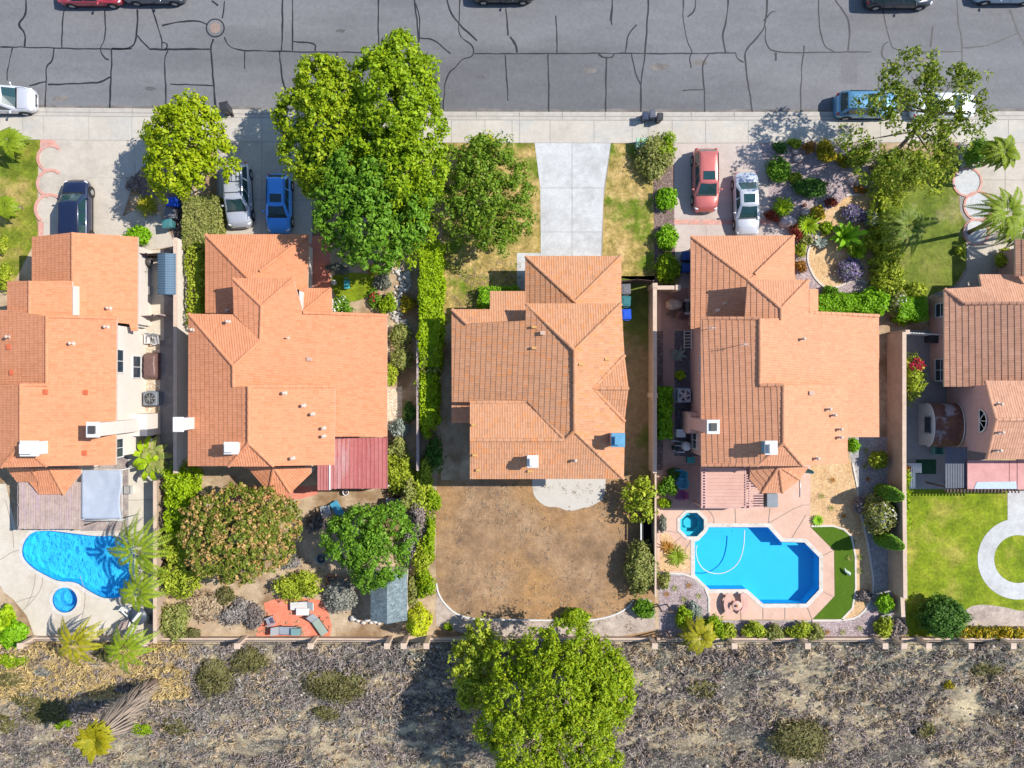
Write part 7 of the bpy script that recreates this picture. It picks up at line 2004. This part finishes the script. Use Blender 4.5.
# shrubs: label, px, py, rx, ry, h, material
SH = [
 ('loose bush with a pale green box in it beside the sidewalk', 655,158,19,20,1.3,'leaf_moss',2200),
 ('bright leafy bush at the upper right of the bush with the pale green box', 665,146,11,11,1.1,'leaf_bright',900),
 ('round bright shrub in the mulch strip, uppermost of three', 666.5,199,10.5,11,1.0,'leaf_box',1100),
 ('round bright shrub in the mulch strip, middle of three', 666.5,239,10.5,12,1.0,'leaf_box',1100),
 ('larger round bright shrub in the mulch strip, lowest of three above the short tan wall', 667,268.5,12,15,1.3,'leaf_bright',1500),
 ('three lobed dark green bush above the brown board gate', 139,236,12,9,.9,'leaf_box',900),
 ('dark red flowered shrub in shade under the lime green tree', 133,184,7,9,.6,'twig_purple',250),
 ('flowering green bush against the lower side of the little bright lawn', 341,307,13,10,1.0,'leaf_green',800),
 ('yellow shrub above the little bright lawn', 373.5,269,5,5,.6,'leaf_yellowbush',300),
 ('tan and green grass tuft left above the little bright lawn', 337,268,10,6,.5,'leaf_grey',400),
 ('grey green lavender bush right of the little bright lawn', 383,281,10,8,.6,'leaf_grey',700),
 ('green perennial bush with red blooms below the lavender', 376,298,8,9,.6,'leaf_green',500),
 ('leafy green bush right of the red blooms', 388,304,8,9,.8,'leaf_bright',600),
 ('brownish yellow bush beside the stony creek', 407,303,8,8,.7,'leaf_yellowbush',500),
 ('grey green round bush beside the orange house corner, upper of two', 401,335,11,10,1.0,'leaf_moss',900),
 ('grey green round bush beside the orange house corner, lower of two', 402,359,10,11,1.0,'leaf_moss',900),
 ('green bush tucked against the orange house wall', 391,374,9,11,1.0,'leaf_olive',700),
 ('silver leaved bush beside the salmon patio roof', 400,428,11,9,.9,'leaf_silver',700),
 ('dusty green bush below the silver leaved bush', 399,447,11,11,1.1,'leaf_moss',800),
 ('loose yellow green bush beside the black barbecue, left of the fence', 402,474,16,16,1.5,'leaf_olive',1500),
 ('ragged green bush along the bare yard, just right of the narrow pale fence end', 424,478,11,20,1.5,'leaf_olive',1400),
 ('greyish straggly bush beside the bare yard below the ragged green bush', 419,518,10,24,1.3,'twig_purple',1100),
 ('bright green climber edge along the bare yard', 430,540,7,28,1.4,'leaf_bright',1500),
 ('bright green bush on the fence above the yellow conifer', 426,583,10,16,1.5,'leaf_bright',1000),
 ('dark bush in deep shade beside the blotchy roofed house', 434,455,10,18,1.2,'leaf_dark',700),
 ('bright leafed young bush on the narrow pale fence', 426,430,6,7,1.4,'leaf_hedge',300),
 ('olive bush with yellow tips above the red brick patio', 299,586,23,14,1.1,'leaf_olive',1500),
 ('round grey dry shrub left of the shingle roofed shed', 341,595,15,17,1.0,'sage',1500),
 ('grey twiggy dry bush left of the red brick patio', 238,612,17,14,.5,'twig_grey',900),
 ('dark twiggy bush at the left end of the red brick patio', 256,616,11,12,.8,'twig_dark',900),
 ('grey dry bush left below the orange tipped tree', 205,606,22,15,.45,'twig_tan',1000),
 ('green bush below the ragged kidney pool hedge', 177,576,17,20,1.2,'leaf_moss',1500),
 ('green bush in the corner by the kidney pool fence', 175,622,15,20,1.2,'leaf_moss',1400),
 ('grey bare shrub in the tree shade below the orange tipped tree', 292,561,11,7,.6,'twig_grey',600),
 ('dark dry shrub beside the grey chair in the tree shade', 318,523,10,10,.7,'twig_dark',600),
 ('large oval grey green bush against the thin brown rail fence', 641,567,15.5,26,1.8,'leaf_moss',3200),
 ('dark green bush below the large oval bush', 644,609,10,9,.9,'leaf_green',800),
 ('small dark bush on the right of the thin brown rail fence', 664,580,7,9,.9,'leaf_moss',600),
 ('small round agave like bush at the pink deck edge', 662.5,524,3.8,8,.7,'leaf_grey',450),
 ('leafy green bush below the pergola shade beside the tan fence', 668,488,10,12,1.1,'leaf_green',900),
 ('small leafy bush at the corner of the pink deck by the fence', 664,503,6,6,.7,'leaf_bright',400),
 ('bush beside the teal chairs in the pergola shade', 674,473,6,6,.7,'leaf_dark',300),
 ('bright green bush in the purple gravel corner', 684,616,9,11,1.1,'leaf_bright',800),
 ('pale blue green bush in the purple gravel corner', 695,612,8,10,.6,'leaf_silver',600),
 ('bright green bush behind the deck, below the purple gravel corner', 712,627,12,10,1.0,'leaf_bright',900),
 ('olive bush behind the curved benches, left', 727,631,10,9,.8,'leaf_olive',700),
 ('olive bush below the turquoise pool, left of the middle pair', 755,630,13,9,.9,'leaf_olive',900),
 ('grey green bush below the turquoise pool, right of the middle pair', 772,632,10,8,.8,'leaf_moss',700),
 ('broad green bush below the turquoise pool, left part of the right pair', 800,631,13,9,.9,'leaf_olive',900),
 ('dull green bush below the turquoise pool, right part of the right pair', 816,632,11,8,.8,'leaf_moss',700),
 ('round clipped green bush in the lower gravel bed by the tan wall', 885,603,8,9,1.0,'leaf_box',700),
 ('yellow green bush at the lower end of the gravel bed', 884,626,10,9,.9,'leaf_olive',800),
 ('grey dry bush at the foot of the tan wall end', 897,628,10,10,.7,'twig_purple',600),
 ('round dark tuft in the lower sand bed', 864.5,596,7.5,5.5,.45,'twig_dark',500),
 ('round yellow green bush in the upper gravel bed', 878,460,9,8.5,1.0,'leaf_olive',800),
 ('white flowered oleander bush beside the tan wall', 880,514,15.5,18,1.9,'leaf_moss',2600),
 ('reddish purple bush between sand bed and oleander', 861,505,7,8,.8,'twig_purple',600),
 ('green bush at the lower right corner of the salmon house', 853,445,6,7,.9,'leaf_box',500),
 ('large round clipped bush on the bright lawn', 942,616.5,20.5,19,2.1,'leaf_dark',5200),
 ('mound of bright round hedge at the right end of the front hedge', 873,303,14,14,1.5,'leaf_box',1800),
 ('green spiky bush at the left end of the front hedge', 831,292,10,7,.9,'leaf_green',600),
 ('bush with cream flowers beside the square clipped hedge', 897,302,10,14,1.2,'leaf_moss',1100),
 ('small bright bush below the cream flowered bush', 902,318,7,6,.8,'leaf_bright',400),
 ('purple lavender mound at the top of the sandy bed', 854,214,10,8,.7,'leaf_purple',1300),
 ('purple lavender mound at the bottom of the sandy bed', 850,270,12,10.5,.8,'leaf_purple',1500),
 ('silver mound beside the upper lavender', 871,219,7.5,8,.7,'leaf_silver',700),
 ('long dark green clipped mound beside the silver white sedan', 779,170,11.5,11,1.1,'leaf_green',1100),
 ('dark green oval mound in the shade of the leaning tree', 810,188,16,9.5,1.1,'leaf_dark',1300),
 ('golden yellow flowering bush by the sidewalk', 826,151,11,9.5,1.0,'leaf_yellowbush',1000),
 ('small brownish orange bush beside the golden one', 808,147,6,5,.7,'leaf_orange',350),
 ('dark small bush in the tree shadow by the sidewalk', 779,147,7,6,.7,'leaf_dark',350),
 ('small yellow bush in the middle of the gravel garden', 818,212,7,7,.6,'leaf_yellowbush',450),
 ('small dark red plant above the small yellow bush', 831,202,5,4.5,.5,'leaf_red',250),
 ('rusty red bush at the front corner of the salmon garage', 797,232,6,7,.7,'leaf_red',400),
 ('small red bush left of the bright fern in the gravel garden', 772,216,6,6,.5,'leaf_red',300),
 ('yellow green bush beside the salmon garage wall', 800,249,6,6,.7,'leaf_olive',400),
 ('orange bush beside the salmon garage wall', 801,266,5.5,5,.6,'leaf_orange',350),
 ('olive bush by the sidewalk under the leaning tree', 858,158,13,11,1.1,'leaf_pepper',900),
 ('bright green low bush under the leaning tree limb', 893,157,12,8,.8,'leaf_bright',700),
 ('yellow green bush at the lower left corner of the right front lawn', 889,274,14,17,1.4,'leaf_olive',1600),
 ('yellow green bush between lawn and square clipped hedge', 915,292,10,9,1.0,'leaf_olive',800),
 ('small bush at the edge of the right front lawn', 960,250,4,5,.5,'leaf_olive',250),
 ('leafy bush beside the right garage wall', 1003,258,9,10,1.2,'leaf_olive',700),
 ('dark leafy bush under the upper right palm', 976,152,12,12,1.4,'leaf_green',900),
 ('bush with orange flowers at the corner of the bright lawn', 905,470,6,6,.8,'leaf_orange',400),
 ('yellow green ivy on the slope below the bright lawn bushes', 990,668,14,9,.6,'leaf_olive',500),
 ('small round olive bush alone on the lower right slope', 801,741,25,19,1.4,'leaf_olive',2200),
 ('small yellow bush alone on the right slope', 951,686,5,5,.5,'leaf_yellowbush',200),
 ('little green bush on the lower right slope', 930,733,8,8,.7,'leaf_olive',350),
 ('spreading olive brush below the red brick patio', 335,685,30,17,1.0,'leaf_olive',2600),
 ('lower tuft of olive brush below the spreading one', 325,715,12,8,.7,'leaf_olive',500),
 ('olive bush left below the red brick patio', 248,662,17,12,.9,'leaf_olive',1000),
 ('larger olive bush on the slope left of the olive brush', 213,678,17,19,1.0,'leaf_olive',1400),
 ('green bush in the shadow of the skirted palm', 45,712,22,13,.9,'leaf_olive',1300),
 ('small bright bush beside the skirted palm', 140,731,10,7,.6,'leaf_bright',450),
 ('pale green low bush on the dry slope at the left edge', 8,678,12,11,.6,'leaf_moss',600),
 ('glossy leafy shrub at the left edge beside the kidney pool deck, upper', 6,618,11,12,1.0,'leaf_hedge',700),
 ('glossy leafy shrub at the left edge beside the kidney pool deck, lower', 14,634,13,12,1.0,'leaf_box',800),
 ('pale sage bush on the dry slope below the kidney pool', 38,672,9,5,.4,'sage',300),
 ('dark green bush at the left lawn edge beside the orange house', 3,245,7,10,.9,'leaf_olive',500),
 ('green bush at the left lawn edge, lower', 4,276,8,12,1.0,'leaf_olive',600),
 ('green tuft among the stones behind the bare yard', 448,627,4,4,.4,'leaf_bright',200),
 ('round bright bush poking over the edge of the bare yard', 575,617,13,9,1.3,'leaf_bright',900),
]
BIG = {'glossy leafy shrub at the left edge beside the kidney pool deck, upper':.16,'glossy leafy shrub at the left edge beside the kidney pool deck, lower':.16,'rounded':.1}
for l, x, y, rx, ry, h, m, n in SH:
    shrub(l, x, y, rx, ry, h, m, int(n*1.7), BIG.get(l, .085 if n > 500 else .07))
BAND = [('small yellow orange flowered bush in the gravel garden, right of the golden bush',842,160,7,6,.6,'leaf_yellowbush',400),
 ('low green plant between the two dark mounds of the gravel garden',795,178,6,5,.5,'leaf_olive',350),
 ('small rusty plant by the grey boulder of the gravel garden',860,190,5,4,.4,'leaf_orange',250),
 ('grey green low plant left of the silver agave',806,240,5,5,.5,'leaf_moss',300),
 ('green bush between the canna plants and the lawn hedge',872,240,7,9,.9,'leaf_olive',600),
 ('low yellow green plant in the shaded gravel by the sidewalk',795,143,6,4,.5,'leaf_olive',300),
 ('green shrub below the dark oval mound in the gravel garden',826,228,6,6,.6,'leaf_bright',400),
 ('bright low weeds at the bottom left of the slope, beside the yellow palm crown',60,725,9,6,.45,'leaf_bright',450),
 ('yellow green low growth under the fronds behind the kidney pool deck',104,652,10,6,.45,'leaf_moss',500),
 ('olive brush at the far left edge of the slope',4,726,9,9,.6,'leaf_moss',500),
 ('green weedy patch on the slope below the golden grass, far left',28,700,16,9,.6,'leaf_moss',900),
 ('green low growth at the left edge of the dry golden slope',12,660,14,8,.5,'leaf_bright',600),
 ('olive low growth on the lower slope right of the skirted palm',175,728,14,8,.5,'leaf_moss',600),
 ('faint green brush on the slope right of the big bottom tree',705,690,16,8,.5,'leaf_moss',600),
 ('leafy olive bush in the overgrown boundary band, beside the salmon patio roof corner',393,462,10,12,1.3,'leaf_olive',900),
 ('tall straggly bush in the overgrown boundary band, right of the black barbecue',409,492,10,15,1.7,'leaf_moss',1100),
 ('bright bush in the overgrown boundary band, below the fence end',417,497,11,13,1.6,'leaf_olive',1100),
 ('grey twiggy bush in the overgrown boundary band, right of the round green tree',411,545,8,16,1.2,'twig_grey',900),
 ('olive bush in the overgrown boundary band, beside the bright climber',422,556,10,16,1.4,'leaf_olive',1100),
 ('low dusty bush between the shingle roofed shed and the boundary band',413,590,7,14,1.0,'leaf_moss',800),
 ('bright tips of a bush over the bare yard edge, upper',434,500,8,12,1.2,'leaf_bright',800),
 ('dark green bush behind the silver leaved bush',410,412,7,9,1.0,'leaf_dark',500),
 ('yellow green weeds at the lower left of the second back yard',190,633,10,6,.6,'leaf_scrub',500),
 ('dry olive bush between the two grey dry shrubs above the brick patio',225,596,12,8,.6,'leaf_scrub',600)]
for l, x, y, rx, ry, h, m, n in BAND: shrub(l, x, y, rx, ry, h, m, int(n*1.7), .085)
# flower bed of yellow blooms: each clump a thing
for i, x in enumerate((962,973,984,996,1008,1019)):
    shrub('yellow flowering clump in the bed below the ring path', x, 632+(i%2), 7.5, 6.5, .6, 'leaf_yellow_flower', 420, .085, group='yellow flowering clumps')
# small desert tufts in the sand and gravel of lot four
for i, (x, y) in enumerate(((833,480),(822,496),(831.5,508),(844,516),(865,466),(866,450),(868,479),(860.5,557),(861,571),(689,585),(699,596),(684,599),(667,594),(843,632),(860,628),(828,632),(675,588),(850,558))):
    q = P(x, y, .1)
    Q = []
    for a in range(9): Q += blade_quads((q.x,q.y,.0), a*.7+i, .26+.1*random.random(), 1.2, .6, .03, 3)
    tag(quad_mesh('desert_tuft', Q, M['leaf_orange' if i % 3 == 0 else 'leaf_moss'], None, (q.x,q.y,0)), 'small spiky tuft in the sand and gravel around the turquoise pool', 'plant', 'desert tufts around the turquoise pool')
tag(quad_mesh('agave', sum([blade_quads((P(817,520).x,P(817,520).y,0), a*.45, .5, 1.1, .7, .07, 4) for a in range(14)], []), M['leaf_box'], None, tuple(P(817,520))), 'small bright agave at the upper corner of the putting green', 'plant')

# straps, ferns and palms
def rosette(label, px, py, n, length, width, mat, rise=1.3, droop=1.0, name='strap_plant', cat='plant', rings=2, z=.1, group=None):
    p = P(px, py, length*.4); p.z = 0
    Q = []
    for i in range(n):
        f = i/n
        Q += blade_quads((p.x,p.y,z), i*2.399, length*(.75+.4*random.random()), rise*(.6+.8*f), droop*(.7+.5*random.random()), width, 5)
    return tag(quad_mesh(name, Q, M[mat], None, (p.x,p.y,0)), label, cat, group)
rosette('bright fern like plant in the gravel garden beside the sedan, upper', 783, 207, 60, .95, .07, 'leaf_bright', 1.0, .9, 'fern')
rosette('bright fern like plant in the gravel garden by the garage corner, lower', 808, 225, 70, 1.0, .07, 'leaf_bright', 1.0, .9, 'fern')
rosette('yellow green cycad left of the bins and olive hedge', 145.5, 205, 60, .95, .06, 'leaf_palm_yellow', .8, .8, 'cycad')
rosette('large leaved canna plant in the middle of the sandy bed', 846, 236, 22, 1.25, .22, 'leaf_box', 1.5, 1.1, 'canna')
rosette('second large leaved canna plant on the right of the sandy bed', 858, 249, 18, 1.0, .2, 'leaf_bright', 1.3, 1.1, 'canna')
rosette('silver agave in the shade beside the canna plants', 820, 243, 20, .55, .08, 'leaf_silver', 1.0, .6, 'agave')
rosette('spreading sago palm in the sandy corner below the spa', 678, 557, 36, .95, .05, 'leaf_palm', .7, .8, 'sago_palm')
rosette('small sago palm left of the spreading one by the fence', 668, 547, 24, .6, .05, 'leaf_orange', .8, .8, 'sago_palm')
rosette('green plant by the tan fence in the shaded side bed', 680, 375, 18, .5, .1, 'leaf_bright', 1.0, .9, 'strap_plant')
rosette('silver spiky plant in the shaded side bed by the ladder', 678, 355, 18, .6, .07, 'leaf_silver', 1.0, .8, 'strap_plant')
def banana(label, px, py, n=16, L=1.5):
    p = P(px, py, 1.2); p.z = 0
    t = thing('banana_plant', label, 'plant', p)
    for s in range(4):
        bx, by = p.x+random.uniform(-.6,.6), p.y+random.uniform(-.6,.6)
        MB().tube([(bx,by,0),(bx,by,1.2)], [.1,.07], 8).build('stem', M['bark'], t)
        Q = []
        for i in range(n//2): Q += blade_quads((bx,by,1.1), i*2.4+s, L*(.7+.5*random.random()), .9+.5*random.random(), 1.0+.4*random.random(), .24, 6)
        quad_mesh('leaf_spray', Q, M['leaf_hedge' if s % 2 == 0 else 'leaf_moss'], t, (p.x,p.y,0))
    return t
banana('banana plant with torn broad leaves at the corner of the tiled patio', 152, 463)
def palm(label, bx, by, cx, cy, hgt, n=18, L=2.2, mat='leaf_palm', tr=.14, z0=None, rise=.55, droop=.9, leaflet=.5, width=.045, skirt=False, name='palm_tree'):
    b = PG(bx, by); z0 = b.z
    c = P(cx, cy, z0+hgt)
    t = thing(name, label, 'palm', b)
    pts = [b.lerp(c, f)+Vector((0,0,0)) for f in (0,.2,.4,.6,.8,1)]
    tb = MB().tube([Vector(p)+(Vector((0,0,-.25)) if i == 0 else Vector()) for i, p in enumerate(pts)], [tr*1.3,tr*1.08,tr,tr*.95,tr*.95,tr*.9], 10)
    tb.build('trunk', M['palm_trunk'], t)
    Q = []
    for i in range(n):
        f = i/n
        Q += frond_quads(c+Vector((0,0,.05)), i*2.399+.4, L*(.8+.35*random.random()), rise*(.25+1.2*f), droop*(.8+.4*random.random()), 30, leaflet*.82, width*1.3)
    quad_mesh('crown', Q, M[mat], t, tuple(b))
    if skirt:
        Q = []
        for i in range(420):
            f = random.random()**.7
            q = b.lerp(c, .22+.74*f); a = random.random()*6.283
            ln = (.7+.8*f)*(.8+.4*random.random())
            Q += blade_quads(q+Vector((math.cos(a)*.12,math.sin(a)*.12,0)), a, ln*.8, -.55, 1.0, .06, 4)
        quad_mesh('skirt', Q, M['twig_tan2'], t, tuple(b))
    return t
LM('twig_tan2', (.16,.125,.105), (.26,.20,.16), (.36,.28,.21), (.20,.165,.15), trans=0)
palm('short date palm at the upper left lawn edge', 15.5,148, 8,141, 1.6, 20, 1.35, 'leaf_palm', .16, rise=.6)
palm('small palm on the left lawn beside the middle brick pad', 22,208, 4,206, 1.5, 16, 1.0, 'leaf_palm', .12)
palm('queen palm with pale feathery fronds over the right front lawn', 893,238, 908,226, 3.4, 16, 2.4, 'leaf_queen', .12, leaflet=.55)
palm('tall leaning palm with its long shadow across the right front lawn', 970,232, 1006,213, 7.0, 18, 2.3, 'leaf_palm', .13, leaflet=.55)
palm('broad leaved palm at the right end of the sidewalk', 984,165, 1003,152, 3.2, 20, 1.5, 'leaf_palm', .1, leaflet=.5, width=.09)
palm('second queen palm near the right driveway, lower right', 1008,236, 1020,231, 2.4, 13, 1.7, 'leaf_queen', .1, leaflet=.5)
palm('feathery palm overhanging the right end of the kidney pool', 147,560, 137,551, 3.6, 12, 3.0, 'leaf_palm', .14, rise=.5, leaflet=.55)
palm('lower feathery palm near the round dark table', 144,594, 138,592, 2.6, 11, 2.0, 'leaf_palm', .1, rise=.5)
palm('yellow fronded palm behind the fence below the round spa', 84,636, 75,644, 3.2, 9, 2.2, 'leaf_palm_yellow', .1, rise=.35)
palm('green palm behind the fence right of the yellow fronded one', 134,640, 125,649, 3.2, 10, 2.5, 'leaf_palm', .1, rise=.35)
palm('bright palm in the corner by the timber frames', 694,630, 700,636, 1.8, 14, 1.7, 'leaf_palm_yellow', .09)
palm('skirted fan palm with a shaggy leaning trunk on the slope', 157,678, 96,739, 7.6, 34, 1.25, 'leaf_palm_yellow', .26, rise=.8, droop=.7, leaflet=.45, width=.1, skirt=True, name='fan_palm')
# clipped cypresses leaning out from the wall
def cypress(label, px, py, h, r, mat='leaf_green'):
    c = P(px, py, h*.5)
    t = thing('cypress', label, 'tree', (c.x,c.y,0))
    n = 1700
    zt = RNG.random(n); a = RNG.random(n)*6.283
    rr = r*np.where(zt < .12, .55+3.7*zt, np.sqrt(np.maximum(0, 1-((zt-.12)/.9)**2.2)))*(0.92+.16*RNG.random(n))
    pos = np.stack([c.x+rr*np.cos(a), c.y+rr*np.sin(a), .15+zt*(h-.15)], 1)
    nr = np.stack([np.cos(a), np.sin(a), .5+zt], 1)
    Q = leaf_quads(pos, nr, .085, .5, .5)
    Q = np.concatenate([Q, cube_sphere((c.x,c.y,h*.5), (r*.8,r*.8,h*.46), 5, .05)])
    quad_mesh('crown', Q, M[mat], t, (c.x,c.y,0))
    MB().tube([(c.x,c.y,-.1),(c.x,c.y,h*.6)], .07, 8).build('trunk', M['bark'], t)
cypress('clipped cypress above the white flowered oleander, leaning over the tan wall', 889.5, 493.5, 3.6, .52)
cypress('clipped cypress below the white flowered oleander, leaning over the tan wall', 889.5, 541.5, 3.6, .52)
# yellow conifer
c = P(417, 624, 1.2)
t = thing('conifer', 'small yellow green conifer between two pilasters behind the bare yard', 'tree', (c.x,c.y,0))
n = 2300; zt = RNG.random(n)**1.3; a = RNG.random(n)*6.283
rr = 1.0*(1-zt)**.75*(0.8+.3*np.sin(a*5+zt*9)*.5+.2*RNG.random(n))
pos = np.stack([c.x+rr*np.cos(a), c.y+rr*1.15*np.sin(a), .1+zt*2.9], 1)
Q = leaf_quads(pos, np.stack([np.cos(a), np.sin(a), np.full(n, .8)], 1), .11, .4, .6)
quad_mesh('crown', Q, M['leaf_conifer'], t, (c.x,c.y,0))
MB().tube([(c.x,c.y,-.1),(c.x,c.y,2.6)], [.09,.02], 8).build('trunk', M['bark'], t)
# bougainvillea on the wall
c = P(911, 376, 1.2)
t = thing('bougainvillea', 'bougainvillea with red blooms against the tall tan wall', 'shrub', (c.x,c.y,0))
Q = shrub_quads((c.x,c.y-.2,0), (.85,1.5,1.15), 1500, .09, .3, .7)
quad_mesh('foliage', Q, M['leaf_olive'], t, (c.x,c.y,0))
Q = shrub_quads((c.x+.1,c.y+.75,1.35), (.55,.38,.45), 220, .09, .4, 0)
quad_mesh('blossom', Q, M['flower_red'], t, (c.x,c.y,0))
# white blooms on oleander & cream bush and garden flowers
for (x, y, z, rx, n, m, lab) in ((880,514,1.3,1.0,90,'flower_white','white blooms scattered over the oleander beside the tan wall'),(897,300,.9,.6,60,'flower_white','cream blooms on the bush beside the square clipped hedge'),(341,303,.75,.6,40,'flower_white','white blooms by the little bright lawn'),(378,294,.5,.45,40,'flower_red','red blooms in the bed right of the little bright lawn')):
    c = P(x, y, z)
    par = min((o for o in SC.objects if o.name.startswith('shrub') and o.parent is None), key=lambda o: (o.location.x-c.x)**2+(o.location.y-c.y)**2)
    d = rand_dirs(n, .05)
    h_ = max(v.co.z for v in par.data.vertices)
    pos = np.array([par.location.x, par.location.y, h_*.45])+d*np.array([rx, rx, h_*.62])
    o = quad_mesh('blossom', leaf_quads(pos, d, .07, .8, .5), M[m], par, tuple(par.location))
# rocks of the dry creek, boulders of the gravel garden
rk = MB()
for i in range(150):
    t_ = random.random()
    x = 400+4*math.sin(t_*7)+random.gauss(0, 4.2); y = 268+t_*66
    q = P(x, y); r = random.uniform(.07, .22)
    rk.ball((q.x,q.y,r*.35), (r,r*random.uniform(.6,1),r*.6), 7, rough=.4, seed=i)
tag(rk.build('creek_stones', plain('creek_stone', (.52,.48,.44), .85, var=.35, scale=2)), 'pale stones of the dry creek beside the long hedge', 'stones', kind='stuff')
for i, (x, y, r, l) in enumerate(((806,213,.42,'pale boulder beside the small yellow bush'),(786,222,.62,'largest pinkish boulder below the upper fern'),(797,159,.40,'pinkish boulder by the golden bush'),(850,181,.36,'grey boulder under the limb of the leaning tree'),(795,152,.3,'small pinkish boulder near the sidewalk'))):
    q = P(x, y); tag(MB().ball((q.x,q.y,r*.3), (r,r*.75,r*.6), 12, rough=.35, seed=i*3).build('boulder', plain('boulder_pink', (.50,.39,.36), .85, var=.25, scale=2), None, (q.x,q.y,0)), l, 'boulder')
# fallen limbs on the slope
for i, (a, b, r, l) in enumerate((((184,694),(196,713),.05,'dead grey branch on the slope right of the skirted palm'),((160,705),(190,712),.04,'long pale branch lying across the slope near the palm'),((400,665),(401,690),.035,'thin grey stick standing in the brush below the conifer'))):
    p, q = PG(*a), PG(*b); tag(MB().tube([p+Vector((0,0,.2)), p.lerp(q,.5)+Vector((.1,0,.35)), q+Vector((0,0,.2))], [r*1.3,r,r*.5], 7).build('fallen_branch', M['bark_grey'], None, tuple(p)), l, 'branch')
# dry brush on the hillside and bare yards
def brush(name, mat, n, per, size, leaf, region, dens=None, seed=0, h=.5, nf=.25):
    pos = []
    x0, y0, x1, y1 = region
    tries = 0
    while len(pos) < n and tries < n*12:
        tries += 1
        px = random.uniform(x0, x1); py = random.uniform(y0, y1)
        p = PG(px, py)
        v = noise.fractal(Vector((p.x*nf, p.y*nf*1.5, seed)), 1, 2, 4)
        if dens is not None and v < dens: continue
        pos.append((p.x, p.y, p.z))
    pos = np.array(pos)
    k = len(pos)
    d = rand_dirs(k*per, -.05).reshape(k, per, 3)
    s = size*(.5+.9*RNG.random((k, 1, 1)))
    lp = pos[:, None, :]+d*s*np.array([1, .85, h/size*.8])*(.35+.75*RNG.random((k, per, 1)))
    Q = leaf_quads(lp.reshape(-1, 3), (d+np.array([0,0,.3])).reshape(-1, 3), leaf*1.5, .2, .9)
    return tag(quad_mesh(name, Q, M[mat]), kind='stuff')
R_ = (-60, 645, 1085, 800)
brush('dry_brush', 'twig_dark', 1100, 26, .50, .12, R_, .06, 3)
brush('dry_brush', 'twig_purple', 3000, 24, .42, .11, R_, -.05, 9)
brush('dry_grass', 'twig_tan', 1700, 20, .32, .12, R_, .0, 21)
brush('dry_scrub', 'sage', 420, 22, .30, .10, (400, 641, 1085, 672), -.1, 33)
brush('dry_scrub', 'sage', 260, 22, .28, .10, (-40, 690, 480, 768), .1, 37)
brush('dry_scrub', 'twig_grey', 420, 22, .32, .11, (180, 645, 470, 740), -.1, 41)
brush('dry_grass', 'grass_gold', 1700, 18, .24, .10, (-60, 643, 190, 698), -.25, 44)
brush('dry_grass', 'twig_tan', 160, 14, .16, .07, (170, 560, 330, 634), 0, 51, .15)
brush('leaf_litter', 'twig_dark', 200, 8, .28, .06, (445, 485, 648, 612), 0, 55, .03)
brush('dry_weeds', 'twig_tan', 420, 10, .25, .06, (445, 485, 640, 632), -.1, 57, .05)
brush('dry_grass', 'twig_tan', 240, 10, .22, .06, (446, 260, 520, 320), -.2, 61, .06)

st = MB()
for i in range(1100):
    px, py = random.uniform(-30, 1055), 645+random.random()**1.2*125
    if noise.noise(Vector((px*.012, py*.03, 4))) < -.1: continue
    p = PG(px, py); r = random.uniform(.06, .19)
    st.ball((p.x, p.y, p.z+.04), (r, r*random.uniform(.55, 1), r*.6), 5, rough=.4, seed=i)
tag(st.build('loose_stones', plain('slope_stone', (.42,.36,.31), .9, var=.35, scale=.8)), kind='stuff')

# ================================================================ light, sky, camera
W_ = bpy.data.worlds.new('World'); SC.world = W_; W_.use_nodes = True
nt = W_.node_tree
sky = nt.nodes.new('ShaderNodeTexSky'); sky.sky_type = 'NISHITA'; sky.sun_disc = False
SUN_EL, AZ = 46.5, math.atan2(.972, .236)     # azimuth measured clockwise from +y
sky.sun_elevation = R(SUN_EL); sky.sun_rotation = AZ
sky.altitude = 300; sky.air_density = 1.0; sky.dust_density = .2; sky.ozone_density = 2.0
nt.links.new(sky.outputs[0], nt.nodes['Background'].inputs[0]); nt.nodes['Background'].inputs[1].default_value = 0.14
sl = bpy.data.lights.new('sun', 'SUN'); sl.energy = 4.7; sl.angle = R(.53); sl.color = (1.0, .95, .87)
so = bpy.data.objects.new('sun', sl); COL.objects.link(so)
to = Vector((math.cos(R(SUN_EL))*math.sin(AZ), math.cos(R(SUN_EL))*math.cos(AZ), math.sin(R(SUN_EL))))
so.rotation_euler = to.to_track_quat('Z', 'Y').to_euler(); so.location = to*80
cd = bpy.data.cameras.new('camera'); cd.sensor_width = 36; cd.lens = 36*H/(1024*S); cd.clip_end = 2000; cd.clip_start = .5
co = bpy.data.objects.new('camera', cd); COL.objects.link(co); co.location = (0, 0, H); co.rotation_euler = (0, 0, 0)
SC.camera = co
vs_ = SC.view_settings; vs_.view_transform = 'Standard'; vs_.look = 'None'; vs_.gamma = 1; vs_.use_curve_mapping = False
vs_.exposure = 0.44
SC.cycles.max_bounces = 6; SC.cycles.transparent_max_bounces = 8
SC.cycles.use_denoising = True
